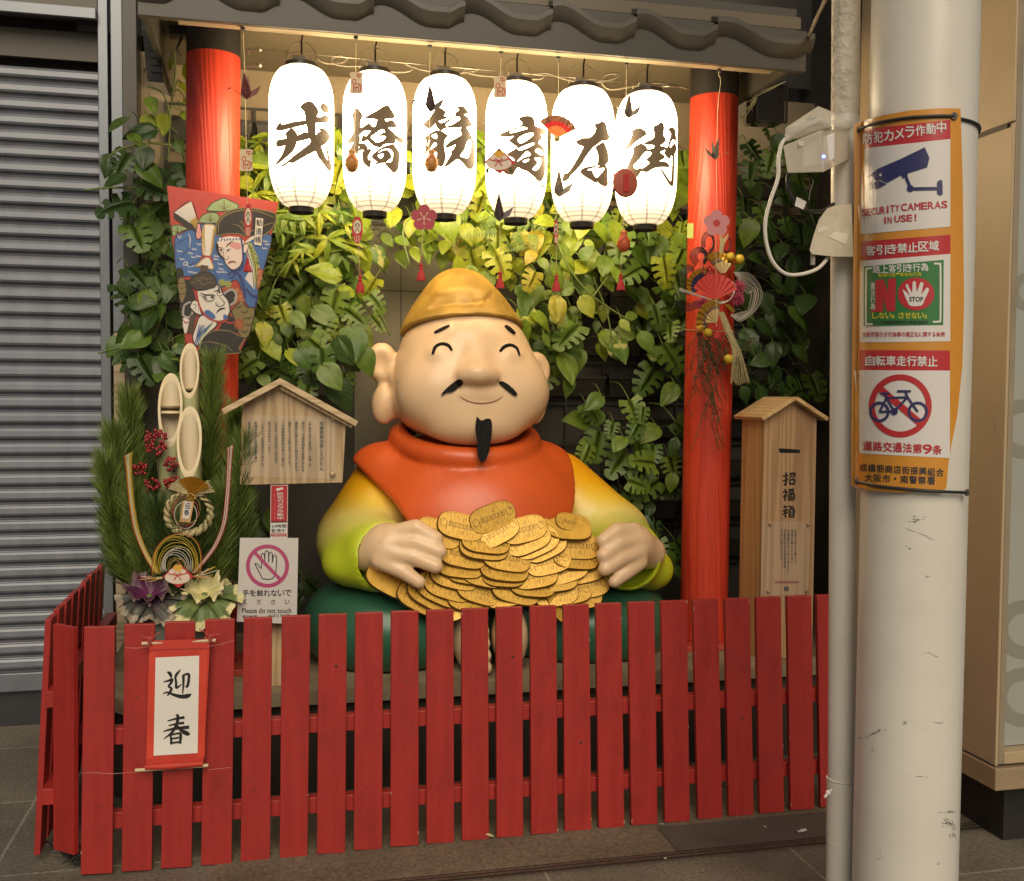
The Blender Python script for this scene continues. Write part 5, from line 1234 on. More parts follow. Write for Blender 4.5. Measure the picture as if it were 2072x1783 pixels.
for k, (x, y, an, ln, sz, lay, stp) in enumerate(coins):
    Yc = 4.235 - .00013 * (y - 170) - .0045 * (lay - 4) + .00000006 * (x - 1080) ** 2
    c = PY(*WC(x, y), Yc)
    t = RAD(ln * .72); a_ = RAD(-an)
    ex = Vector((cos(a_), 0, sin(a_)))
    nrm = Vector((0.10, -cos(t), sin(t))); nrm = (nrm - ex * nrm.dot(ex)).normalized()
    ey = nrm.cross(ex)
    M = Matrix(((ex.x, ey.x, nrm.x, c.x), (ex.y, ey.y, nrm.y, c.y), (ex.z, ey.z, nrm.z, c.z), (0, 0, 0, 1)))
    Ml = WM(st).inverted() @ M @ Matrix.Scale(sz, 4)
    o = bpy.data.objects.new('gold_coin', CM if stp else CM0); COL.objects.link(o); o.parent = st
    o.location, q, sc_ = Ml.decompose(); o.rotation_euler = q.to_euler(); o.scale = sc_
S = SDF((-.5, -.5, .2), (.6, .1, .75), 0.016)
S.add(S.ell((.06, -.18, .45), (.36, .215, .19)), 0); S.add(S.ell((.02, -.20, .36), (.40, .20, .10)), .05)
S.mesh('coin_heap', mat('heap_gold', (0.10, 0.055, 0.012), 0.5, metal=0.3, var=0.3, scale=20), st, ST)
# ================================================================== GREEN WALL
def leaf_mat(name, cols, vein=0.35, var_col=None, trans=0.35):
    m = bpy.data.materials.new(name); m.use_nodes = True; nt = m.node_tree; N = nt.nodes; L = nt.links; b = N['Principled BSDF']
    gi = N.new('ShaderNodeNewGeometry'); cr = N.new('ShaderNodeValToRGB'); e = cr.color_ramp.elements
    e[0].position = 0; e[0].color = (*cols[0], 1); e[1].position = 1; e[1].color = (*cols[-1], 1)
    for i, c in enumerate(cols[1:-1]): q = e.new((i + 1) / (len(cols) - 1)); q.color = (*c, 1)
    L.new(gi.outputs['Random Per Island'], cr.inputs[0])
    uv = N.new('ShaderNodeUVMap'); sp = N.new('ShaderNodeSeparateXYZ'); L.new(uv.outputs[0], sp.inputs[0])
    def M(op, a, c=0.0, d=None):
        n = N.new('ShaderNodeMath'); n.operation = op
        for i, q in enumerate((a, c, d)):
            if q is None: continue
            if isinstance(q, (int, float)): n.inputs[i].default_value = q
            else: L.new(q, n.inputs[i])
        return n.outputs[0]
    au = M('ABSOLUTE', sp.outputs[0])
    mid = M('LESS_THAN', au, 0.035)
    sv = M('PINGPONG', M('SUBTRACT', M('MULTIPLY', sp.outputs[1], 7.0), M('MULTIPLY', au, 2.6)), 0.5)
    side = M('LESS_THAN', sv, 0.05)
    vn = M('MULTIPLY', M('MAXIMUM', mid, side), vein)
    tc = N.new('ShaderNodeTexCoord'); nz = N.new('ShaderNodeTexNoise'); nz.inputs['Scale'].default_value = 38; nz.inputs['Detail'].default_value = 4
    L.new(tc.outputs['Object'], nz.inputs[0])
    mr = N.new('ShaderNodeMapRange'); mr.inputs['From Min'].default_value = .3; mr.inputs['From Max'].default_value = .7; mr.inputs['To Min'].default_value = .78; mr.inputs['To Max'].default_value = 1.2
    L.new(nz.outputs['Fac'], mr.inputs[0])
    sc = N.new('ShaderNodeVectorMath'); sc.operation = 'SCALE'; L.new(cr.outputs[0], sc.inputs[0]); L.new(mr.outputs[0], sc.inputs['Scale'])
    col = sc.outputs[0]
    if var_col:
        n2 = N.new('ShaderNodeTexNoise'); n2.inputs['Scale'].default_value = 24; n2.inputs['Detail'].default_value = 3; L.new(tc.outputs['Object'], n2.inputs[0])
        r2 = N.new('ShaderNodeMapRange'); r2.inputs['From Min'].default_value = .54; r2.inputs['From Max'].default_value = .60; L.new(n2.outputs['Fac'], r2.inputs[0])
        mx = N.new('ShaderNodeMixRGB'); mx.inputs[2].default_value = (*var_col, 1); L.new(r2.outputs[0], mx.inputs[0]); L.new(col, mx.inputs[1]); col = mx.outputs[0]
    mx = N.new('ShaderNodeMixRGB'); mx.inputs[2].default_value = (0.20, 0.27, 0.07, 1); L.new(vn, mx.inputs[0]); L.new(col, mx.inputs[1]); col = mx.outputs[0]
    L.new(col, b.inputs['Base Color']); b.inputs['Roughness'].default_value = 0.38
    tr = N.new('ShaderNodeBsdfTranslucent'); L.new(col, tr.inputs[0]); ms = N.new('ShaderNodeMixShader'); ms.inputs[0].default_value = trans
    L.new(b.outputs[0], ms.inputs[1]); L.new(tr.outputs[0], ms.inputs[2]); L.new(ms.outputs[0], N['Material Output'].inputs[0])
    bp = N.new('ShaderNodeBump'); bp.inputs['Strength'].default_value = .35; bp.inputs['Distance'].default_value = .003; bp.invert = True
    L.new(M('MAXIMUM', mid, side), bp.inputs['Height']); L.new(bp.outputs[0], b.inputs['Normal'])
    MATS[name] = m
    return m
# leaf colours: dark monstera, fresh green, yellow-green pothos; lime lightened to carry lantern light
m_dark = leaf_mat('leaf_dark', [(0.030, 0.068, 0.014), (0.05, 0.105, 0.018), (0.085, 0.15, 0.024)])
m_mid = leaf_mat('leaf_mid', [(0.07, 0.15, 0.018), (0.12, 0.21, 0.024), (0.19, 0.27, 0.03)])
m_lime = leaf_mat('leaf_lime', [(0.15, 0.25, 0.02), (0.26, 0.34, 0.025), (0.40, 0.42, 0.03)], vein=.25)
m_var = leaf_mat('leaf_variegated', [(0.07, 0.17, 0.025), (0.12, 0.22, 0.03)], var_col=(0.42, 0.42, 0.14), vein=.15)
m_yel = leaf_mat('leaf_yellow', [(0.40, 0.30, 0.02), (0.36, 0.36, 0.03), (0.48, 0.28, 0.03)], vein=.3)
stem_m = mat('stem_green', (0.12, 0.17, 0.04), 0.5, var=0.2)
soil_m = mat('aerial_root', (0.07, 0.05, 0.03), 0.8, var=.3)
rl = random.Random(21)
class Leaves:
    def __init__(s): s.v = []; s.f = []; s.uv = []
    def strip(s, rows, T):
        """rows of (u, y, x, uvy) from midrib outwards: a grid of points"""
        b = len(s.v); nr = len(rows); nc = len(rows[0])
        for r in rows:
            for x, y, z, u, v in r: s.v.append(tuple(T @ Vector((x, y, z)))); s.uv.append((u, v))
        for i in range(nr - 1):
            for j in range(nc - 1):
                a = b + i * nc + j
                s.f.append((a, a + 1, a + nc + 1, a + nc))
    def monstera(s, T, L_, cup=0.25, droop=0.5, r=rl):
        W_ = L_ * r.uniform(.92, 1.12)
        def half(t):  # half width along the midrib
            return W_ / 2 * max(0.0, sin(pi * min(1, (t * .80 + .20)) ** .80)) ** .75
        r_cup = r.random() < .45
        nl = r.choice((4, 4, 5)); jit = [r.uniform(-.02, .02) for _ in range(nl + 1)]
        K = len(s.v)
        mids = []
        def P(x, t, fwd=0.0):
            y = (t + fwd) * L_ - .16 * L_ * 0
            yy = y
            z = -droop * L_ * (t + fwd) ** 2 * .5 + cup * .9 * x * x / W_ * (1 if r_cup else -1)
            return (x, yy, z, x / (W_ / 2), t)
        base = len(s.v)
        N_ = 2 * nl + 1
        # midrib points
        for i in range(N_):
            t = i / (N_ - 1); p = P(0, t); s.v.append(tuple(T @ Vector(p[:3]))); s.uv.append((0, t))
        for sx in (-1, 1):
            inner = []
            for i in range(N_):
                t = i / (N_ - 1); w = half(t) * (.30 if 0 < i < N_ - 1 else .3); p = P(sx * w, t, .05 * sin(pi * t))
                inner.append(len(s.v)); s.v.append(tuple(T @ Vector(p[:3]))); s.uv.append(p[3:])
            for i in range(N_ - 1):
                s.f.append((base + i, base + i + 1, inner[i + 1], inner[i]))
            for k in range(nl):
                i0 = 2 * k; t0, t1 = k / nl, (k + 1) / nl; tm = (t0 + t1) / 2
                slit = k < nl - 1 and r.random() < .85
                gap = r.uniform(.030, .050) if slit else 0.0
                fw = -.02 + .20 * tm
                mid_ids = []; out_ids = []
                for (t, g_) in ((t0, gap if k > 0 else 0), (tm, 0), (t1, -gap)):
                    for frac, st_, dest in ((.70, .55, mid_ids), (1.0, 1.0, out_ids)):
                        tt = t + g_ * (1.25 if frac < .9 else .85)
                        w = half(min(1, max(0, tt))) * frac
                        if frac == 1.0 and t != tm: w *= .93
                        if k == nl - 1 and t == t1: w = 0.0 if frac == 1 else half(.97) * .3
                        p = P(sx * w, tt, fw * st_ * (1 - .6 * (t > .9)))
                        if k == 0 and t == t0: p = P(sx * half(.02) * (.9 if frac > .9 else .6), 0, -.10 * frac)
                        dest.append(len(s.v)); s.v.append(tuple(T @ Vector(p[:3]))); s.uv.append(p[3:])
                I = [inner[i0], inner[i0 + 1], inner[i0 + 2]]
                for j in range(2):
                    s.f.append((I[j], I[j + 1], mid_ids[j + 1], mid_ids[j])); s.f.append((mid_ids[j], mid_ids[j + 1], out_ids[j + 1], out_ids[j]))
    def heart(s, T, L_, ratio=.78, droop=.5, cup=.3, sharp=1.0, r=rl):
        W_ = L_ * ratio; nr, nc = 8, 7; rows = []
        tw = r.uniform(-.25, .25)
        for i in range(nr):
            t = i / (nr - 1)
            w = W_ / 2 * (sin(pi * (t ** (.62 * sharp))) ** .85 if 0 < t < 1 else (.12 if t == 0 else 0.0))
            row = []
            for j in range(nc):
                u = -1 + 2 * j / (nc - 1); x = u * w
                back = -.16 * abs(u) ** 1.6 * max(0, 1 - t * 3.2)
                y = (t + back * ratio) * L_
                z = -droop * L_ * t * t * .5 + cup * abs(x) * (1 - .7 * abs(u)) + .02 * L_ * sin(5 * t + 6 * u + tw * 9) + tw * x * t
                row.append((x, y, z, u, t))
            rows.append(row)
        s.strip(rows, T)
    def blade(s, T, L_, ratio=.24, droop=.9):
        s.heart(T, L_, ratio, droop, .5, 1.15)
    def build(s, name, m, parent):
        me = bpy.data.meshes.new(name); me.from_pydata(s.v, [], s.f); me.materials.append(m)
        ul = me.uv_layers.new(name='UVMap')
        li = np.empty(len(me.loops), dtype=np.int32); me.loops.foreach_get('vertex_index', li)
        ul.data.foreach_set('uv', np.array(s.uv, dtype=np.float32)[li].ravel())
        me.polygons.foreach_set('use_smooth', [True] * len(me.polygons))
        return link(name, me, parent)
def leafT(p, tip_ang, lean, roll, spin=0.0):
    """leaf frame: grows along +y from p; tip_ang = direction of the tip in the wall plane (0 = down, + = right), lean = how far the blade faces up"""
    d = Vector((sin(tip_ang), -sin(lean) * .9, -cos(tip_ang))).normalized()
    nrm = Vector((sin(roll) * .8, -cos(roll), .35 + .3 * lean)); nrm = (nrm - d * nrm.dot(d)).normalized()
    x = d.cross(nrm)
    return Matrix(((x.x, d.x, nrm.x, p.x), (x.y, d.y, nrm.y, p.y), (x.z, d.z, nrm.z, p.z), (0, 0, 0, 1)))
def inside(poly, x, y):
    c = False; j = len(poly) - 1
    for i in range(len(poly)):
        (xi, yi), (xj, yj) = poly[i], poly[j]
        if (yi > y) != (yj > y) and x < (xj - xi) * (y - yi) / (yj - yi) + xi: c = not c
        j = i
    return c
def cx_dark(poly): return sum(p[0] for p in poly) / len(poly) < 400 or sum(p[0] for p in poly) / len(poly) > 1480
def clump(name, label, kind, m, poly, n, size, yr, tip=(0, .7), group='plants climbing the green wall', seed=0, root=None, sparse=28, extra=None):
    r = random.Random(seed * 31 + n)
    if kind == 'monstera': n = max(3, int(n * .95)); size *= .76; sparse = 30
    else: n = max(2, int(n * 1.0)); size *= .80; sparse = min(sparse, 24)
    if m is m_dark and cx_dark(poly): n = max(3, int(n * .72))
    xs = [p[0] for p in poly]; ys = [p[1] for p in poly]
    cx, cy = sum(xs) / len(xs), sum(ys) / len(ys)
    ym = sum(yr) / 2
    o = empty(name, PY(cx, cy, ym), label, 'plant', group)
    LV = Leaves(); LX = Leaves(); g = MB(); pts = []; tries = 0
    while len(pts) < n and tries < n * 60:
        tries += 1
        x, y = r.uniform(min(xs), max(xs)), r.uniform(min(ys), max(ys))
        if not inside(poly, x, y): continue
        if any((x - a) ** 2 + (y - b_) ** 2 < sparse ** 2 for a, b_ in pts): continue
        pts.append((x, y))
    if not pts: pts = [(cx, cy)]
    stems = 0
    for i, (x, y) in enumerate(pts):
        Yp = r.uniform(*yr); s_ = size * r.uniform(.60, 1.2)
        a = tip[0] + r.gauss(0, tip[1]); T = leafT(PY(x, y, Yp), a, r.uniform(.1, .9), r.gauss(0, .45))
        tgt = LX if (extra and r.random() < extra[1]) else LV
        if kind == 'monstera' and r.random() < .62: tgt.monstera(T, s_, r.uniform(.1, .35), r.uniform(.2, .8), r)
        elif kind in ('heart', 'monstera'): tgt.heart(T, s_, r.uniform(.66, .85), r.uniform(.2, .8), .3, 1.0, r)
        elif kind == 'blade':
            for k in range(r.randint(5, 8)):
                a2 = r.uniform(-2.2, 2.2); tgt.blade(leafT(PY(x, y, Yp), a2, r.uniform(.0, 1.0), r.gauss(0, .5)), s_ * r.uniform(.7, 1.1), r.uniform(.2, .3))
        elif kind == 'fern':
            for k in range(14):
                t = k / 13
                for sx in (-1, 1):
                    c = PY(x, y, Yp) + Vector((sin(a) * t * s_, -.03 * sin(t * 3), -cos(a) * t * s_))
                    tgt.heart(leafT(c, a + sx * 1.15, .3, 0), s_ * .28 * (1.05 - t), .28, .3, .2, 1.1, r)
        # petiole back towards the wall
        if kind != 'fern':
            p = PY(x, y, Yp); q = p + Vector((r.uniform(-.05, .05) - .05 * sin(a), min(.22, max(.02, YW - .06 - Yp)), r.uniform(.02, .09)))
            g.tube(catmull([p, p * .5 + q * .5 + Vector((0, -.01, .03)), q], 3), .0026, 5, cap=False); stems += 1
    if root:
        for line in root:
            g.tube(catmull([PY(px, py, Yq) for px, py, Yq in line], 5), .0042, 6)
    o1 = LV.build('leaves', m, o) if LV.v else None
    if LX.v: LX.build('contrasting_leaves', extra[0], o)
    if g.v: g.build('stems', stem_m, o, smooth=True)
    return o
# ---- planter grid on the wall
pk_m = mat('planter_black', (0.038, 0.034, 0.028), 0.5, var=.3, scale=8)
pocket_me = None
def planter(label, x0, x1, z0, z1, skip=()):
    global pocket_me
    o = empty('wall_planter', ((x0 + x1) / 2, YW - .02, z0), label, 'planter')
    g = MB(); dx, dz = .205, .215
    nx, nz = int((x1 - x0) / dx), int((z1 - z0) / dz)
    for i in range(nx + 1): g.box((x0 + i * dx, YW - .012, (z0 + z0 + nz * dz) / 2), (.014, .014, nz * dz + .01))
    for k in range(nz + 1): g.box((x0 + nx * dx / 2, YW - .021, z0 + k * dz), (nx * dx, .0035, .012))
    g.build('grid_frame', pk_m, o)
    if pocket_me is None:
        q = MB(); w = dx * .46
        for sgn in (0,):
            f = [(-w, -.025, .05), (w, -.025, .05), (w, -.03, -.075), (-w, -.03, -.075)]
            fr_ = [(-w, -.085, .035), (w, -.085, .035), (w * .86, -.055, -.07), (-w * .86, -.055, -.07)]
            q.face(fr_); q.face([f[0], fr_[0], fr_[3], f[3]]); q.face([f[1], f[2], fr_[2], fr_[1]]); q.face([f[3], fr_[3], fr_[2], f[2]])
            q.box((0, -.0855, .030), (2 * w + .006, .006, .014)); q.face([(-w, -.03, .02), (w, -.03, .02), (w, -.083, .02), (-w, -.083, .02)])
        tmp = q.build('pocket', pk_m); pocket_me = tmp.data; bpy.data.objects.remove(tmp)
    for i in range(nx):
        for k in range(nz):
            c = Vector((x0 + (i + .5) * dx, YW, z0 + (k + .5) * dz))
            if any(a <= c.x <= b_ and e <= c.z <= d for a, b_, e, d in skip): continue
            p = bpy.data.objects.new('pocket', pocket_me); COL.objects.link(p); p.parent = o; p.location = c - o.location
planter('black plastic planter grid on the wall left of the statue', -.50, .36, 1.25, 2.97)
planter('black plastic planter grid on the wall right of the statue', 1.28, 2.75, .70, 2.97, skip=((1.2, 1.75, .5, 1.55),))
planter('black plastic planter grid high on the wall above the statue', .37, 1.24, 2.45, 2.97)
# ---- the plants
MN, HT, BL, FN = 'monstera', 'heart', 'blade', 'fern'
clump('vine_plant', 'thin yellowish vine reaching up left of the red pillar near the soffit', HT, m_lime, [(300, 120), (375, 105), (378, 250), (290, 245)], 9, .11, (4.85, 5.05), seed=1, root=[[(340, 330, 5.0), (345, 220, 4.95), (355, 150, 4.9), (352, 105, 4.9)], [(345, 240, 4.95), (330, 190, 4.9), (300, 175, 4.9)]])
clump('monstera_plant', 'dark split leaf plant spilling over the steel pillar towards the shutter', MN, m_dark, [(255, 240), (300, 235), (375, 260), (375, 420), (255, 430), (215, 340), (190, 320)], 26, .17, (4.78, 5.0), seed=2, root=[[(375, 300, 5), (310, 290, 4.9), (250, 300, 4.8), (215, 320, 4.8)], [(380, 420, 5), (290, 385, 4.9), (220, 380, 4.75), (170, 385, 4.72)]], extra=(m_mid, .25))
clump('monstera_plant', 'dark split leaf plant on the dark post behind the left edge of the painted paddle', MN, m_dark, [(255, 400), (375, 400), (375, 590), (245, 590)], 26, .17, (4.8, 5.0), seed=3, extra=(m_mid, .2))
clump('vine_plant', 'dark trailing vine with long heart leaves beside the lower half of the painted paddle', HT, m_dark, [(245, 560), (370, 560), (365, 740), (245, 720)], 30, .15, (4.75, 5.0), seed=4, extra=(m_mid, .2))
clump('monstera_plant', 'dark split leaf plant just above the pine branches reaching over the shutter edge', MN, m_dark, [(225, 690), (250, 640), (330, 660), (335, 750), (240, 740)], 13, .19, (4.72, 4.9), seed=5, root=[[(330, 690, 4.9), (260, 700, 4.8), (200, 715, 4.7)]], extra=(m_mid, .15))
clump('vine_plant', 'single cream and green variegated leaves above the cut bamboo tips', HT, m_var, [(335, 690), (365, 700), (360, 735), (335, 720)], 3, .12, (4.6, 4.7), seed=6)
clump('bushy_plant', 'yellow green bushy plant with pointed leaves between left pillar and first lantern', BL, m_lime, [(488, 270), (560, 270), (560, 420), (488, 400)], 13, .15, (4.8, 5.0), seed=7, sparse=22)
clump('monstera_plant', 'bright split leaf plant glowing behind the first and second lanterns', MN, m_lime, [(490, 320), (700, 250), (730, 440), (540, 440)], 46, .18, (4.8, 5.05), seed=8, extra=(m_mid, .2))
clump('bushy_plant', 'light green rosette plant with pointed leaves under the first lantern', BL, m_lime, [(560, 420), (700, 430), (700, 520), (555, 530)], 22, .14, (4.7, 4.9), seed=9, sparse=22, extra=(m_mid, .4))
clump('vine_plant', 'variegated pothos vine trailing between the second and third lanterns', HT, m_lime, [(690, 240), (860, 260), (855, 500), (790, 520), (700, 510)], 62, .12, (4.8, 5.05), seed=10, extra=(m_var, .25), root=[[(830, 540, 4.7), (815, 470, 4.72), (840, 430, 4.75)]])
clump('monstera_plant', 'green split leaf plant right of the painted paddle above the notice board', MN, m_mid, [(500, 530), (600, 490), (690, 520), (690, 640), (520, 660), (495, 620)], 26, .19, (4.68, 4.95), seed=11, extra=(m_lime, .25))
clump('vine_plant', 'glossy heart leaved vine above the notice board roof', HT, m_mid, [(500, 640), (620, 640), (640, 730), (500, 740)], 24, .15, (4.68, 4.9), seed=12, extra=(m_lime, .15))
clump('monstera_plant', 'split leaf plant hanging left of the statue cap', MN, m_mid, [(640, 500), (745, 500), (765, 580), (755, 650), (660, 690), (620, 620)], 24, .18, (4.68, 4.95), seed=13, extra=(m_lime, .3), root=[[(720, 560, 4.8), (770, 640, 4.75), (790, 680, 4.75)]])
clump('monstera_plant', 'split leaf plant drooping over the large left ear of the statue', MN, m_mid, [(600, 690), (700, 660), (740, 670), (720, 730), (690, 770), (620, 780)], 15, .19, (4.42, 4.6), seed=14, extra=(m_dark, .35), tip=(.35, .5))
clump('vine_plant', 'yellow green pothos hanging straight above the statue cap', HT, m_lime, [(820, 430), (1000, 430), (990, 500), (900, 515), (850, 490)], 26, .125, (4.68, 4.95), seed=15, extra=(m_yel, .12))
clump('monstera_plant', 'bright split leaf plant behind the third and fourth lanterns', MN, m_lime, [(850, 250), (1090, 270), (1090, 470), (860, 470)], 48, .18, (4.8, 5.05), seed=16, extra=(m_yel, .14))
clump('monstera_plant', 'yellowing split leaf plant under the fourth lantern', MN, m_lime, [(930, 470), (1080, 460), (1100, 560), (960, 560), (920, 530)], 15, .17, (4.62, 4.85), seed=17, extra=(m_yel, .45))
clump('vine_plant', 'fresh pothos vine trailing down right of the statue cap', HT, m_mid, [(1040, 520), (1180, 520), (1200, 600), (1120, 690), (1050, 650)], 32, .13, (4.62, 4.9), seed=18, extra=(m_lime, .45))
clump('monstera_plant', 'split leaf plant hanging right beside the statue forehead', MN, m_mid, [(1060, 630), (1160, 620), (1180, 700), (1150, 770), (1070, 700)], 17, .19, (4.58, 4.8), seed=19, extra=(m_dark, .3))
clump('monstera_plant', 'bright split leaf plant behind the two rightmost lanterns', MN, m_lime, [(1090, 280), (1390, 290), (1385, 480), (1100, 480)], 50, .18, (4.8, 5.05), seed=20, extra=(m_mid, .4))
clump('vine_plant', 'long bright vine stem crossing below the fifth and sixth lanterns', HT, m_lime, [(1090, 440), (1250, 450), (1250, 560), (1110, 540)], 32, .125, (4.68, 4.95), seed=21, extra=(m_mid, .3), root=[[(1120, 470, 4.66), (1150, 540, 4.64), (1200, 600, 4.62), (1275, 650, 4.62)], [(1230, 560, 4.7), (1170, 640, 4.7)]])
clump('monstera_plant', 'split leaf plant left of the right pillar below the last lantern', MN, m_mid, [(1240, 470), (1390, 450), (1385, 600), (1260, 590)], 26, .18, (4.7, 4.95), seed=22, extra=(m_lime, .3))
clump('vine_plant', 'loose vine with a few pale leaves in the dark gap right of the statue', HT, m_mid, [(1170, 600), (1300, 610), (1290, 700), (1210, 720)], 11, .13, (4.75, 4.95), seed=23, extra=(m_lime, .4), root=[[(1200, 560, 4.8), (1230, 640, 4.8), (1240, 720, 4.8)]])
clump('monstera_plant', 'dark split leaf plant against the left side of the right pillar at ear height', MN, m_mid, [(1290, 600), (1385, 590), (1378, 790), (1290, 720)], 22, .18, (4.75, 4.98), seed=24, extra=(m_dark, .4))
clump('monstera_plant', 'split leaf plant at the left end of the branch beside the statue cheek', MN, m_mid, [(1175, 810), (1260, 790), (1310, 830), (1290, 890), (1190, 900)], 15, .17, (4.65, 4.85), seed=25, tip=(-.2, .7))
clump('monstera_plant', 'split leaf plant between the statue shoulder and the right pillar', MN, m_mid, [(1260, 880), (1370, 850), (1370, 990), (1270, 1000)], 19, .17, (4.68, 4.9), seed=26, extra=(m_dark, .3))
clump('monstera_plant', 'small dark split leaf plant behind the statue right sleeve', MN, m_dark, [(1245, 990), (1320, 990), (1330, 1060), (1290, 1060)], 8, .15, (4.75, 4.9), seed=27)
clump('monstera_plant', 'small split leaf plant at the foot of the right pillar beside the cuff', MN, m_mid, [(1325, 1090), (1370, 1090), (1365, 1170), (1330, 1150)], 6, .15, (4.72, 4.85), seed=28)
clump('monstera_plant', 'dark split leaf plant high up right of the right pillar', MN, m_dark, [(1495, 230), (1650, 250), (1640, 480), (1495, 450)], 34, .18, (4.8, 5.05), seed=29, extra=(m_mid, .25))
clump('vine_plant', 'dark heart leaved vine right of the hanging new year ornament', HT, m_dark, [(1490, 440), (1650, 460), (1640, 640), (1500, 640)], 38, .15, (4.75, 5.0), seed=30, extra=(m_mid, .12))
clump('vine_plant', 'dark trailing vine above the donation box', HT, m_dark, [(1480, 620), (1640, 630), (1640, 760), (1500, 800)], 30, .15, (4.75, 5.0), seed=31)
clump('monstera_plant', 'dark split leaves showing just over the roof of the donation box', MN, m_dark, [(1560, 750), (1640, 755), (1635, 810), (1560, 810)], 8, .17, (4.8, 4.95), seed=32, extra=(m_mid, .3))
clump('fern_plant', 'small dark fern hanging under the notice board', FN, m_dark, [(530, 985), (560, 985), (560, 1010), (530, 1010)], 3, .16, (4.6, 4.75), seed=33)
clump('vine_plant', 'green leaves peeping out behind the do not touch sign', HT, m_mid, [(480, 1020), (560, 1030), (560, 1090), (480, 1090)], 8, .13, (4.45, 4.6), seed=34, extra=(m_dark, .4))
clump('monstera_plant', 'small dark leaf plant between the do not touch sign and the green trousers', MN, m_dark, [(600, 1120), (625, 1130), (625, 1220), (600, 1220)], 6, .14, (4.75, 4.9), seed=35)
clump('fern_plant', 'feathery fern sprays among the leaves below the third lantern', FN, m_mid, [(985, 430), (1100, 430), (1080, 500), (990, 490)], 6, .2, (4.6, 4.75), seed=36)
clump('vine_plant', 'drooping yellow leaf on a thread beside the statue cap', HT, m_yel, [(1115, 600), (1130, 600), (1130, 620), (1115, 620)], 2, .15, (4.55, 4.6), seed=37, tip=(0, .15), sparse=8)
clump('vine_plant', 'pale hanging leaf near the dark wall left of the right pillar', HT, m_var, [(1225, 690), (1250, 690), (1250, 720), (1225, 720)], 2, .13, (4.75, 4.8), seed=38, tip=(.3, .2), sparse=10)
clump('monstera_plant', 'split leaf plant at the lower left beside the notice board roof', MN, m_mid, [(500, 720), (600, 690), (600, 790), (520, 800)], 11, .17, (4.62, 4.8), seed=39, extra=(m_dark, .4))
# ================================================================== PAINTED PADDLE (hagoita) behind the pine
YH = 4.40
WHg = win(400, 450, 720, 1297)
C_ = lambda r, g, b: (r, g, b)
hg = empty('painted_paddle', PY(450, 540, YH), 'large paddle shaped board painted with two stage actors before the left red pillar', 'paddle')
out = [(72, 58), (1200, 225), (1165, 400), (1080, 790), (1010, 1080), (930, 1480), (880, 1600), (800, 1760), (320, 1760), (255, 1560), (225, 1380), (190, 1120), (150, 800), (110, 470)]
fh = lambda x, y, o: PY(*WHg(x, y), YH - o)
g = MB(); g.prism([(p[0], p[1]) for p in out], fh, 0.018); g.build('board', mat('paddle_edge', (0.45, 0.36, 0.26), 0.6), hg)
def clipoff(pts): return pts
P_ = Print(fh)
hr = flat('h_red', (0.40, 0.045, 0.032), .5); hk = flat('h_black', (0.022, 0.018, 0.014), .5); hb = flat('h_blue', (0.055, 0.13, 0.33), .5); hn = flat('h_navy', (0.03, 0.04, 0.16), .5)
hgn = flat('h_green', (0.25, 0.33, 0.15), .5); hw = flat('h_white', (0.66, 0.60, 0.53), .5); hp = flat('h_skin', (0.70, 0.56, 0.48), .5); ho = flat('h_ochre', (0.42, 0.26, 0.04), .5); hol = flat('h_olive', (0.20, 0.15, 0.05), .5)
hrust = flat('h_rust', (0.36, 0.09, 0.03), .5); hpk = flat('h_pink', (0.62, 0.28, 0.27), .5); hl = flat('h_line', (0.015, 0.012, 0.012), .5); hyg = flat('h_yellowgreen', (0.33, 0.36, 0.09), .5); hbr = flat('h_brown', (0.10, 0.06, 0.035), .5); hgrey = flat('h_grey', (0.34, 0.31, 0.28), .5)
P_.poly([(x, y) for x, y in out], hr, 1)
def blob(pts, m, l, line=5, lm=None, s=4):
    P_.poly(pts, m, l, smooth=s)
    if line: P_.stroke(pts + [pts[0]], line * 1.7, lm or hl, l + .4, 3)
# pine clouds
for pts in ([(470, 310), (520, 240), (590, 205), (650, 185), (720, 215), (790, 250), (780, 290), (620, 320)], [(385, 430), (420, 370), (480, 335), (560, 330), (600, 370), (580, 430), (480, 440)], [(118, 470), (180, 455), (250, 475), (275, 500), (200, 530), (130, 570)]): blob(pts, hgn, 2)
for x, y in ((650, 300), (515, 420), (175, 540)):
    for k in range(-2, 3): P_.stroke([(x, y), (x + k * 32, y - 60 + abs(k) * 12)], 6, hol, 3)
    P_.stroke([(x, y), (x, y - 100)], 7, hol, 3)
# blue robe of the upper actor
blob([(150, 590), (260, 520), (370, 480), (450, 440), (560, 450), (620, 560), (640, 780), (800, 900), (880, 640), (960, 560), (1130, 560), (1085, 780), (1010, 1060), (950, 1300), (860, 1230), (780, 1010), (620, 1090), (480, 960), (260, 980), (170, 920), (150, 800)], hb, 2.5, 5)
for pts in ([(150, 660), (230, 610), (330, 580)], [(160, 840), (260, 730), (330, 640), (420, 600)], [(220, 880), (330, 850), (420, 790)], [(540, 880), (570, 970), (600, 1010)], [(480, 900), (520, 960), (560, 1040)]): P_.stroke(pts, [3, 10, 3], hn, 3)
rsx = random.Random(3)
for x, y in ((190, 720), (215, 800), (250, 860), (300, 740), (330, 780), (300, 930), (350, 940), (560, 800), (600, 850), (610, 900), (640, 930), (340, 700), (1060, 620), (1080, 650), (1050, 690), (390, 650), (560, 770), (590, 930), (380, 770)):
    for k in range(3): P_.stroke([(x + k * 16 - 16, y - 14 + k * 4), (x + k * 16 - 8, y + 4), (x + k * 16 + 8, y + 8)], [2, 7, 2], hw, 3.4, 3)
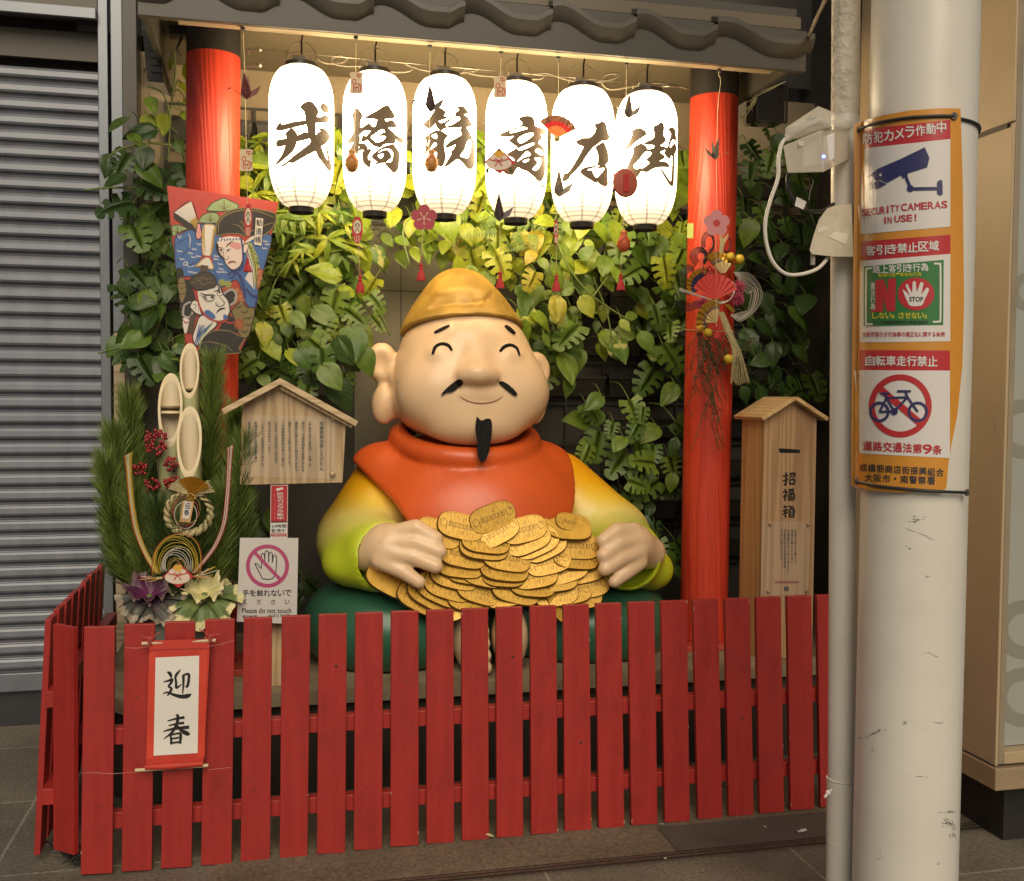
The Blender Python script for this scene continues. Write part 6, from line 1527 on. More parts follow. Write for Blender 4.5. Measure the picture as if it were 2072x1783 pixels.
P_.stroke([(290, 540), (305, 600), (300, 690), (310, 740)], [4, 9, 4], hw, 3.4); P_.stroke([(180, 560), (200, 590), (215, 560)], 6, hw, 3.4); P_.stroke([(230, 850), (270, 830), (290, 880), (350, 870)], [4, 10, 4, 8], hw, 3.4)
# fan
blob([(140, 330), (315, 215), (385, 440), (355, 470)], hw, 3, 5, s=1)
for k in range(1, 9): P_.stroke([(140 + k * 19.5, 330 - k * 12.8), (358 + k * 3, 468 - k * 3)], 3.5, hgrey, 4, 2)
P_.poly([(140, 330), (165, 350), (330, 460), (370, 520), (360, 530), (270, 480), (140, 390)], hk, 4); P_.poly([(300, 420), (365, 375), (390, 430), (370, 500)], ho, 4.5)
for k in range(4): P_.stroke([(310 + k * 16, 425 - k * 11), (365 + k * 5, 480 - k * 10)], 3, hol, 5, 2)
blob([(375, 440), (405, 445), (415, 500), (425, 560), (390, 605), (362, 570), (370, 500)], hpk, 5, 5)
# hat of the upper actor
blob([(565, 560), (575, 440), (640, 350), (760, 295), (920, 285), (1080, 315), (1175, 350), (1150, 470), (1050, 560), (960, 570), (860, 570), (800, 545), (680, 545), (610, 560)], hk, 4, 6, hol)
P_.stroke([(590, 540), (600, 430), (680, 350), (820, 308), (980, 315), (1170, 385)], [6, 10, 10, 10, 8, 5], hol, 5); P_.stroke([(735, 450), (800, 465), (840, 510), (860, 560)], [3, 10, 10, 3], hol, 5); P_.stroke([(800, 415), (830, 430), (850, 480)], [3, 10, 3], hol, 5); P_.stroke([(870, 570), (980, 490), (1150, 430)], [4, 9, 9], hol, 5)
# face of the upper actor
blob([(580, 620), (640, 600), (760, 610), (830, 640), (845, 760), (820, 860), (770, 905), (720, 905), (665, 850), (640, 790), (600, 740), (585, 690)], hp, 5, 6)
P_.poly([(700, 660), (760, 620), (815, 650), (815, 700), (760, 700)], hpk, 5.6, smooth=3); P_.poly([(595, 700), (640, 710), (640, 740), (605, 740)], hpk, 5.6, smooth=3)
P_.poly([(575, 640), (600, 590), (700, 570), (800, 580), (850, 620), (850, 680), (820, 640), (700, 620), (590, 640)], hw, 6); 
for k in range(8): P_.stroke([(585 + k * 30, 625 - k * 3 if k % 2 else 600 - k * 2), (600 + k * 30, 592 if k % 2 else 622 - k * 2)], 11, hn, 6.5, 2)
P_.stroke([(820, 590), (838, 700), (840, 850), (810, 910), (720, 915)], [16, 18, 18, 14, 8], hn, 6.6)
blob([(565, 650), (590, 660), (600, 750), (640, 800), (600, 770), (570, 710)], hk, 5.4, 0)
P_.stroke([(585, 680), (620, 690), (640, 688)], [3, 10, 3], hl, 6.4); P_.stroke([(665, 685), (690, 655), (740, 615)], [3, 13, 5], hl, 6.4)
for x in (618, 690): P_.poly([(x - 25, 722), (x, 708), (x + 32, 705), (x + 25, 725), (x, 732)], hw, 6.2, smooth=2); P_.disc(x + 2, 717, 9, hl, 6.6); P_.stroke([(x - 26, 722), (x + 2, 706), (x + 34, 700)], [3, 7, 4], hl, 6.7)
P_.stroke([(640, 720), (650, 790), (670, 810), (695, 790), (688, 770)], [4, 5, 6, 5, 3], hl, 6.4)
P_.poly([(690, 835), (720, 820), (755, 822), (775, 840), (730, 835), (695, 850)], hrust, 6.6, smooth=2); P_.stroke([(688, 850), (725, 828), (778, 843)], [3, 5, 3], hl, 6.8)
blob([(845, 660), (880, 640), (895, 680), (870, 740), (845, 730)], hp, 6, 5)
P_.poly([(850, 640), (900, 590), (960, 560), (1000, 540), (960, 590), (900, 630)], hw, 6)
# collar stripes and sash of the upper robe
P_.poly([(880, 640), (930, 640), (990, 780), (1010, 880), (985, 1130), (950, 1000), (920, 800)], hyg, 4); P_.poly([(870, 690), (900, 700), (950, 900), (960, 1110), (930, 1080), (860, 1000), (900, 930)], hw, 4.5)
P_.stroke([(875, 690), (930, 860), (950, 1090)], 7, hn, 5); P_.stroke([(905, 660), (960, 850), (985, 1120)], 7, hl, 5)
for x, y in ((930, 690), (945, 720), (960, 750), (980, 800), (995, 830), (985, 850), (1000, 850), (975, 830)): P_.disc(x, y, 7, hl, 5)
P_.poly([(985, 890), (1048, 910), (1010, 1080), (985, 1130)], hrust, 4.6)
P_.poly([(860, 850), (890, 800), (935, 930), (850, 925)], flat('h_tassel', (0.45, 0.03, 0.04), .5), 6.5); P_.stroke([(885, 790), (895, 860)], 6, hrust, 6.9, 2)
P_.stroke([(720, 920), (800, 960), (840, 1060), (860, 1200)], [14, 26, 30, 26], hn, 6.2); P_.stroke([(690, 970), (720, 930), (760, 925), (740, 980), (700, 990)], [10, 14, 14, 14, 10], hn, 6.6); P_.stroke([(870, 1100), (930, 1170), (980, 1190), (960, 1290)], [20, 26, 24, 18], hn, 6.2)
P_.poly([(620, 1090), (760, 1090), (840, 1140), (850, 1260), (760, 1260), (700, 1150)], hrust, 4.2, smooth=3)
for x, y in ((780, 1120), (810, 1180), (770, 1200), (830, 1230), (1005, 940), (1020, 990), (1000, 1040)): P_.ring(x, y, 18, 12, flat('h_peach', (0.55, 0.30, 0.14), .5), 5, 14)
for x, y in ((630, 1040), (690, 1055)):
    P_.poly([(x + 38 * cos(q), y + 36 * sin(q)) for q in np.linspace(0, 2 * pi, 7)[:-1]], hyg, 5)
    for a_ in range(6): P_.disc(x + 18 * cos(a_), y + 18 * sin(a_), 5, hl, 5.6, n=8)
# scroll roll held up, with its tied cuff
blob([(430, 520), (450, 460), (500, 450), (555, 470), (545, 560), (530, 700), (505, 770), (470, 775), (430, 730)], hw, 6.5, 7, ho); P_.stroke([(450, 480), (445, 600), (455, 740)], [10, 16, 8], ho, 7); P_.stroke([(545, 490), (530, 640), (515, 740)], [8, 16, 8], ho, 7)
blob([(405, 830), (450, 790), (500, 790), (540, 880), (520, 905), (420, 870), (360, 880)], hw, 6.4, 7, ho)
P_.stroke([(410, 800), (440, 770), (520, 790), (530, 840)], [8, 14, 14, 6], flat('h_tassel', (0.45, 0.03, 0.04), .5), 7.4); P_.poly([(415, 860), (490, 870), (475, 940), (405, 925)], hbr, 7.2)
for k in range(3): P_.stroke([(432 + k * 20, 868), (422 + k * 20, 935)], 4, hl, 7.6, 2)
# name slip
P_.rect(0, 0, .01, .01, hw, 8)
P_.poly([(970, 380), (1048, 392), (1030, 668), (952, 655)], hw, 8); P_.stroke([(970, 380), (1048, 392), (1030, 668), (952, 655), (970, 380)], 4, hl, 8.4, 1)
for c, y in (('勧', 398), ('進', 484), ('帳', 570)): P_.text(c, 975 - (y - 398) * .055, y, 1036 - (y - 398) * .055, y + 70, hl, 8.8, .012)
# lower actor
blob([(165, 910), (210, 890), (240, 930), (235, 1000), (300, 1020), (330, 1100), (360, 1240), (300, 1400), (215, 1390), (200, 1250), (185, 1050)], hk, 4.8, 0)
P_.poly([(190, 1010), (240, 1000), (265, 1120), (230, 1240), (200, 1200)], hol, 5.2, smooth=2)
for y in (1040, 1090, 1150): P_.stroke([(195, y), (225, y + 10), (255, y - 5)], 6, hl, 5.6)
blob([(300, 1060), (310, 1000), (380, 950), (450, 935), (520, 950), (570, 1010), (560, 1080), (480, 1105), (380, 1115)], flat('h_cap', (0.05, 0.038, 0.025), .5), 7.8, 6); P_.stroke([(310, 1050), (400, 1020), (430, 1060), (500, 1040), (560, 1050)], [3, 6, 5, 6, 3], hol, 8.3); 
for k in range(5): P_.stroke([(430, 985), (350 + k * 45, 1005 + 10 * (k % 2))], [2, 6], hol, 8.3, 2)
blob([(640, 1160), (720, 1110), (770, 1150), (760, 1230), (700, 1270), (650, 1230)], hk, 4.9, 14, hgrey); blob([(245, 1270), (310, 1240), (330, 1330), (300, 1390), (235, 1370)], hk, 5, 12, hgrey)
blob([(375, 1120), (480, 1110), (560, 1060), (610, 1080), (640, 1160), (690, 1220), (710, 1320), (680, 1390), (620, 1430), (540, 1420), (460, 1380), (410, 1300), (385, 1210)], hw, 7, 7)
P_.stroke([(372, 1110), (380, 1200), (415, 1310), (490, 1400), (620, 1440), (690, 1400)], [14, 18, 18, 18, 18, 8], hr, 7.8)
P_.poly([(450, 1330), (500, 1320), (560, 1380), (550, 1410), (500, 1400), (460, 1370)], hb, 7.6, smooth=3); P_.poly([(640, 1385), (650, 1360), (690, 1390), (650, 1425)], hb, 7.6, smooth=2)
P_.poly([(430, 1180), (520, 1150), (560, 1180), (540, 1230), (470, 1240)], hgrey, 7.4, smooth=3); P_.disc(505, 1195, 40, hw, 7.7, 30); P_.ring(505, 1195, 42, 36, hl, 7.9, 24, .75); P_.disc(525, 1190, 13, hl, 8.1)
P_.disc(605, 1150, 30, hw, 7.7, 26); P_.ring(605, 1150, 32, 26, hl, 7.9, 20, .85); P_.disc(602, 1140, 11, hl, 8.1)
P_.stroke([(400, 1140), (460, 1165), (560, 1170)], [3, 14, 6], hl, 8.2); P_.stroke([(545, 1130), (600, 1110), (580, 1070)], [5, 18, 5], hl, 8.2); P_.stroke([(400, 1165), (450, 1190), (470, 1210)], [3, 10, 3], hl, 8.2)
P_.stroke([(600, 1180), (650, 1240), (640, 1270), (590, 1280), (575, 1240)], [4, 8, 9, 7, 4], hl, 8); P_.stroke([(560, 1240), (575, 1275), (600, 1278)], [3, 7, 3], hl, 8)
P_.stroke([(570, 1350), (610, 1310), (660, 1300)], [6, 20, 10], hl, 8); P_.stroke([(385, 1250), (390, 1330)], 4, hl, 8.2, 2)
blob([(300, 1290), (330, 1225), (380, 1230), (410, 1320), (420, 1370), (360, 1350)], hw, 7.2, 7); P_.stroke([(335, 1260), (365, 1270), (350, 1310)], 5, hl, 8)
P_.poly([(310, 1370), (375, 1340), (330, 1560), (270, 1550)], hbr, 6.6)
for k in range(3): P_.stroke([(325 + k * 16, 1365 - k * 6), (287 + k * 16, 1550)], 4, hl, 7.1, 2)
blob([(390, 1400), (440, 1370), (560, 1430), (570, 1480), (480, 1560), (380, 1680), (330, 1600), (365, 1480)], hw, 6, 6); 
for k, m in enumerate((hb, hn, hb, hgn)): P_.stroke([(400 + k * 20, 1470), (380 + k * 14, 1560), (350 + k * 18, 1680)], [9, 13, 8], m, 6.6 + k * .05); P_.stroke([(540, 1440), (470, 1500 + k * 12), (390 + k * 5, 1560 + k * 16)], [8, 10, 6], m, 6.8 + k * .05)
blob([(720, 1330), (820, 1230), (880, 1290), (960, 1310), (930, 1480), (880, 1600), (800, 1560), (760, 1420)], hol, 4.6, 6)
for x, y in ((800, 1270), (860, 1320), (900, 1380), (830, 1400), (900, 1450), (860, 1520)): P_.stroke([(x - 40, y + 10), (x, y + 26), (x + 34, y - 6)], [3, 12, 3], hl, 5.2)
blob([(600, 1500), (650, 1440), (700, 1380), (760, 1420), (790, 1540), (640, 1540)], hk, 5.4, 0)
blob([(400, 1700), (440, 1600), (540, 1530), (700, 1530), (800, 1580), (860, 1600), (800, 1700), (800, 1755), (420, 1755)], hk, 6.2, 6, hol); P_.stroke([(410, 1660), (500, 1640), (660, 1680), (740, 1740)], [3, 9, 9, 3], hol, 6.9)
P_.stroke([(640, 1420), (700, 1450), (760, 1440)], [14, 18, 12], hr, 7.9)
for k in range(16):
    a_ = 2 * pi * k / 16; P_.stroke([(800, 1460), (800 + 58 * cos(a_), 1460 + 62 * sin(a_))], [16, 7], hrust, 7 + k * .02, 2)
P_.poly([(230, 1400), (300, 1420), (290, 1500), (250, 1560)], hw, 5.6, smooth=2); P_.stroke([(230, 1410), (260, 1450), (300, 1430)], [4, 14, 6], hr, 6); P_.poly([(255, 1560), (320, 1620), (345, 1740), (300, 1740), (262, 1640)], hr, 7, smooth=2)
P_.build('painting', hg)

# ================================================================== ROOFED NOTICE BOARD
YN = 4.20
cedar = wood('cedar_board', (0.36, 0.24, 0.12), (0.50, 0.36, 0.20), 'Z', scale=10); cedar_x = wood('cedar_beam', (0.48, 0.34, 0.18), (0.62, 0.46, 0.27), 'X', scale=10); cedar_z = wood('cedar_post', (0.42, 0.29, 0.15), (0.55, 0.40, 0.22), 'Z', scale=12)
nb = empty('notice_board', PY(590, 1260, YN), 'roofed unpainted wooden notice board with columns of Japanese text left of the statue', 'notice board')
WN = win(180, 700, 920, 1466)
fn_ = lambda x, y, o: PY(*WN(x, y), YN - o)
g = MB(); g.prism([(850, 600), (1035, 500), (1375, 700), (1355, 725), (1340, 1003), (832, 1015), (840, 700)], fn_, 0.022); board = g.build('board', cedar, nb, bevel=.002)
def beam(p, q, w, y0, dep, m, name):
    a_, c = Vector(p), Vector(q); d = (c - a_).normalized(); n_ = Vector((-d.y, d.x)) * w
    pts = [(p[0], p[1]), (q[0], q[1]), (q[0] + n_.x, q[1] + n_.y), (p[0] + n_.x, p[1] + n_.y)]
    g = MB(); g.prism(pts, lambda x, y, o: PY(*WN(x, y), y0 - o), dep); return g.build(name, m, nb, bevel=.002)
beam((1032, 486), (1418, 700), 28, YN - .055, .10, cedar_x, 'roof_plank'); beam((740, 640), (1030, 486), 28, YN - .056, .10, cedar_x, 'roof_plank')
beam((1035, 520), (1395, 716), 20, YN - .03, .05, cedar_z, 'roof_batten')
g = MB(); g.prism([(985, 1005), (1070, 1003), (1070, 1500), (985, 1500)], lambda x, y, o: PY(*WN(x, y), YN + .03 - o), .05); post = g.build('post', cedar_z, nb)
pz = PY(*WN(1028, 1290), YN + .05); g = MB(); g.box((pz.x, YN + .055, (pz.z + ZP) / 2 - .02), (.08, .05, pz.z - ZP)); g.build('post_foot', cedar_z, nb)
acr = bpy.data.materials.new('acrylic'); acr.use_nodes = True; b_ = acr.node_tree.nodes['Principled BSDF']; b_.inputs['Base Color'].default_value = (0.92, 0.93, 0.90, 1); b_.inputs['Roughness'].default_value = .12; b_.inputs['Alpha'].default_value = .05; b_.inputs['Specular IOR Level'].default_value = .7
P_ = Print(fn_)
txt = flat('board_ink', (0.02, 0.014, 0.01), .6); txt2 = flat('board_ink_soft', (0.05, 0.032, 0.018), .6)
def column(s, x, y0, y1, w, m, l=6, skew=0):
    n_ = len(s); h = (y1 - y0) / n_
    for i, c in enumerate(s):
        if c == ' ': continue
        v, f, bb = glyphs(c, .014)
        bw, bh = bb[2] - bb[0], bb[3] - bb[1]; k = min(1.0, bw / .95), min(1.0, bh / .95)
        cx, cy = x + skew * (i - n_ / 2), y0 + (i + .5) * h; P_.text(c, cx - w * k[0] / 2, cy - h * .88 * k[1] / 2, cx + w * k[0] / 2, cy + h * .88 * k[1] / 2, m, l, .03)
column('戎橋筋商店街とえびたん', 1236, 700, 945, 20, txt)
for i, (s_, y1) in enumerate((('江戸時代の頃の道頓堀に「戎橋」が', 930), ('架かり、今宮戎神社の参道にかかる', 955), ('橋筋が大層にぎわい時代をにぎわす', 955), ('橋筋として人々に親しまれてきました。', 930), ('この戎橋筋商店街は昔より愛され、', 945), ('いまなお、大阪を代表する商店街で', 915), ('新旧の店が並んでいます。', 870), ('「えびたん」は商店街の守り神として', 930), ('皆様の幸せと商売繁盛を願い', 910), ('見守っています。', 880))):
    column(s_, 1178 - i * 33.5, 700, y1 - 5, 14, txt2)
P_.build('lettering', board)
g = MB(); g.prism([(870, 668), (1312, 680), (1300, 985), (850, 975)], lambda x, y, o: fn_(x, y, o + .010), .004); ap = g.build('acrylic_sheet', acr, nb)
for x, y in ((1293, 686), (1290, 962)):
    g = MB(); g.lathe([(.0001, .018), (.009, .016), (.011, .010), (.011, 0)][::-1], 16, Matrix.Translation(PY(*WN(x, y), YN)) @ Matrix.Rotation(pi / 2, 4, 'X')); g.build('standoff_bolt', mat('bolt_bronze', (0.45, 0.33, 0.2), .35, metal=.6), nb, smooth='auto')
# ---- camera warning strip on the post
sg_r = flat('sign_red', (0.42, 0.025, 0.03), .4); sg_w = flat('sign_white', (0.66, 0.63, 0.58), .4); sg_k = flat('sign_black', (0.03, 0.028, 0.03), .45)
cw = empty('camera_warning_sign', PY(565, 1035, YN), 'narrow red and white security camera sticker strip under the notice board', 'sign')
fs = lambda x, y, o: PY(*WN(x, y), YN - .022 - o)
g = MB(); g.prism([(984, 1017), (1070, 1015), (1066, 1278), (982, 1278)], fs, .003); cwp = g.build('plate', sg_w, cw)
P_ = Print(fs); P_.poly([(987, 1019), (1067, 1018), (1065, 1195), (985, 1197)], sg_r, 1)
for k, c in enumerate('防犯カメラ作動中'): P_.text(c, 1017, 1052 + k * 17.2, 1047, 1067 + k * 17.2, sg_w, 2, .02)
P_.poly([(1010, 1034), (1043, 1026), (1047, 1036), (1015, 1046)], sg_w, 2)
for k in range(6): P_.stroke([(1004, 1060 + k * 22), (1004, 1074 + k * 22)], 1.6, hpk, 2, 2)
P_.poly([(985, 1197), (1065, 1195), (1065, 1201), (985, 1203)], sg_k, 1.5); P_.text('24時間', 988, 1210, 1061, 1228, sg_k, 1, .02); P_.text('監視中', 988, 1233, 1056, 1251, sg_k, 1, .02)
P_.poly([(986, 1256), (1062, 1255), (1062, 1270), (986, 1271)], sg_r, 1); P_.text('戎橋筋商店街', 992, 1259, 1056, 1267, sg_w, 2, .01)
P_.build('lettering', cwp)
# ---- do not touch notice
YT_ = 4.14
dn = empty('do_not_touch_sign', PY(540, 1258, YT_), 'white laminated notice with a crossed out hand reading Please do not touch', 'sign')
fd = lambda x, y, o: PY(*WN(x, y), YT_ - o)
g = MB(); g.prism([(832, 1277), (1121, 1278), (1113, 1705), (816, 1692)], fd, .003); dp = g.build('sheet', mat('laminate', (0.60, 0.57, 0.53), .25, var=.02, coat=.5), dn)
P_ = Print(fd); mag = flat('sign_magenta', (0.42, 0.07, 0.17), .35)
P_.ring(968, 1417, 107, 88, mag, 2)
P_.stroke([(905, 1350), (968, 1417), (1032, 1484)], 17, mag, 3, 2)
hand_ = [(905, 1405), (920, 1408), (938, 1430), (938, 1362), (952, 1358), (955, 1400), (956, 1348), (973, 1346), (974, 1398), (977, 1352), (992, 1354), (992, 1400), (998, 1366), (1012, 1370), (1010, 1440), (992, 1480), (948, 1480), (938, 1468)]
P_.stroke(hand_ + [hand_[0]], 4.5, sg_k, 2.4, 2)
for i, c in enumerate('手を触れないで'): P_.text(c, 845 + i * 35, 1535, 876 + i * 35, 1566, sg_k, 2, .02)
for i, c in enumerate('ください'): P_.text(c, 846 + i * 70, 1582 + i * .5, 866 + i * 70, 1606, sg_k, 2, .02)
P_.text('Please do not touch', 842, 1625, 1086, 1650, sg_k, 2, .012); P_.text('请勿触摸', 842, 1660, 916, 1676, sg_k, 2, .01); P_.text('손대지 마세요', 972, 1655, 1083, 1672, sg_k, 2, .01)
P_.build('lettering', dp)

# ================================================================== DONATION BOX
YB_ = 4.22
WD = win(1600, 500, 2160, 861)
db = empty('donation_box', PZ(1575, 1325, ZP), 'tall unpainted wooden donation box with gabled lid and coin slot lettered 招福箱', 'donation box')
fb = lambda x, y, o: PY(*WD(x, y), YB_ - o)
blx, brx = PY(*WD(466, 1400), YB_).x, PY(*WD(668, 1400), YB_).x
zt_ = PY(*WD(474, 838), YB_).z; zpk = PY(*WD(582, 772), YB_).z
# depth of the box from its visible left side
dpt = 0.0
for q in np.linspace(.1, .6, 60):
    v = Vector((blx, YB_ + q, 1.2)) - CAM; px = PW / 2 + FPX * v.dot(CR) / v.dot(CF)
    if px <= WD(396, 0)[0]: dpt = q; break
dpt = dpt or .3
xm = (blx + brx) / 2
g = MB(); n5 = [(blx, ZP + .001), (brx, ZP + .001), (brx, zt_), (xm, zpk), (blx, zt_)]
g.prism(n5, lambda u, v, o: (u, YB_ - o, v), .018); bf = g.build('front_panel', wood('box_wood', (0.34, 0.20, 0.10), (0.46, 0.29, 0.15), 'Z', scale=12), db, bevel=.0015)
lt = wood('box_side_lit', (0.50, 0.30, 0.11), (0.62, 0.40, 0.17), 'Z', scale=12)  # box wood made paler and yellower, light on the side put into the colour
g = MB(); g.box((blx + .009, YB_ + .018 + (dpt - .018) / 2, (ZP + zt_) / 2), (.018, dpt - .019, zt_ - ZP - .002)); g.build('side_panel', lt, db)
g = MB(); g.box((brx - .009, YB_ + .018 + (dpt - .018) / 2, (ZP + zt_) / 2), (.018, dpt - .019, zt_ - ZP - .002)); g.build('side_panel', lt, db)
g = MB(); g.prism(n5, lambda u, v, o: (u, YB_ + dpt - .001 - o, v), .017); g.build('back_panel', lt, db)
roofw = wood('box_roof', (0.52, 0.33, 0.14), (0.64, 0.44, 0.21), 'Y', scale=10)
for sx in (-1, 1):
    e = Vector((xm + sx * (brx - blx) * .60, 0, zt_ - (zpk - zt_) * .20 + .004)); pk_ = Vector((xm, 0, zpk + .004)); t_ = .017
    d = (e - pk_).normalized(); nn = Vector((-d.z * 1, 0, d.x)) * (t_ if d.x > 0 else -t_)
    y0, y1 = YB_ - .05, YB_ + dpt + .04
    off = Vector((0, .0015 if sx > 0 else 0, 0))
    g = MB(); g.hexa([Vector((p.x, y, p.z)) + off for p in (pk_, pk_ + nn) for y in (y0, y1) for _ in (0,)] [:0] or [Vector((pk_.x, y0, pk_.z)) + off, Vector((e.x, y0, e.z)) + off, Vector((pk_.x, y1, pk_.z)) + off, Vector((e.x, y1, e.z)) + off, Vector((pk_.x, y0, pk_.z)) + nn + off, Vector((e.x, y0, e.z)) + nn + off, Vector((pk_.x, y1, pk_.z)) + nn + off, Vector((e.x, y1, e.z)) + nn + off])
    g.build('roof_plank', roofw, db, bevel=.0015)
P_ = Print(fb); P_.poly([(532, 956), (545, 955), (614, 960), (615, 973), (538, 972)], flat('slot_black', (0.004, 0.004, 0.004), .9), 1); P_.build('coin_slot', bf)
P_ = Print(fb); bi = flat('brush_ink', (0.02, 0.015, 0.012), .6)
def mini(strokes, ox, oy, k):
    l = 1
    for pts, w in strokes: l += .25; P_.stroke([(ox + x * k, oy + y * k) for x, y in pts], [q * k * 1.5 for q in w], bi, l, 4)
sh_ = ([([(0, 30), (45, 22)], [8, 9]), ([(26, 0), (28, 60), (22, 95), (10, 85)], [11, 11, 11, 4]), ([(2, 66), (46, 48)], [10, 6]), ([(50, 12), (92, 6), (88, 30), (74, 36)], [9, 12, 11, 5]), ([(72, 10), (64, 32), (48, 46)], [9, 8, 3]), ([(55, 56), (58, 92)], [9, 9]), ([(55, 58), (92, 54), (88, 90)], [8, 11, 10]), ([(58, 88), (88, 86)], [9, 9])], 548, 1048, .50)
fu_ = ([([(16, 4), (28, 14)], [10, 9]), ([(2, 30), (38, 24), (22, 52), (2, 68)], [9, 10, 9, 3]), ([(22, 50), (22, 98)], [10, 10]), ([(28, 54), (38, 62)], [9, 7]), ([(48, 8), (94, 4)], [8, 10]), ([(56, 20), (58, 36)], [8, 8]), ([(56, 20), (88, 17), (84, 34)], [7, 9, 8]), ([(58, 34), (84, 33)], [7, 7]), ([(50, 48), (52, 94)], [9, 9]), ([(50, 48), (94, 44), (90, 92)], [8, 11, 10]), ([(52, 70), (90, 68)], [7, 7]), ([(70, 48), (70, 90)], [7, 7]), ([(52, 91), (90, 90)], [8, 8])], 547, 1110, .48)
hk_ = ([([(20, 0), (10, 18)], [9, 4]), ([(12, 14), (44, 9)], [7, 8]), ([(26, 14), (32, 24)], [8, 6]), ([(60, 0), (52, 16)], [9, 4]), ([(54, 13), (90, 8)], [7, 8]), ([(68, 14), (74, 24)], [8, 6]), ([(2, 44), (48, 36)], [8, 9]), ([(26, 26), (26, 98)], [10, 10]), ([(24, 46), (14, 66), (0, 78)], [8, 7, 3]), ([(30, 52), (44, 62)], [9, 5]), ([(58, 34), (58, 96)], [9, 9]), ([(58, 34), (92, 30), (90, 96)], [8, 11, 10]), ([(60, 54), (90, 52)], [7, 7]), ([(60, 73), (90, 72)], [7, 7]), ([(60, 93), (90, 92)], [8, 8])], 547, 1174, .48)
for st_, ox, oy, k in (sh_, fu_, hk_): mini(st_, ox, oy, k)
P_.build('lettering', bf)
g = MB(); g.prism([(471, 1236), (655, 1237), (646, 1514), (464, 1520)], lambda x, y, o: fb(x, y, o + .010), .004); ac = g.build('acrylic_sheet', acr, db)
P_ = Print(lambda x, y, o: fb(x, y, o + .003)); 
for i, s_ in enumerate(('皆様の幸せを願って', '招福の願いを込めて', 'お賽銭をお入れください', '戎橋筋商店街振興組合', '大切に使われます')):
    column(s_, 598 - i * 13.5, 1265, 1265 + len(s_) * 15, 8, txt2, 1)
P_.rect(520, 1465, 610, 1472, flat('seal_red', (0.30, 0.05, 0.03), .6), 1); P_.rect(555, 1486, 572, 1502, txt, 1); P_.build('notice_text', bf)
for x, y in ((497, 1245), (644, 1248), (490, 1504), (638, 1503)):
    g = MB(); g.lathe([(.0001, .016), (.006, .0145), (.007, .010), (.007, 0)][::-1], 14, Matrix.Translation(PY(*WD(x, y), YB_)) @ Matrix.Rotation(pi / 2, 4, 'X')); g.build('standoff_bolt', MATS['bolt_bronze'], db, smooth='auto')

# ================================================================== ORANGE BANNER ON THE POLE
WB = win(2080, 240, 2460, 664)
RB = RPO * 1.10
fbn = lambda x, y, o: PLATHE(*WB(x, y), XPO, YP, lambda z: RB + o)
bn = empty('warning_banner', (XPO, YP - RB, 1.85), 'orange vinyl banner of warning signs strapped around the white utility pole', 'banner')
vin = mat('banner_orange', (0.60, 0.26, 0.028), .28, var=.05, scale=5, coat=.4, dirt=(0.40, 0.17, 0.03), dirt_amt=.4)
P_ = Print(fbn, (16, 120))
P_.poly([(97, 125), (200, 90), (330, 65), (470, 54), (560, 56), (570, 400), (575, 900), (568, 1180), (545, 1400), (525, 1500), (508, 1600), (498, 1715), (480, 1722), (300, 1733), (180, 1725), (85, 1705), (84, 1500), (92, 800), (98, 400)], vin, 0)
vb = P_.build('vinyl', bn); vb.modifiers.new('t', 'SOLIDIFY').thickness = .0015
bw = flat('banner_white', (0.66, 0.63, 0.60), .3); br_ = flat('banner_red', (0.45, 0.03, 0.035), .3); bnv = flat('banner_navy', (0.035, 0.035, 0.12), .3); bg_ = flat('banner_green', (0.035, 0.17, 0.045), .3); by_ = flat('banner_yellow', (0.62, 0.52, 0.03), .3)
def panel(x0, xr, ytl, ytr, ybl, ybr, head):
    P_.poly([(x0, ytl), (xr, ytr), (xr, ytr + head), (x0, ytl + head)], br_, 4)
    P_.poly([(x0, ytl + head), (xr, ytr + head), (xr, ybr), (xr - 4, ybr + 4), (x0 + 5, ybl + 4), (x0, ybl)], bw, 4)
P_ = Print(fbn, (16, None))
panel(121, 517, 147, 104, 600, 567, 84)
for i, c in enumerate('防犯カメラ作動中'):
    x = 136 + i * 46; dy = -i * 7.2
    P_.text(c, x, 163 + dy, x + 40, 210 + dy, bw, 6, .03)
def cam_(k): return [(x, y) for x, y in k]
P_.poly([(150, 358), (200, 318), (300, 275), (405, 224), (426, 270), (416, 312), (300, 348), (240, 380), (222, 372), (208, 365), (190, 372), (178, 345)], bnv, 6)
P_.poly([(182, 378), (205, 370), (238, 385), (190, 410)], bnv, 6); P_.poly([(160, 382), (170, 370), (180, 400), (170, 408)], bnv, 6); P_.disc(212, 345, 6, bw, 8)
P_.poly([(302, 345), (330, 335), (330, 352), (308, 360)], bnv, 6.5); P_.stroke([(322, 350), (342, 400)], 14, bnv, 6.7, 2); P_.disc(342, 404, 15, bnv, 7); P_.stroke([(342, 406), (465, 404)], 14, bnv, 7.4, 2); P_.poly([(460, 375), (468, 368), (482, 368), (484, 430), (472, 435), (460, 425)], bnv, 7.8)
def arctext(s, x0, y0, x1, y1, h, m, sl):
    n_ = len(s); w = (x1 - x0) / n_
    v = 0
    for i, c in enumerate(s):
        if c == ' ': continue
        k = .26 if c in 'I!' else .86; dy = sl * (i + .5) / n_
        P_.text(c, x0 + i * w + w * (1 - k) / 2, y0 + dy, x0 + i * w + w * (1 + k) / 2, y0 + dy + h, m, 6, .03)
arctext('SECURITY', 128, 497, 296, 0, 30, br_, -24); arctext('CAMERAS', 300, 472, 506, 0, 30, br_, -14); arctext('IN', 222, 530, 262, 0, 28, br_, -2); arctext('USE!', 272, 524, 378, 0, 28, br_, -8)
panel(121, 517, 637, 606, 1073, 1068, 84)
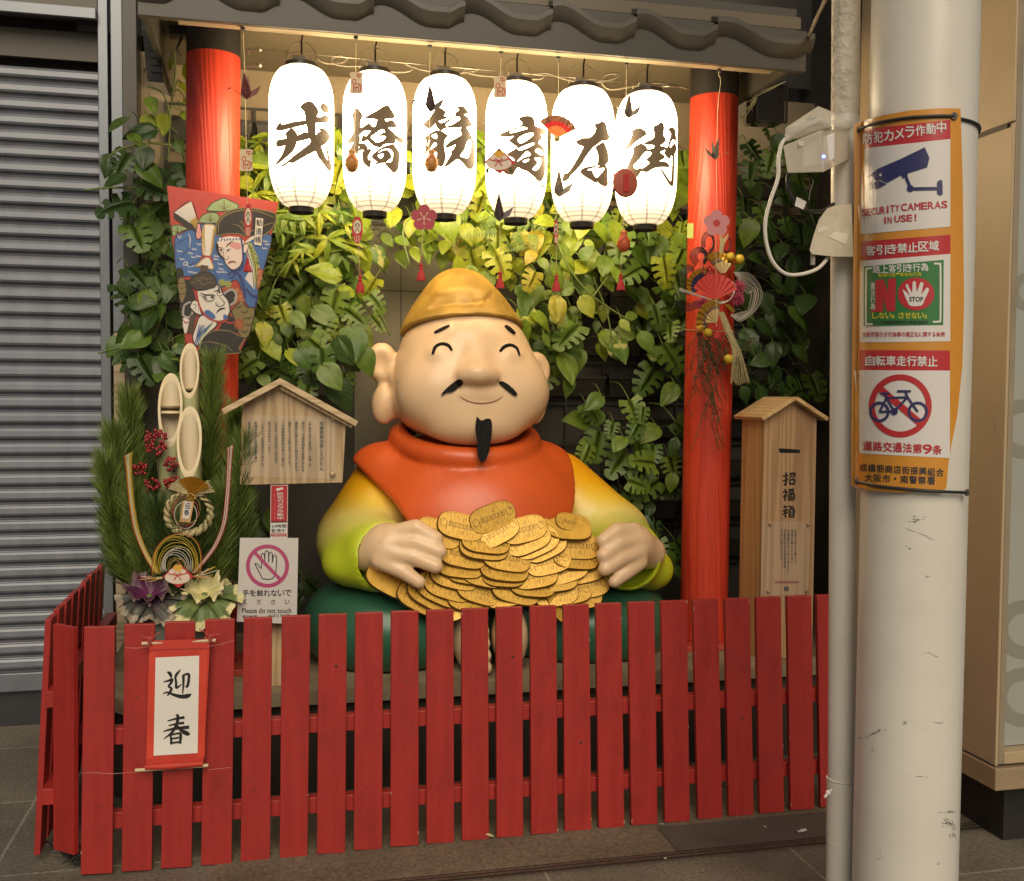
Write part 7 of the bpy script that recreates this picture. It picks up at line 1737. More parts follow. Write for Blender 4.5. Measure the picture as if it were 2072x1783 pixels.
for i, c in enumerate('客引き禁止区域'):
    x = 148 + i * 46; dy = -i * 3.6; P_.text(c, x, 655 + dy, x + 42, 696 + dy, bw, 6, .035)
P_.poly([(138, 745), (488, 716), (486, 1000), (138, 1005)], bg_, 6)
for pts in ([(175, 752), (152, 756), (149, 780), (148, 985), (152, 996), (178, 997)], [(445, 732), (468, 734), (474, 750), (474, 965), (468, 985), (440, 986)]): P_.stroke(pts, 8, bw, 7, 3)
for i, c in enumerate('路上客引き行為'): P_.text(c, 178 + i * 35, 741 - i * 1.8, 210 + i * 35, 775 - i * 1.8, bw, 7, .03)
for i, c in enumerate('勧誘行為・客待ち行為'): P_.text(c, 202 + i * 19, 775 - i * .6, 219 + i * 19, 792 - i * .6 if c != '・' else 780, by_, 7, .015)
for i, c in enumerate('違法行為'): P_.text(c, 168, 815 + i * 30, 188, 843 + i * 30, bw, 7, .025)
P_.poly([(190, 805), (226, 800), (245, 860), (243, 800), (280, 796), (276, 940), (240, 942), (222, 880), (224, 942), (160, 945), (190, 930)], br_, 7.4); P_.disc(367, 865, 80, br_, 7.4, 72)
hs = [(308, 845), (330, 862), (340, 872), (322, 830), (330, 822), (350, 860), (352, 815), (366, 812), (370, 858), (386, 815), (400, 820), (390, 868), (412, 838), (424, 848), (404, 890), (392, 915), (345, 918), (330, 900)]
P_.poly([(p.x, p.y) for p in catmull([(x, y, 0) for x, y in hs], 2, True)], bw, 8.4); P_.text('STOP', 338, 878, 398, 898, sg_k, 9, .04)
for i, c in enumerate('しない。させない。'): P_.text(c, 176 + i * 28.5, 946 + (10 if c == '。' else 0), 176 + i * 28.5 + (10 if c == '。' else 25), 972, by_, 7, .03)
P_.text('ミナミ歓楽街環境浄化推進協議会', 174, 981, 420, 997, sg_k, 7, .02); P_.text('大阪市客引き行為等の適正化に関する条例', 131, 1030, 492, 1052, br_, 6, .02)
panel(119, 515, 1110, 1112, 1558, 1578, 88)
for i, c in enumerate('自転車走行禁止'): P_.text(c, 146 + i * 45.5, 1135 + i * .4, 187 + i * 45.5, 1178 + i * .4, bw, 6, .035)
P_.ring(298, 1354, 138, 112, br_, 6, 48); P_.stroke([(205, 1275), (298, 1354), (388, 1432)], 30, br_, 6.6, 2)
for cx in (207, 375): P_.ring(cx, 1380, 45, 33, bnv, 7, 30)
for l, (a_, c) in enumerate((((207, 1380), (238, 1320)), ((238, 1320), (330, 1316)), ((330, 1316), (272, 1378)), ((272, 1378), (238, 1320)), ((207, 1380), (272, 1378)), ((330, 1316), (375, 1380)), ((330, 1316), (320, 1290)), ((285, 1290), (345, 1290)), ((230, 1300), (238, 1320)), ((212, 1300), (250, 1300)))): P_.stroke([a_, c], 10, bnv, 7.2 + l * .1, 2)
P_.disc(272, 1378, 16, bnv, 8.3)
for i, c in enumerate('道路交通法第9条'): P_.text(c, 136 + i * 43.5, 1508 + i * 2.5, 175 + i * 43.5, 1548 + i * 2.5, br_, 6, .035)
for i, c in enumerate('戎橋筋商店街振興組合'): P_.text(c, 120 + i * 37.2, 1606 + i * 2.4, 153 + i * 37.2, 1640 + i * 2.4, sg_k, 4, .025)
for i, c in enumerate('大阪市・南警察署'):
    x = 143 + i * 39
    if c == '・': P_.disc(x + 16, 1672, 5, sg_k, 4)
    else: P_.text(c, x, 1650 + i * 2, x + 34, 1684 + i * 2, sg_k, 4, .025)
P_.build('lettering', vb)
# eyelets and cable ties
strap = flat('strap_black', (0.02, 0.02, 0.02), .5)
def strap_pts(pts, out): return [PLATHE(*WB(x, y), XPO, YP, lambda z: RB + out) for x, y in pts]
for ends, pts in ((((115, 147), (533, 88)), [(115, 147), (200, 118), (330, 96), (450, 88), (533, 88)]), (((105, 1683), (589, 1733)), [(105, 1683), (200, 1704), (330, 1718), (470, 1728), (589, 1733)])):
    g = MB(); g.tube(catmull(strap_pts(pts, .005), 6), .0042, 8); g.build('cable_tie', strap, bn, smooth=True)
    for e in ends:
        c = strap_pts([e], .004)[0]; n_ = Vector((c.x - XPO, c.y - YP, 0)).normalized()
        g = MB(); g.tube([c - n_ * .002, c + n_ * .003], .0095, 18); g.build('eyelet', flat('eyelet', (0.10, 0.085, 0.07), .35), bn, bevel=.001)
q0 = strap_pts([(533, 88)], .005)[0]; zq = q0.z
g = MB(); a0 = atan2(q0.y - YP, q0.x - XPO); g.tube([(XPO + (RPO + .004) * cos(a0 + t), YP + (RPO + .004) * sin(a0 + t), zq - .008 * (t / 1.2)) for t in np.linspace(.05, 2.6, 16)], .0042, 8); g.build('cable_tie', strap, bn, smooth=True)
# ================================================================== NEW YEAR PINE AND BAMBOO ARRANGEMENT
YK = 4.28
WK = win(180, 700, 920, 1466); W3 = win(280, 1100, 640, 1337)
kd = empty('pine_bamboo_arrangement', PY(360, 1300, YK) * 1, 'new year pine and cut bamboo arrangement with berries and ornamental cabbages in a pot', 'arrangement')
pc_ = PY(358, 1230, YK); xk = pc_.x
pot_m = mat('pot_greygreen', (0.17, 0.19, 0.165), .5, var=.12, scale=6)
zt0 = pc_.z
g = MB(); g.lathe([(.140, ZP + .001), (.150, ZP + .02), (.186, zt0 - .03), (.196, zt0 - .028), (.196, zt0), (.182, zt0), (.176, zt0 - .05)], 48, Matrix.Translation((xk, YK, 0))); g.build('pot', pot_m, kd, smooth='auto')
g = MB(); g.lathe([(.0001, zt0 - .03), (.178, zt0 - .03)], 32, Matrix.Translation((xk, YK, 0)), cap=False); g.build('soil', soil_m, kd)
# pine branches
def needle_mat(name, c0, c1):
    m = bpy.data.materials.new(name); m.use_nodes = True; nt = m.node_tree; b = nt.nodes['Principled BSDF']
    gi = nt.nodes.new('ShaderNodeNewGeometry'); cr = nt.nodes.new('ShaderNodeValToRGB'); cr.color_ramp.elements[0].color = (*c0, 1); cr.color_ramp.elements[1].color = (*c1, 1)
    nt.links.new(gi.outputs['Random Per Island'], cr.inputs[0]); nt.links.new(cr.outputs[0], b.inputs['Base Color']); b.inputs['Roughness'].default_value = .45
    return m
pin_a = needle_mat('pine_needle', (0.07, 0.13, 0.024), (0.22, 0.28, 0.055)); pin_b = needle_mat('pine_needle_dark', (0.035, 0.07, 0.018), (0.10, 0.15, 0.035))
bark = mat('pine_bark', (0.12, 0.085, 0.05), .8, var=.3, scale=30)
rp_ = random.Random(5)
def pine(pts, Y0, Y1, n, ln, m, spread=.75, start=.12):
    P = catmull([PY(x, y, Y0 + (Y1 - Y0) * i / (len(pts) - 1)) for i, (x, y) in enumerate(pts)], 8)
    g = MB(); g.tube(P, [.006 - .003 * i / len(P) for i in range(len(P))], 6); br = g.build('pine_branch', bark, kd, smooth=True)
    v = []; f = []
    for _ in range(n):
        t = start + (1 - start) * rp_.random() ** .8; k = min(len(P) - 2, int(t * (len(P) - 1))); fr_ = t * (len(P) - 1) - k
        p = P[k].lerp(P[k + 1], fr_); d = (P[k + 1] - P[k]).normalized()
        a = d.orthogonal().normalized(); b_ = d.cross(a); th = rp_.uniform(0, 2 * pi)
        tipb = max(0, (t - .86) / .14)
        sp = spread * rp_.uniform(.55, 1.15) * (1 - .35 * tipb)
        q = (d + (a * cos(th) + b_ * sin(th)) * sp).normalized(); L_ = ln * rp_.uniform(.75, 1.1)
        w = q.cross(Vector((rp_.gauss(0, 1), rp_.gauss(0, 1), rp_.gauss(0, 1)))).normalized() * .0015
        mid = p + q * L_ * .55 + Vector((0, 0, -.004)); e = p + q * L_ + Vector((0, 0, .006 * rp_.random()))
        i0 = len(v); v += [p - w, p + w, mid + w * .85, e, mid - w * .85]
        f.append((i0, i0 + 1, i0 + 2, i0 + 3, i0 + 4))
    me = bpy.data.meshes.new('needles'); me.from_pydata([tuple(x) for x in v], [], f); me.materials.append(m); link('needles', me, br)
    c = P[-1]; g = MB(); g.tube([c - Vector((0, 0, .01)), c + Vector((.002, -.002, .045))], [.005, .002], 6); g.build('bud', mat('pine_bud', (0.45, 0.36, 0.2), .6), br, smooth=True)
for pts, y0, y1, n, m in (
 ([(412, 1205), (424, 950), (430, 745)], 4.34, 4.36, 1500, pin_a), ([(440, 1205), (466, 1000), (478, 850)], 4.32, 4.33, 1100, pin_a), ([(452, 1205), (482, 1040), (494, 905)], 4.24, 4.22, 1000, pin_a),
 ([(462, 1200), (486, 1090), (488, 990)], 4.26, 4.26, 800, pin_b), ([(430, 1205), (440, 1080), (446, 960)], 4.36, 4.38, 900, pin_b), ([(470, 1198), (488, 1140), (492, 1080)], 4.25, 4.24, 500, pin_b),
 ([(312, 1205), (272, 1000), (262, 820)], 4.33, 4.34, 1400, pin_a), ([(292, 1205), (245, 1040), (232, 890)], 4.28, 4.28, 1200, pin_a), ([(276, 1205), (236, 1090), (216, 950)], 4.22, 4.20, 1000, pin_a),
 ([(302, 1205), (282, 1050), (276, 930)], 4.36, 4.38, 900, pin_b), ([(266, 1200), (238, 1140), (228, 1060)], 4.25, 4.24, 600, pin_b),
 ([(360, 1205), (346, 1060), (335, 930)], 4.40, 4.42, 1000, pin_b), ([(385, 1205), (395, 1060), (404, 930)], 4.40, 4.42, 1000, pin_b), ([(335, 1205), (318, 1080), (305, 960)], 4.38, 4.41, 900, pin_b), ([(400, 1205), (415, 1100), (422, 1000)], 4.33, 4.35, 900, pin_b), ([(372, 1205), (372, 1120), (370, 1050)], 4.36, 4.38, 800, pin_b), ([(345, 1215), (335, 1130), (322, 1040)], 4.17, 4.15, 800, pin_b), ([(390, 1215), (400, 1130), (412, 1040)], 4.17, 4.15, 800, pin_b), ([(365, 1215), (364, 1150), (362, 1080)], 4.15, 4.14, 700, pin_b), ([(425, 1215), (440, 1120), (450, 1010)], 4.20, 4.18, 800, pin_a), ([(300, 1215), (285, 1120), (272, 1010)], 4.20, 4.18, 800, pin_a)):
    pine(pts, y0, y1, int(n * 1.25), .12, m)
# bamboo culms with slanting cuts
bam_o = mat('bamboo_outer', (0.34, 0.34, 0.16), .35, var=.12, scale=6); bam_c = mat('bamboo_cut', (0.66, 0.54, 0.33), .5, var=.06, scale=20, stretch=(1, 1, .1)); bam_i = mat('bamboo_inner', (0.55, 0.45, 0.29), .4, var=.06, scale=12, stretch=(1, 1, .1))
def bamboo(xl, xr, yt, yb, Y, node=None):
    c = PY((xl + xr) / 2, (yt + yb) / 2, Y); r = (PY(xr, yt, Y).x - PY(xl, yt, Y).x) / 2 * 1.02; H = PY(xl, yt, Y).z - PY(xl, yb, Y).z
    sl = H / 2 / r; ri = r * .80; n = 40; z0 = zt0 - .02
    T = lambda rr, th, z: (c.x + rr * cos(th), Y + rr * sin(th), z)
    cutz = lambda rr, th: c.z + sl * rr * sin(th) * .98 + H * .02 * cos(2 * th)
    g = MB()
    for j in range(n):
        a, b_ = 2 * pi * j / n, 2 * pi * (j + 1) / n
        g.m = 0; g.face([T(r, a, z0), T(r, b_, z0), T(r, b_, cutz(r, b_)), T(r, a, cutz(r, a))])
        g.m = 1; g.face([T(r, a, cutz(r, a)), T(r, b_, cutz(r, b_)), T(ri, b_, cutz(ri, b_)), T(ri, a, cutz(ri, a))])
        g.m = 2; g.face([T(ri, a, cutz(ri, a)), T(ri, b_, cutz(ri, b_)), T(ri, b_, z0), T(ri, a, z0)])
    o = g.build('bamboo_culm', [bam_o, bam_c, bam_i], kd, smooth='auto', weld=True)
    if node:
        zn = PY((xl + xr) / 2, node, Y).z
        g = MB(); g.lathe([(ri * .995, zn + .010), (ri * .9, zn + .002), (.0001, zn - .002)][::-1], 32, Matrix.Translation((c.x, Y, 0)), cap=False); g.lathe([(.0001, zn - .008), (ri * .9, zn - .012), (ri * .995, zn - .02)], 32, Matrix.Translation((c.x, Y, 0)), cap=False)
        g.build('node', bam_c, o, smooth=True)
    zn = c.z - H / 2 - .05
    return o
bamboo(364, 403, 690, 806, 4.33, 790); bamboo(320, 369, 750, 902, 4.27, 826); bamboo(358, 408, 818, 966, 4.20, 958)
# nandina berries
ber = mat('berry_red', (0.30, 0.016, 0.022), .25, var=.2, scale=30, coat=.3)
rb = random.Random(8)
for (cx, cy, rx, ry, n) in ((315, 893, 25, 27, 52), (282, 949, 17, 13, 20), (346, 939, 13, 14, 22), (348, 977, 17, 14, 34), (308, 982, 18, 14, 20)):
    g = MB(); tw_ = MB(); root = PY(cx + 8, cy + ry * 1.2, 4.215)
    for _ in range(int(n * 1.3)):
        a, q = rb.uniform(0, 2 * pi), rb.random() ** .5
        p = PY(cx + rx * q * cos(a), cy + ry * q * sin(a), 4.17 + rb.uniform(-.02, .03)); g.ball(p, .0066 * rb.uniform(.85, 1.1), 8)
        if _ % 3 == 0: tw_.tube([p, p.lerp(root, .5) + Vector((0, .008, -.004)), root], .0010, 4, cap=False)
    s_ = tw_.build('berry_stem', bark, kd, smooth=True); g.build('berries', ber, s_, smooth=True)
g = MB(); g.tube(catmull([PY(300, 1180, 4.25), PY(318, 1060, 4.22), PY(322, 990, 4.2), PY(318, 930, 4.19)], 4), .002, 5); g.tube(catmull([PY(322, 1010, 4.21), PY(340, 985, 4.19), PY(350, 950, 4.18)], 4), .0016, 5); g.build('berry_twig', bark, kd, smooth=True)
# twisted straw ring with gilt fan and card
straw = mat('straw', (0.46, 0.39, 0.20), .7, var=.2, scale=60, bump=.4, bscale=150); gilt = mat('gilt_paper', (0.58, 0.36, 0.06), .22, metal=.75, var=.15, scale=15)
cw_ = PY(382, 1038, 4.12); R_ = 40 * 4.2 / FPX
rg = MB()
for ph in (0, pi):
    pts = []
    for k in range(96):
        t = 2 * pi * k / 96; tw = t * 9 + ph; rr = R_ + .008 * cos(tw); thick = .55 + .45 * (.5 - .5 * cos(t + 0))
        pts.append(cw_ + Vector((rr * sin(t), .008 * sin(tw), rr * cos(t) * .97)))
    rg.tube(pts, [.0045 + .0065 * (.5 - .5 * cos(2 * pi * k / 96)) for k in range(96)], 8, closed=True)
rw = rg.build('straw_ring', straw, kd, smooth=True)
fc = PY(387, 1002, 4.10)
def pleat(parent, c, ra, rb_, a0, a1, n, m, name, depth=.008):
    g = MB()
    for k in range(n):
        t0, t1 = RAD(a0 + (a1 - a0) * k / n), RAD(a0 + (a1 - a0) * (k + 1) / n)
        q = lambda t, r, kk: c + Vector((r * sin(t), -depth * (kk % 2) * r / rb_, r * cos(t)))
        g.face([q(t0, ra, k), q(t1, ra, k + 1), q(t1, rb_, k + 1), q(t0, rb_, k)])
    return g.build(name, m, parent)
pleat(rw, fc, .012, .072, -42, 70, 16, gilt, 'gilt_fan', .014)
for a0, a1 in ((-72, -38), (48, 82)):
    g = MB()
    for k in range(9):
        t = RAD(a0 + (a1 - a0) * k / 8); L_ = .085 * rb.uniform(.88, 1.05); g.tube([fc + Vector((.015 * sin(t), .006, .015 * cos(t))), fc + Vector((L_ * sin(t), .004 + .004 * (k % 2), L_ * cos(t)))], .0028, 5)
    g.build('straw_sheaf', straw, rw)
g = MB()
for k in range(5):
    ph = k * 1.3; g.tube([fc + Vector((.014 * cos(t) * cos(ph) - .006 * sin(t * 2), -.012 + .004 * sin(3 * t + ph), .013 * sin(t + ph) - .004)) for t in np.linspace(0, 2 * pi, 20)[:-1]], .0013, 5, closed=True)
g.build('gold_knot', gilt, rw, smooth=True)
fcard = lambda x, y, o: PY(*WK(x, y), 4.095 - o)
g = MB(); g.prism([(552, 1092), (605, 1096), (585, 1202), (533, 1198)], fcard, .004); cd = g.build('wish_card', mat('card_wood', (0.55, 0.33, 0.13), .6), rw)
P_ = Print(fcard); P_.poly([(558, 1098), (592, 1100), (580, 1184), (546, 1180)], sg_w, 1); P_.text('迎', 559, 1104, 586, 1134, ink, 2, .02); P_.text('春', 555, 1138, 580, 1166, ink, 2, .02); P_.build('card_text', cd)
reds = mat('cord_red', (0.42, 0.03, 0.035), .45); whs = mat('cord_white', (0.66, 0.60, 0.50), .45); yls = mat('cord_yellow', (0.62, 0.42, 0.04), .45); glds = mat('cord_gold', (0.48, 0.34, 0.12), .3, metal=.5)
for k, m in enumerate((glds, reds, whs)):
    g = MB(); g.tube([cw_ + Vector((-.01 + (R_ * .66 - .006 * k) * sin(t), -.016 - .002 * k, .018 + (R_ * .74 - .004 * k) * cos(t) - .012 * k)) for t in np.linspace(0, 2 * pi, 33)[:-1]], .0013, 5, closed=True); g.build('ring_cord', m, rw, smooth=True)
# long cords sweeping up either side
def cords(pts, ms, name, Y, spread, r0=.0016):
    for k, m in enumerate(ms):
        o = (k - (len(ms) - 1) / 2)
        g = MB(); P = [PY(*W3(x + o * spread * (1 if i else 1.6), y - (o * 6 if i == 0 else 0)), Y - .004 * (k % 2)) for i, (x, y) in enumerate(pts)]
        g.tube(catmull(P, 6), r0, 5); g.build(name, m, kd, smooth=True)
cords([(150, 130), (158, 300), (172, 480), (192, 650), (232, 850), (310, 1050), (425, 1245)], [reds, yls, whs, whs, yls, yls, glds], 'paper_cord', 4.09, 8)
cords([(1098, 60), (1085, 300), (1068, 550), (1038, 780), (960, 980), (850, 1130), (755, 1240)], [reds, whs, reds, whs, whs, reds], 'paper_cord', 4.09, 7)
cc = PY(*W3(600, 1200), 4.085)
for k in range(15):
    f_ = (k + rb.uniform(-.3, .3)) / 14; rx = (.24 + .76 * f_) * 245 * .2179 * 4.1 / FPX; rz = (.22 + .78 * f_) * 330 * .2179 * 4.1 / FPX
    m = (glds, whs, whs, yls, yls, reds, whs, glds)[(k * 3 // 8) % 8]
    ox = rb.uniform(-.012, .012); g = MB()
    g.tube([cc + Vector((ox * sin(t) + rx * cos(t) * (.86 + .14 * sin(t)), -.006 * rb.random() - .001 * (k % 5), rz * sin(t) * (1 + .03 * sin(t * 2 + k))))  for t in np.linspace(-.15, pi + .15, 22)], .0011, 5); g.build('paper_cord', m, kd, smooth=True)
for sx, x0, y0 in ((-1, 470, 1280), (1, 760, 1270)):
    for k in range(9):
        m = (yls, whs, reds, glds)[k % 4]; e = (x0 + sx * rb.uniform(120, 235), y0 + rb.uniform(-95 if sx > 0 else -30, 40)); g = MB()
        g.tube(catmull([PY(*W3(x0, y0 + k * 2 - 8), 4.085), PY(*W3((x0 + e[0]) / 2, (y0 + e[1]) / 2 + 4), 4.08), PY(*W3(*e), 4.075)], 4), .0013, 5); g.build('paper_cord', m, kd, smooth=True)
mochi(kd, 361, 1163, .98, 4.06)
# ornamental cabbages
def cab_mat(name, ci, cm, ce):
    m = bpy.data.materials.new(name); m.use_nodes = True; nt = m.node_tree; N = nt.nodes; L = nt.links; b = N['Principled BSDF']
    uv = N.new('ShaderNodeUVMap'); sp = N.new('ShaderNodeSeparateXYZ'); L.new(uv.outputs[0], sp.inputs[0])
    tc = N.new('ShaderNodeTexCoord'); nz = N.new('ShaderNodeTexNoise'); nz.inputs['Scale'].default_value = 40; L.new(tc.outputs['Object'], nz.inputs[0])
    ad = N.new('ShaderNodeMath'); ad.operation = 'MULTIPLY_ADD'; L.new(nz.outputs['Fac'], ad.inputs[0]); ad.inputs[1].default_value = .28; L.new(sp.outputs[1], ad.inputs[2])
    cr = N.new('ShaderNodeValToRGB'); e = cr.color_ramp.elements; e[0].position = .3; e[0].color = (*ci, 1); e[1].position = 1.12 if False else 1.0; e[1].color = (*ce, 1); q = e.new(.72); q.color = (*cm, 1); q = e.new(.93); q.color = (*cm, 1)
    L.new(ad.outputs[0], cr.inputs[0])
    au = N.new('ShaderNodeMath'); au.operation = 'ABSOLUTE'; L.new(sp.outputs[0], au.inputs[0]); pp__ = N.new('ShaderNodeMath'); pp__.operation = 'PINGPONG'; L.new(au.outputs[0], pp__.inputs[0]); pp__.inputs[1].default_value = .17
    lt_ = N.new('ShaderNodeMath'); lt_.operation = 'LESS_THAN'; L.new(pp__.outputs[0], lt_.inputs[0]); lt_.inputs[1].default_value = .018
    mx = N.new('ShaderNodeMixRGB'); L.new(cr.outputs[0], mx.inputs[1]); mx.inputs[2].default_value = (*[min(1, x * 1.7 + .04) for x in cm], 1); f2 = N.new('ShaderNodeMath'); f2.operation = 'MULTIPLY'; L.new(lt_.outputs[0], f2.inputs[0]); f2.inputs[1].default_value = .5; L.new(f2.outputs[0], mx.inputs[0])
    L.new(mx.outputs[0], b.inputs['Base Color']); b.inputs['Roughness'].default_value = .5
    return m
cab_p_out = cab_mat('cabbage_purple_leaf', (0.12, 0.05, 0.09), (0.075, 0.075, 0.06), (0.36, 0.30, 0.22)); cab_p_in = cab_mat('cabbage_purple_heart', (0.13, 0.014, 0.075), (0.07, 0.014, 0.045), (0.16, 0.10, 0.10))
cab_g_out = cab_mat('cabbage_green_leaf', (0.22, 0.26, 0.07), (0.10, 0.15, 0.04), (0.62, 0.56, 0.28)); cab_g_in = cab_mat('cabbage_cream_heart', (0.60, 0.52, 0.22), (0.50, 0.46, 0.20), (0.68, 0.60, 0.36))
rc_ = random.Random(13)
def cabbage(label_out, c, R_, mo, mi_, n_out, n_in, tilt):
    root = None
    for name, m, n, r0, up, base_up in (('outer_leaf', mo, n_out, R_, .06, -.12), ('heart_leaf', mi_, n_in, R_ * .60, .40, .28)):
        for k in range(n):
            th = 2 * pi * (k + rc_.uniform(-.25, .25)) / n; L_ = r0 * rc_.uniform(.85, 1.1); W_ = L_ * rc_.uniform(1.15, 1.4); v = []; uv = []; f = []; nr, nc = 12, 45; ph = rc_.uniform(0, 6)
            lift = base_up + up * rc_.uniform(.6, 1.4)
            for i in range(nr):
                t = i / (nr - 1)
                for j in range(nc):
                    u = -1 + 2 * j / (nc - 1); w = W_ * (.12 + .88 * t ** .8) * .62; ang = u * .95
                    x = w * sin(ang) * 1.25; y = L_ * t * (.62 + .38 * cos(ang)) * (1 + .05 * t * sin(u * 6 + ph) + .02 * t * sin(u * 19)); ruf = .016 * t ** 3 * (sin(u * 6 + ph) + .5 * sin(u * 11 + 2 * ph) + .12 * sin(u * 37 + ph)) * (R_ / .12)
                    z = lift * y + .30 * x * x / max(.03, W_) - .28 * t * t * L_ * (1 - lift) + ruf
                    q = Vector((x, y, z)); q = Matrix.Rotation(th, 3, 'Z') @ q; q = Matrix.Rotation(tilt, 3, 'X') @ q
                    v.append(tuple(Vector(c) + q)); uv.append((u, t))
            for i in range(nr - 1):
                for j in range(nc - 1): a = i * nc + j; f.append((a, a + 1, a + nc + 1, a + nc))
            me = bpy.data.meshes.new(name); me.from_pydata(v, [], f); me.materials.append(m); ul = me.uv_layers.new(name='UVMap')
            li = np.empty(len(me.loops), dtype=np.int32); me.loops.foreach_get('vertex_index', li); ul.data.foreach_set('uv', np.array(uv, dtype=np.float32)[li].ravel()); me.polygons.foreach_set('use_smooth', [True] * len(me.polygons))
            if root is None:
                g = MB(); g.lathe([(.0001, -.05), (.02, -.045), (.022, 0.0), (.0001, .01)], 12, Matrix.Translation(c)); root = g.build('ornamental_cabbage', MATS['stem_green'], kd, smooth=True)
                if label_out: root['label'] = label_out
            link(name, me, root)
cabbage('purple hearted ornamental cabbage with frilled grey edges', PY(303, 1206, 4.12), .125, cab_p_out, cab_p_in, 6, 5, .55)
cabbage('cream hearted ornamental cabbage with green veined leaves', PY(414, 1203, 4.11), .125, cab_g_out, cab_g_in, 6, 5, .55)
cabbage('small dull green ornamental cabbage behind the other two', PY(358, 1196, 4.17), .075, cab_p_out, cab_g_out, 7, 6, .5)
# ================================================================== NEW YEAR ORNAMENT ON THE RIGHT PILLAR
WR = win(1670, 540, 1920, 969)
YR = 4.40
oz = lambda x, y, Y=YR: PY(*WR(x, y), Y)
UR = .2088 * 4.55 / FPX
wr = empty('new_year_ornament', oz(430, 900), 'hanging new year ornament of fans, pink pompoms and straw on the right pillar', 'ornament')
def fan2(px, py, Y, R_, a0, a1, n, ms, name): 
    g = MB(); c = oz(px, py, Y)
    for mi, (ra, rb_, _m) in enumerate(ms):
        g.m = mi
        for k in range(n):
            t0, t1 = RAD(a0 + (a1 - a0) * k / n), RAD(a0 + (a1 - a0) * (k + 1) / n)
            q = lambda t, r, kk: c + Vector((r * UR * sin(t), -.010 * (kk % 2) * r / R_, r * UR * cos(t)))
            g.face([q(t0, ra, k), q(t1, ra, k + 1), q(t1, rb_, k + 1), q(t0, rb_, k)])
    return g.build(name, [m for _, _, m in ms], wr)
blkc = mat('cord_black', (0.02, 0.02, 0.022), .35); slv = mat('cord_silver', (0.46, 0.42, 0.36), .35, metal=.3)
navy = mat('paper_navy', (0.03, 0.03, 0.085), .5, var=.15, scale=60); pat = mat('paper_pattern', (0.20, 0.13, 0.09), .45, var=.9, scale=120); crm = mat('paper_cream', (0.60, 0.46, 0.22), .5, var=.06)
ra_ = random.Random(2)
for cx, cy, rx, ry, a0, a1, n in ((385, 260, 62, 105, -100, 215, 4), (300, 395, 85, 90, -60, 250, 6), (205, 590, 95, 115, 60, 320, 6), (190, 800, 130, 120, 50, 330, 6), (560, 270, 45, 95, -120, 60, 3)):
    for k in range(n):
        s_ = 1 - .11 * k + ra_.uniform(-.02, .02); g = MB()
        g.tube([oz(cx + rx * s_ * cos(RAD(t)) + 4 * k, cy - ry * s_ * sin(RAD(t)), YR - .004 * k) for t in np.linspace(a0, a1, 26)], .0021, 5); g.build('cord_loop', blkc, wr, smooth=True)
for k in range(12):
    s_ = 1 - .055 * k + ra_.uniform(-.06, .06); g = MB(); ox = ra_.uniform(-16, 16)
    g.tube(catmull([oz(640 + ox, 545, YR - .02), oz(735 + 70 * s_, 570 + 16 * k, YR - .03), oz(740 + 165 * s_, 740, YR - .034), oz(720 + 135 * s_, 900, YR - .03), oz(700 + ox, 990 - 12 * k * .5 + 30 * s_, YR - .02), oz(610, 960 + ox, YR - .015)], 8), .0011, 5); g.build('cord_loop', slv, wr, smooth=True)
g = MB()
for k in range(3): g.tube(catmull([oz(600, 620 + 8 * k, YR - .07), oz(655 - 6 * k, 690, YR - .075), oz(610, 800, YR - .07), oz(520, 850 - 8 * k, YR - .06), oz(440, 820, YR - .06), oz(110, 700 + 12 * k, YR - .05)], 6), .0022, 5)
g.build('cord_bow', slv, wr, smooth=True)
fan2(480, 520, YR - .020, 170, -48, 72, 14, [(20, 110, pat), (110, 178, gilt)], 'gold_fan')
fan2(350, 690, YR - .035, 190, -118, 12, 18, [(10, 140, navy), (140, 190, gilt)], 'navy_fan')
fan2(535, 580, YR - .05, 150, -50, 40, 10, [(30, 140, crm)], 'cream_fan')
fan2(480, 1030, YR - .055, 235, -118, 8, 16, [(110, 160, pat), (160, 232, gilt)], 'gold_fan')
fan2(480, 1030, YR - .066, 130, -100, 8, 12, [(10, 130, crm)], 'cream_fan')
yb_ = mat('ball_yellow', (0.58, 0.40, 0.03), .4, var=.12, scale=60, bump=.3, bscale=200)
for x, y, r in ((605, 395, 44), (692, 420, 50), (385, 1130, 46), (580, 1387, 50), (580, 735, 34)):
    g = MB(); g.ball(oz(x, y, YR - .03), r * UR, 16); g.build('yellow_ball', yb_, wr, smooth=True)
pkm = mat('pompom_pink', (0.52, 0.08, 0.16), .6, var=.25, scale=60)
for cx, cy, r in ((680, 690, 75), (670, 800, 75), (335, 850, 72)):
    g = MB(); c = oz(cx, cy, YR - .02)
    for k in range(150):
        d = Vector((ra_.gauss(0, 1), ra_.gauss(0, 1), ra_.gauss(0, 1))).normalized(); g.tube([c + d * r * UR * .3, c + d * r * UR * ra_.uniform(.9, 1.1)], [.002, .0014], 4)
    g.build('pink_pompom', pkm, wr)
g = MB()
for k in range(26): g.ball(oz(390 + ra_.uniform(-65, 55), 540 + ra_.uniform(-50, 55), YR - .06 - ra_.uniform(0, .015)), 11 * UR, 8)
g.build('berries', ber, wr, smooth=True)
g = MB()
for k in range(34):
    x = 500 + ra_.uniform(-14, 40); e = 600 + 190 * (k / 33) + ra_.uniform(-14, 14); g.tube(catmull([oz(x, 930, YR - .05), oz(x + 60 + (e - 600) * .15, 1120, YR - .045), oz(620 + (e - 600) * .45, 1320, YR - .04), oz(e, 1640 - abs(e - 690) * .25 + ra_.uniform(-30, 15), YR - .03 + ra_.uniform(-.02, .02))], 5), .0013, 4, cap=False)
g.build('straw_tassel', straw, wr, smooth=True)
g = MB()
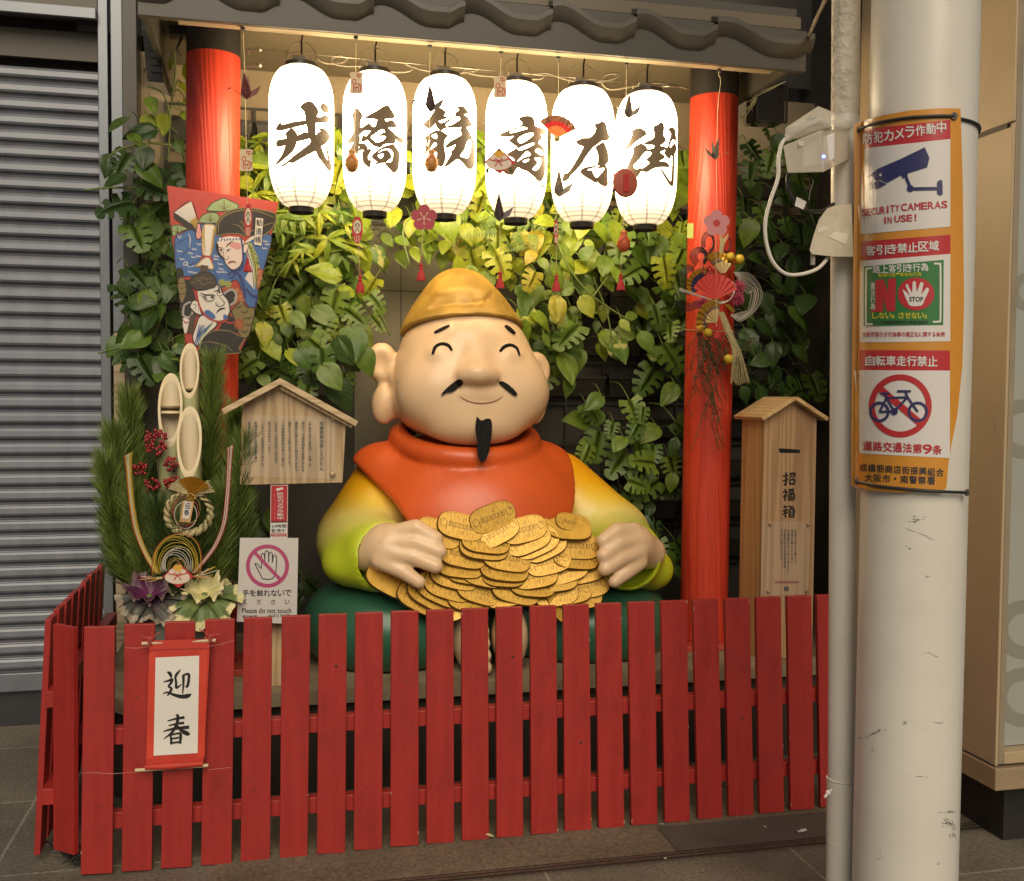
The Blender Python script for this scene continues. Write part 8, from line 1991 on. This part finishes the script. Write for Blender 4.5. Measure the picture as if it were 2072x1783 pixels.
for k in range(16): g.tube(catmull([oz(500 + k * 2, 360, YR - .04), oz(505 + k * 3, 260, YR - .045), oz(500 + k * 6, 160 + ra_.uniform(0, 60), YR - .045)], 4), .0013, 4, cap=False)
g.build('straw_tuft', straw, wr, smooth=True)
for k in range(2):
    g = MB(); g.tube([oz(560 + 22 * k, 860, YR - .06), oz(625 + 18 * k, 930, YR - .06)], .006, 6); g.build('gilt_strip', gilt, wr)
moss = mat('dried_moss', (0.075, 0.07, 0.028), .8, var=.4, scale=40)
for x0, y0, x1, y1, n, w in ((300, 1120, 300, 1560, 9, 60), (360, 1200, 400, 1780, 9, 40), (420, 1150, 480, 1500, 12, 100), (560, 1150, 640, 1500, 9, 110), (330, 1500, 330, 2000, 6, 60), (420, 1700, 390, 2240, 5, 30), (800, 1180, 820, 1360, 5, 50)):
    g = MB()
    for k in range(n):
        x, y = x0 + ra_.uniform(-w, w) * .4, y0; pts = [oz(x, y, YR - .02)]; a = 0.0; m_ = 14
        for i in range(m_):
            a += ra_.gauss(0, .8); x += (x1 - x0) / m_ + 16 * sin(a) + ra_.gauss(0, w * .12); y += (y1 - y0) / m_ * ra_.uniform(.6, 1.4); pts.append(oz(x, y, YR - .02 + .02 * sin(a * 1.3)))
            if i % 2 == 0: q = oz(x + ra_.uniform(-40, 40), y + ra_.uniform(-10, 30), YR - .03); g.tube([pts[-1], (pts[-1] + q) / 2 + Vector((0, 0, .004)), q], .0013, 4, cap=False)
        g.tube(catmull(pts, 3), .0017, 4, cap=False)
    g.build('moss_strand', moss, wr, smooth=True)
g = MB(); zt_w = oz(140, 1080).z
g.tube([(XPR(zt_w) + .1145 * cos(t), YC + .1145 * sin(t), zt_w + .01 * sin(t)) for t in np.linspace(0, 2 * pi, 40)[:-1]], .0022, 5, closed=True); g.tube([oz(250, 1080, YC - .12), oz(300, 1060, YR - .02)], .002, 5); g.build('tie_cord', straw, wr, smooth=True)

# ================================================================== BOXES AND CABLES ON THE WHITE PIPE
WZ = win(1600, 0, 2560, 2072)
z4 = lambda x, y, Y=2.62: PY(*WZ(x, y), Y)
def plastic(name, c, a, rough=.25):
    m = bpy.data.materials.new(name); m.use_nodes = True; b = m.node_tree.nodes['Principled BSDF']; b.inputs['Base Color'].default_value = (*c, 1); b.inputs['Alpha'].default_value = a; b.inputs['Roughness'].default_value = rough; b.inputs['Specular IOR Level'].default_value = .7
    return m
milky = plastic('milky_plastic', (0.72, 0.66, 0.52), .62); clear = plastic('clear_plastic_lid', (0.75, 0.70, 0.58), .42, .15)
jb = empty('junction_box', z4(960, 760), 'translucent plastic junction box with coiled cable and blue light strapped to the white pipe', 'junction box')
def hexbox(front, back, name, m, parent, bevel=.003):
    g = MB(); fbl, fbr, ftl, ftr = front; bbl, bbr, btl, btr = back; g.hexa([fbl, fbr, bbl, bbr, ftl, ftr, btl, btr]); return g.build(name, m, parent, bevel=bevel)
hexbox((z4(795, 935, 2.56), z4(992, 930, 2.50), z4(772, 788, 2.56), z4(972, 704, 2.50)), (z4(900, 905, 2.70), z4(1150, 850, 2.66), z4(860, 760, 2.70), z4(1150, 690, 2.66)), 'box_body', milky, jb)
hexbox((z4(782, 765, 2.555), z4(1010, 690, 2.505), z4(780, 690, 2.555), z4(975, 640, 2.50)), (z4(870, 735, 2.70), z4(1168, 690, 2.66), z4(960, 570, 2.68), z4(1170, 655, 2.66)), 'box_lid', clear, jb)
g = MB()
for k in range(5): g.tube(catmull([z4(800 + 5 * k, 720 - 6 * k, 2.58), z4(880, 690 - 10 * k, 2.575 + .01 * k), z4(980, 660 - 4 * k, 2.58), z4(1020, 690 + 4 * k, 2.60), z4(960, 710, 2.61), z4(860, 740 - 3 * k, 2.60)], 5, True), .0042, 6, closed=True)
g.build('coiled_cable', mat('cable_grey', (0.42, 0.40, 0.34), .4), jb, smooth=True)
hexbox((z4(880, 905, 2.575), z4(975, 880, 2.565), z4(885, 790, 2.575), z4(975, 755, 2.565)), (z4(900, 890, 2.64), z4(1010, 860, 2.63), z4(905, 780, 2.64), z4(1010, 745, 2.63)), 'power_adapter', mat('adapter_white', (0.62, 0.58, 0.5), .4), jb)
hexbox((z4(985, 890, 2.53), z4(1050, 860, 2.53), z4(985, 740, 2.53), z4(1050, 720, 2.53)), (z4(990, 880, 2.58), z4(1056, 850, 2.58), z4(990, 735, 2.58), z4(1056, 715, 2.58)), 'router', mat('router_white', (0.62, 0.60, 0.55), .35), jb)
g = MB(); g.ball(z4(992, 845, 2.499), .0042, 10); g.build('indicator_light', flat('led_blue', (0.10, 0.16, 1.0), .4, emit=9), jb)
g = MB(); g.box(z4(868, 776, 2.53), (.012, .004, .012)); g.build('latch', milky, jb)
mb_ = empty('meter_cover', z4(1040, 1250), 'weathered rounded plastic cover with cable socket fixed to the white pipe', 'meter cover')
prof = [(915, 1350), (935, 1275), (965, 1185), (1010, 1125), (1060, 1108), (1140, 1105), (1150, 1385), (1050, 1385), (930, 1372)]
g = MB(); n_ = len(prof); A = [z4(x, y, 2.585) for x, y in prof]; B = [z4(x + 20, y - 8, 2.70) for x, y in prof]
g.face(A); g.face(B[::-1])
for i in range(n_): j = (i + 1) % n_; g.face([A[i], B[i], B[j], A[j]])
g.build('cover', mat('cover_cream', (0.55, 0.50, 0.38), .35, var=.2, scale=16, dirt=(0.26, 0.22, 0.14), dirt_scale=16, dirt_amt=.7), mb_, bevel=.004)
g = MB(); g.prism([(960, 1235), (1012, 1215), (1016, 1235), (962, 1258)], lambda x, y, o: z4(x, y, 2.584 - o), .001); g.prism([(1046, 1252), (1130, 1262), (1108, 1320), (1020, 1280)], lambda x, y, o: z4(x, y, 2.5835 - o), .001); g.build('label_plate', mat('plate_beige', (0.62, 0.57, 0.46), .4), mb_)
g = MB(); g.tube([z4(935, 1345, 2.60), z4(932, 1430, 2.60)], .0065, 10); g.build('cable_gland', mat('gland_grey', (0.25, 0.24, 0.2), .4), mb_, smooth='auto')
g = MB(); g.tube(catmull([z4(800, 742, 2.57), z4(768, 770, 2.56), z4(748, 860, 2.56), z4(745, 960, 2.56), z4(705, 1080, 2.56), z4(678, 1190, 2.56), z4(680, 1300, 2.56), z4(715, 1410, 2.56), z4(780, 1475, 2.565), z4(860, 1482, 2.57), z4(950, 1455, 2.58), z4(1000, 1410, 2.60), z4(1022, 1372, 2.62)], 6), .0052, 8)
tag(g.build('white_cable', mat('cable_cream', (0.60, 0.56, 0.48), .4), smooth=True), 'white cable looping from the junction box down to the meter cover', 'cable')
g = MB(); g.tube(catmull([z4(800, 935, 2.60), z4(800, 1010, 2.60), z4(840, 1095, 2.60), z4(905, 1138, 2.61), z4(985, 1138, 2.63), z4(1045, 1100, 2.66)], 6), .0055, 8)
bc = tag(g.build('black_cable', mat('cable_black', (0.02, 0.02, 0.02), .4), smooth=True), 'short black cable with a white tape tag under the junction box', 'cable')
g = MB(); g.hexa([z4(835, 1110, 2.59), z4(880, 1130, 2.59), z4(840, 1115, 2.605), z4(884, 1135, 2.605), z4(846, 1062, 2.59), z4(897, 1088, 2.59), z4(850, 1066, 2.605), z4(900, 1092, 2.605)]); g.build('tape_tag', sg_w, bc)
g = MB(); g.tube(catmull([z4(880, 940, 2.62), z4(935, 970, 2.60), z4(920, 1030, 2.60), z4(912, 1085, 2.60)], 5), .0018, 5); tag(g.build('thin_wire', mat('wire_dark', (0.12, 0.10, 0.08), .5), smooth=True), 'thin dark wire dangling below the junction box', 'wire')
g = MB(); g.tube([z4(890, 245, 4.1), z4(948, 110, 3.8), z4(1000, 0, 3.6), z4(1060, -130, 3.3)], .008, 8); tag(g.build('stay_rod', mat('rod_grey', (0.32, 0.29, 0.23), .4, metal=.4), smooth='auto'), 'thin metal rod rising from the right end of the canopy roof', 'rod')

# ---- dark boxes under the eave, framed lamp, offcuts on the ground
lb = empty('framed_lamp_box', PY(1560, 205, 4.75), 'black framed glass lamp box hung with dry straw right of the right pillar', 'lamp box')
lx0, lx1, lz0, lz1 = PY(1532, 205, 4.75).x, PY(1592, 205, 4.75).x, PY(1560, 246, 4.75).z, PY(1560, 168, 4.75).z
for a_, c in (((lx0, lz0), (lx1, lz0)), ((lx0, lz1), (lx1, lz1)), ((lx0, lz0), (lx0, lz1)), ((lx1, lz0), (lx1, lz1))):
    g = MB(); g.tube([(a_[0], 4.75, a_[1]), (c[0], 4.75, c[1])], .006, 4); g.build('frame_bar', hook_m, lb)
g = MB(); g.box(((lx0 + lx1) / 2, 4.82, (lz0 + lz1) / 2), (lx1 - lx0 - .01, .12, lz1 - lz0 - .01)); g.build('glass_case', mat('dark_glass', (0.03, 0.026, 0.02), .12, coat=.6), lb)
g = MB(); g.tube([((lx0 + lx1) / 2, 4.82, lz1), ((lx0 + lx1) / 2, 4.82, 3.16)], .008, 6); g.build('hanger_rod', hook_m, lb)
for x0, y0, x1, y1, n in ((1590, 165, 1500, 205, 5), (1535, 185, 1512, 232, 8), (1505, 240, 1512, 262, 5)):
    g = MB()
    for k in range(n): g.tube([PY(x0, y0, 4.70), PY((x0 + x1) / 2 + ra_.uniform(-6, 6), (y0 + y1) / 2 + ra_.uniform(-4, 4), 4.69), PY(x1 + ra_.uniform(-12, 12), y1 + ra_.uniform(-10, 10), 4.69)], .0018, 4, cap=False)
    g.build('straw', straw, lb, smooth=True)
eb = empty('eave_speaker', PY(312, 110, 4.7), 'dark slatted box hanging under the eave left of the left pillar', 'speaker')
g = MB(); g.hexa([PY(298, 165, 4.72), PY(330, 168, 4.66), PY(303, 165, 4.9), PY(335, 168, 4.9), PY(288, 60, 4.72), PY(322, 62, 4.66), PY(296, 62, 4.9), PY(330, 64, 4.9)]); g.build('housing', mat('box_dark', (0.035, 0.03, 0.024), .5, var=.3), eb, bevel=.004)
for k in range(6): 
    g = MB(); y = 70 + k * 15; g.tube([PY(299 + k * 1.4, y, 4.70), PY(321 + k * 1.2, y + 2, 4.655)], .003, 4); g.build('slat', hook_m, eb)
cf = empty('eave_fitting', PY(375, 118, 4.6), 'small black bracket with eyebolt on the soffit left of the left pillar', 'bracket')
pf = PY(368, 95, 4.7); pf.z = 3.157
g = MB(); g.box(pf - Vector((0, 0, .015)), (.10, .08, .03)); g.build('plate', hook_m, cf, bevel=.003)
g = MB(); g.tube([pf - Vector((0, 0, .03)), pf - Vector((.02, 0, .08)), pf - Vector((.0, 0, .11))], .006, 8); g.build('eyebolt', wire_m, cf, smooth=True)
for yb2, lab in ((100, 'upper'), (132, 'lower')):
    p = PY(500, yb2 + 2, YC - .05); g = MB(); g.tube([p, p + Vector((.05, -.02, 0))], .006, 8); g.ball(p + Vector((.052, -.02, 0)), .010, 8); tag(g.build('pillar_bolt', wire_m, smooth='auto'), 'small steel bolt on the %s part of the black collar of the left red pillar' % lab, 'bolt')
scrap = empty('black_mesh_scrap', PZ(125, 1735, .01), 'torn scrap of black netting on the paving under the fence corner', 'netting')
g = MB()
for k in range(26):
    a_ = PZ(112 + k * 2.2 + ra_.uniform(-4, 4), 1712 + k * 1.7 + ra_.uniform(-8, 8), .012); b_ = a_ + Vector((ra_.uniform(-.05, .06), ra_.uniform(-.04, .05), ra_.uniform(0, .03))); g.tube([a_, (a_ + b_) / 2 + Vector((0, 0, ra_.uniform(0, .02))), b_], ra_.uniform(.002, .006), 5)
g.build('netting', mat('net_black', (0.015, 0.015, 0.016), .5), scrap)
for x, y, r, lab, m in ((1623, 1683, .012, 'crumpled pale scrap of paper on the paving before the right end of the fence', sg_w), (1548, 1672, .006, 'tiny pale crumb of litter left of the crumpled paper scrap', sg_w), (1345, 1797 - 60, .004, 'tiny white speck on the dark paving slab', sg_w), (1338, 1668, .007, 'small dry leaf bit under the pickets right of centre', straw), (990, 1690, .012, 'dry twisted leaf strip at the foot of the fence', straw)):
    g = MB(); c = PZ(x, y, .018)
    vs = [c + Vector((ra_.uniform(-1, 1) * r * 1.6, ra_.uniform(-1, 1) * r, ra_.uniform(-.4, .6) * r)) for _ in range(9)]
    for k in range(7): g.face([vs[k], vs[k + 1], vs[(k + 2) % 9]])
    tag(g.build('litter_scrap', m), lab, 'litter')
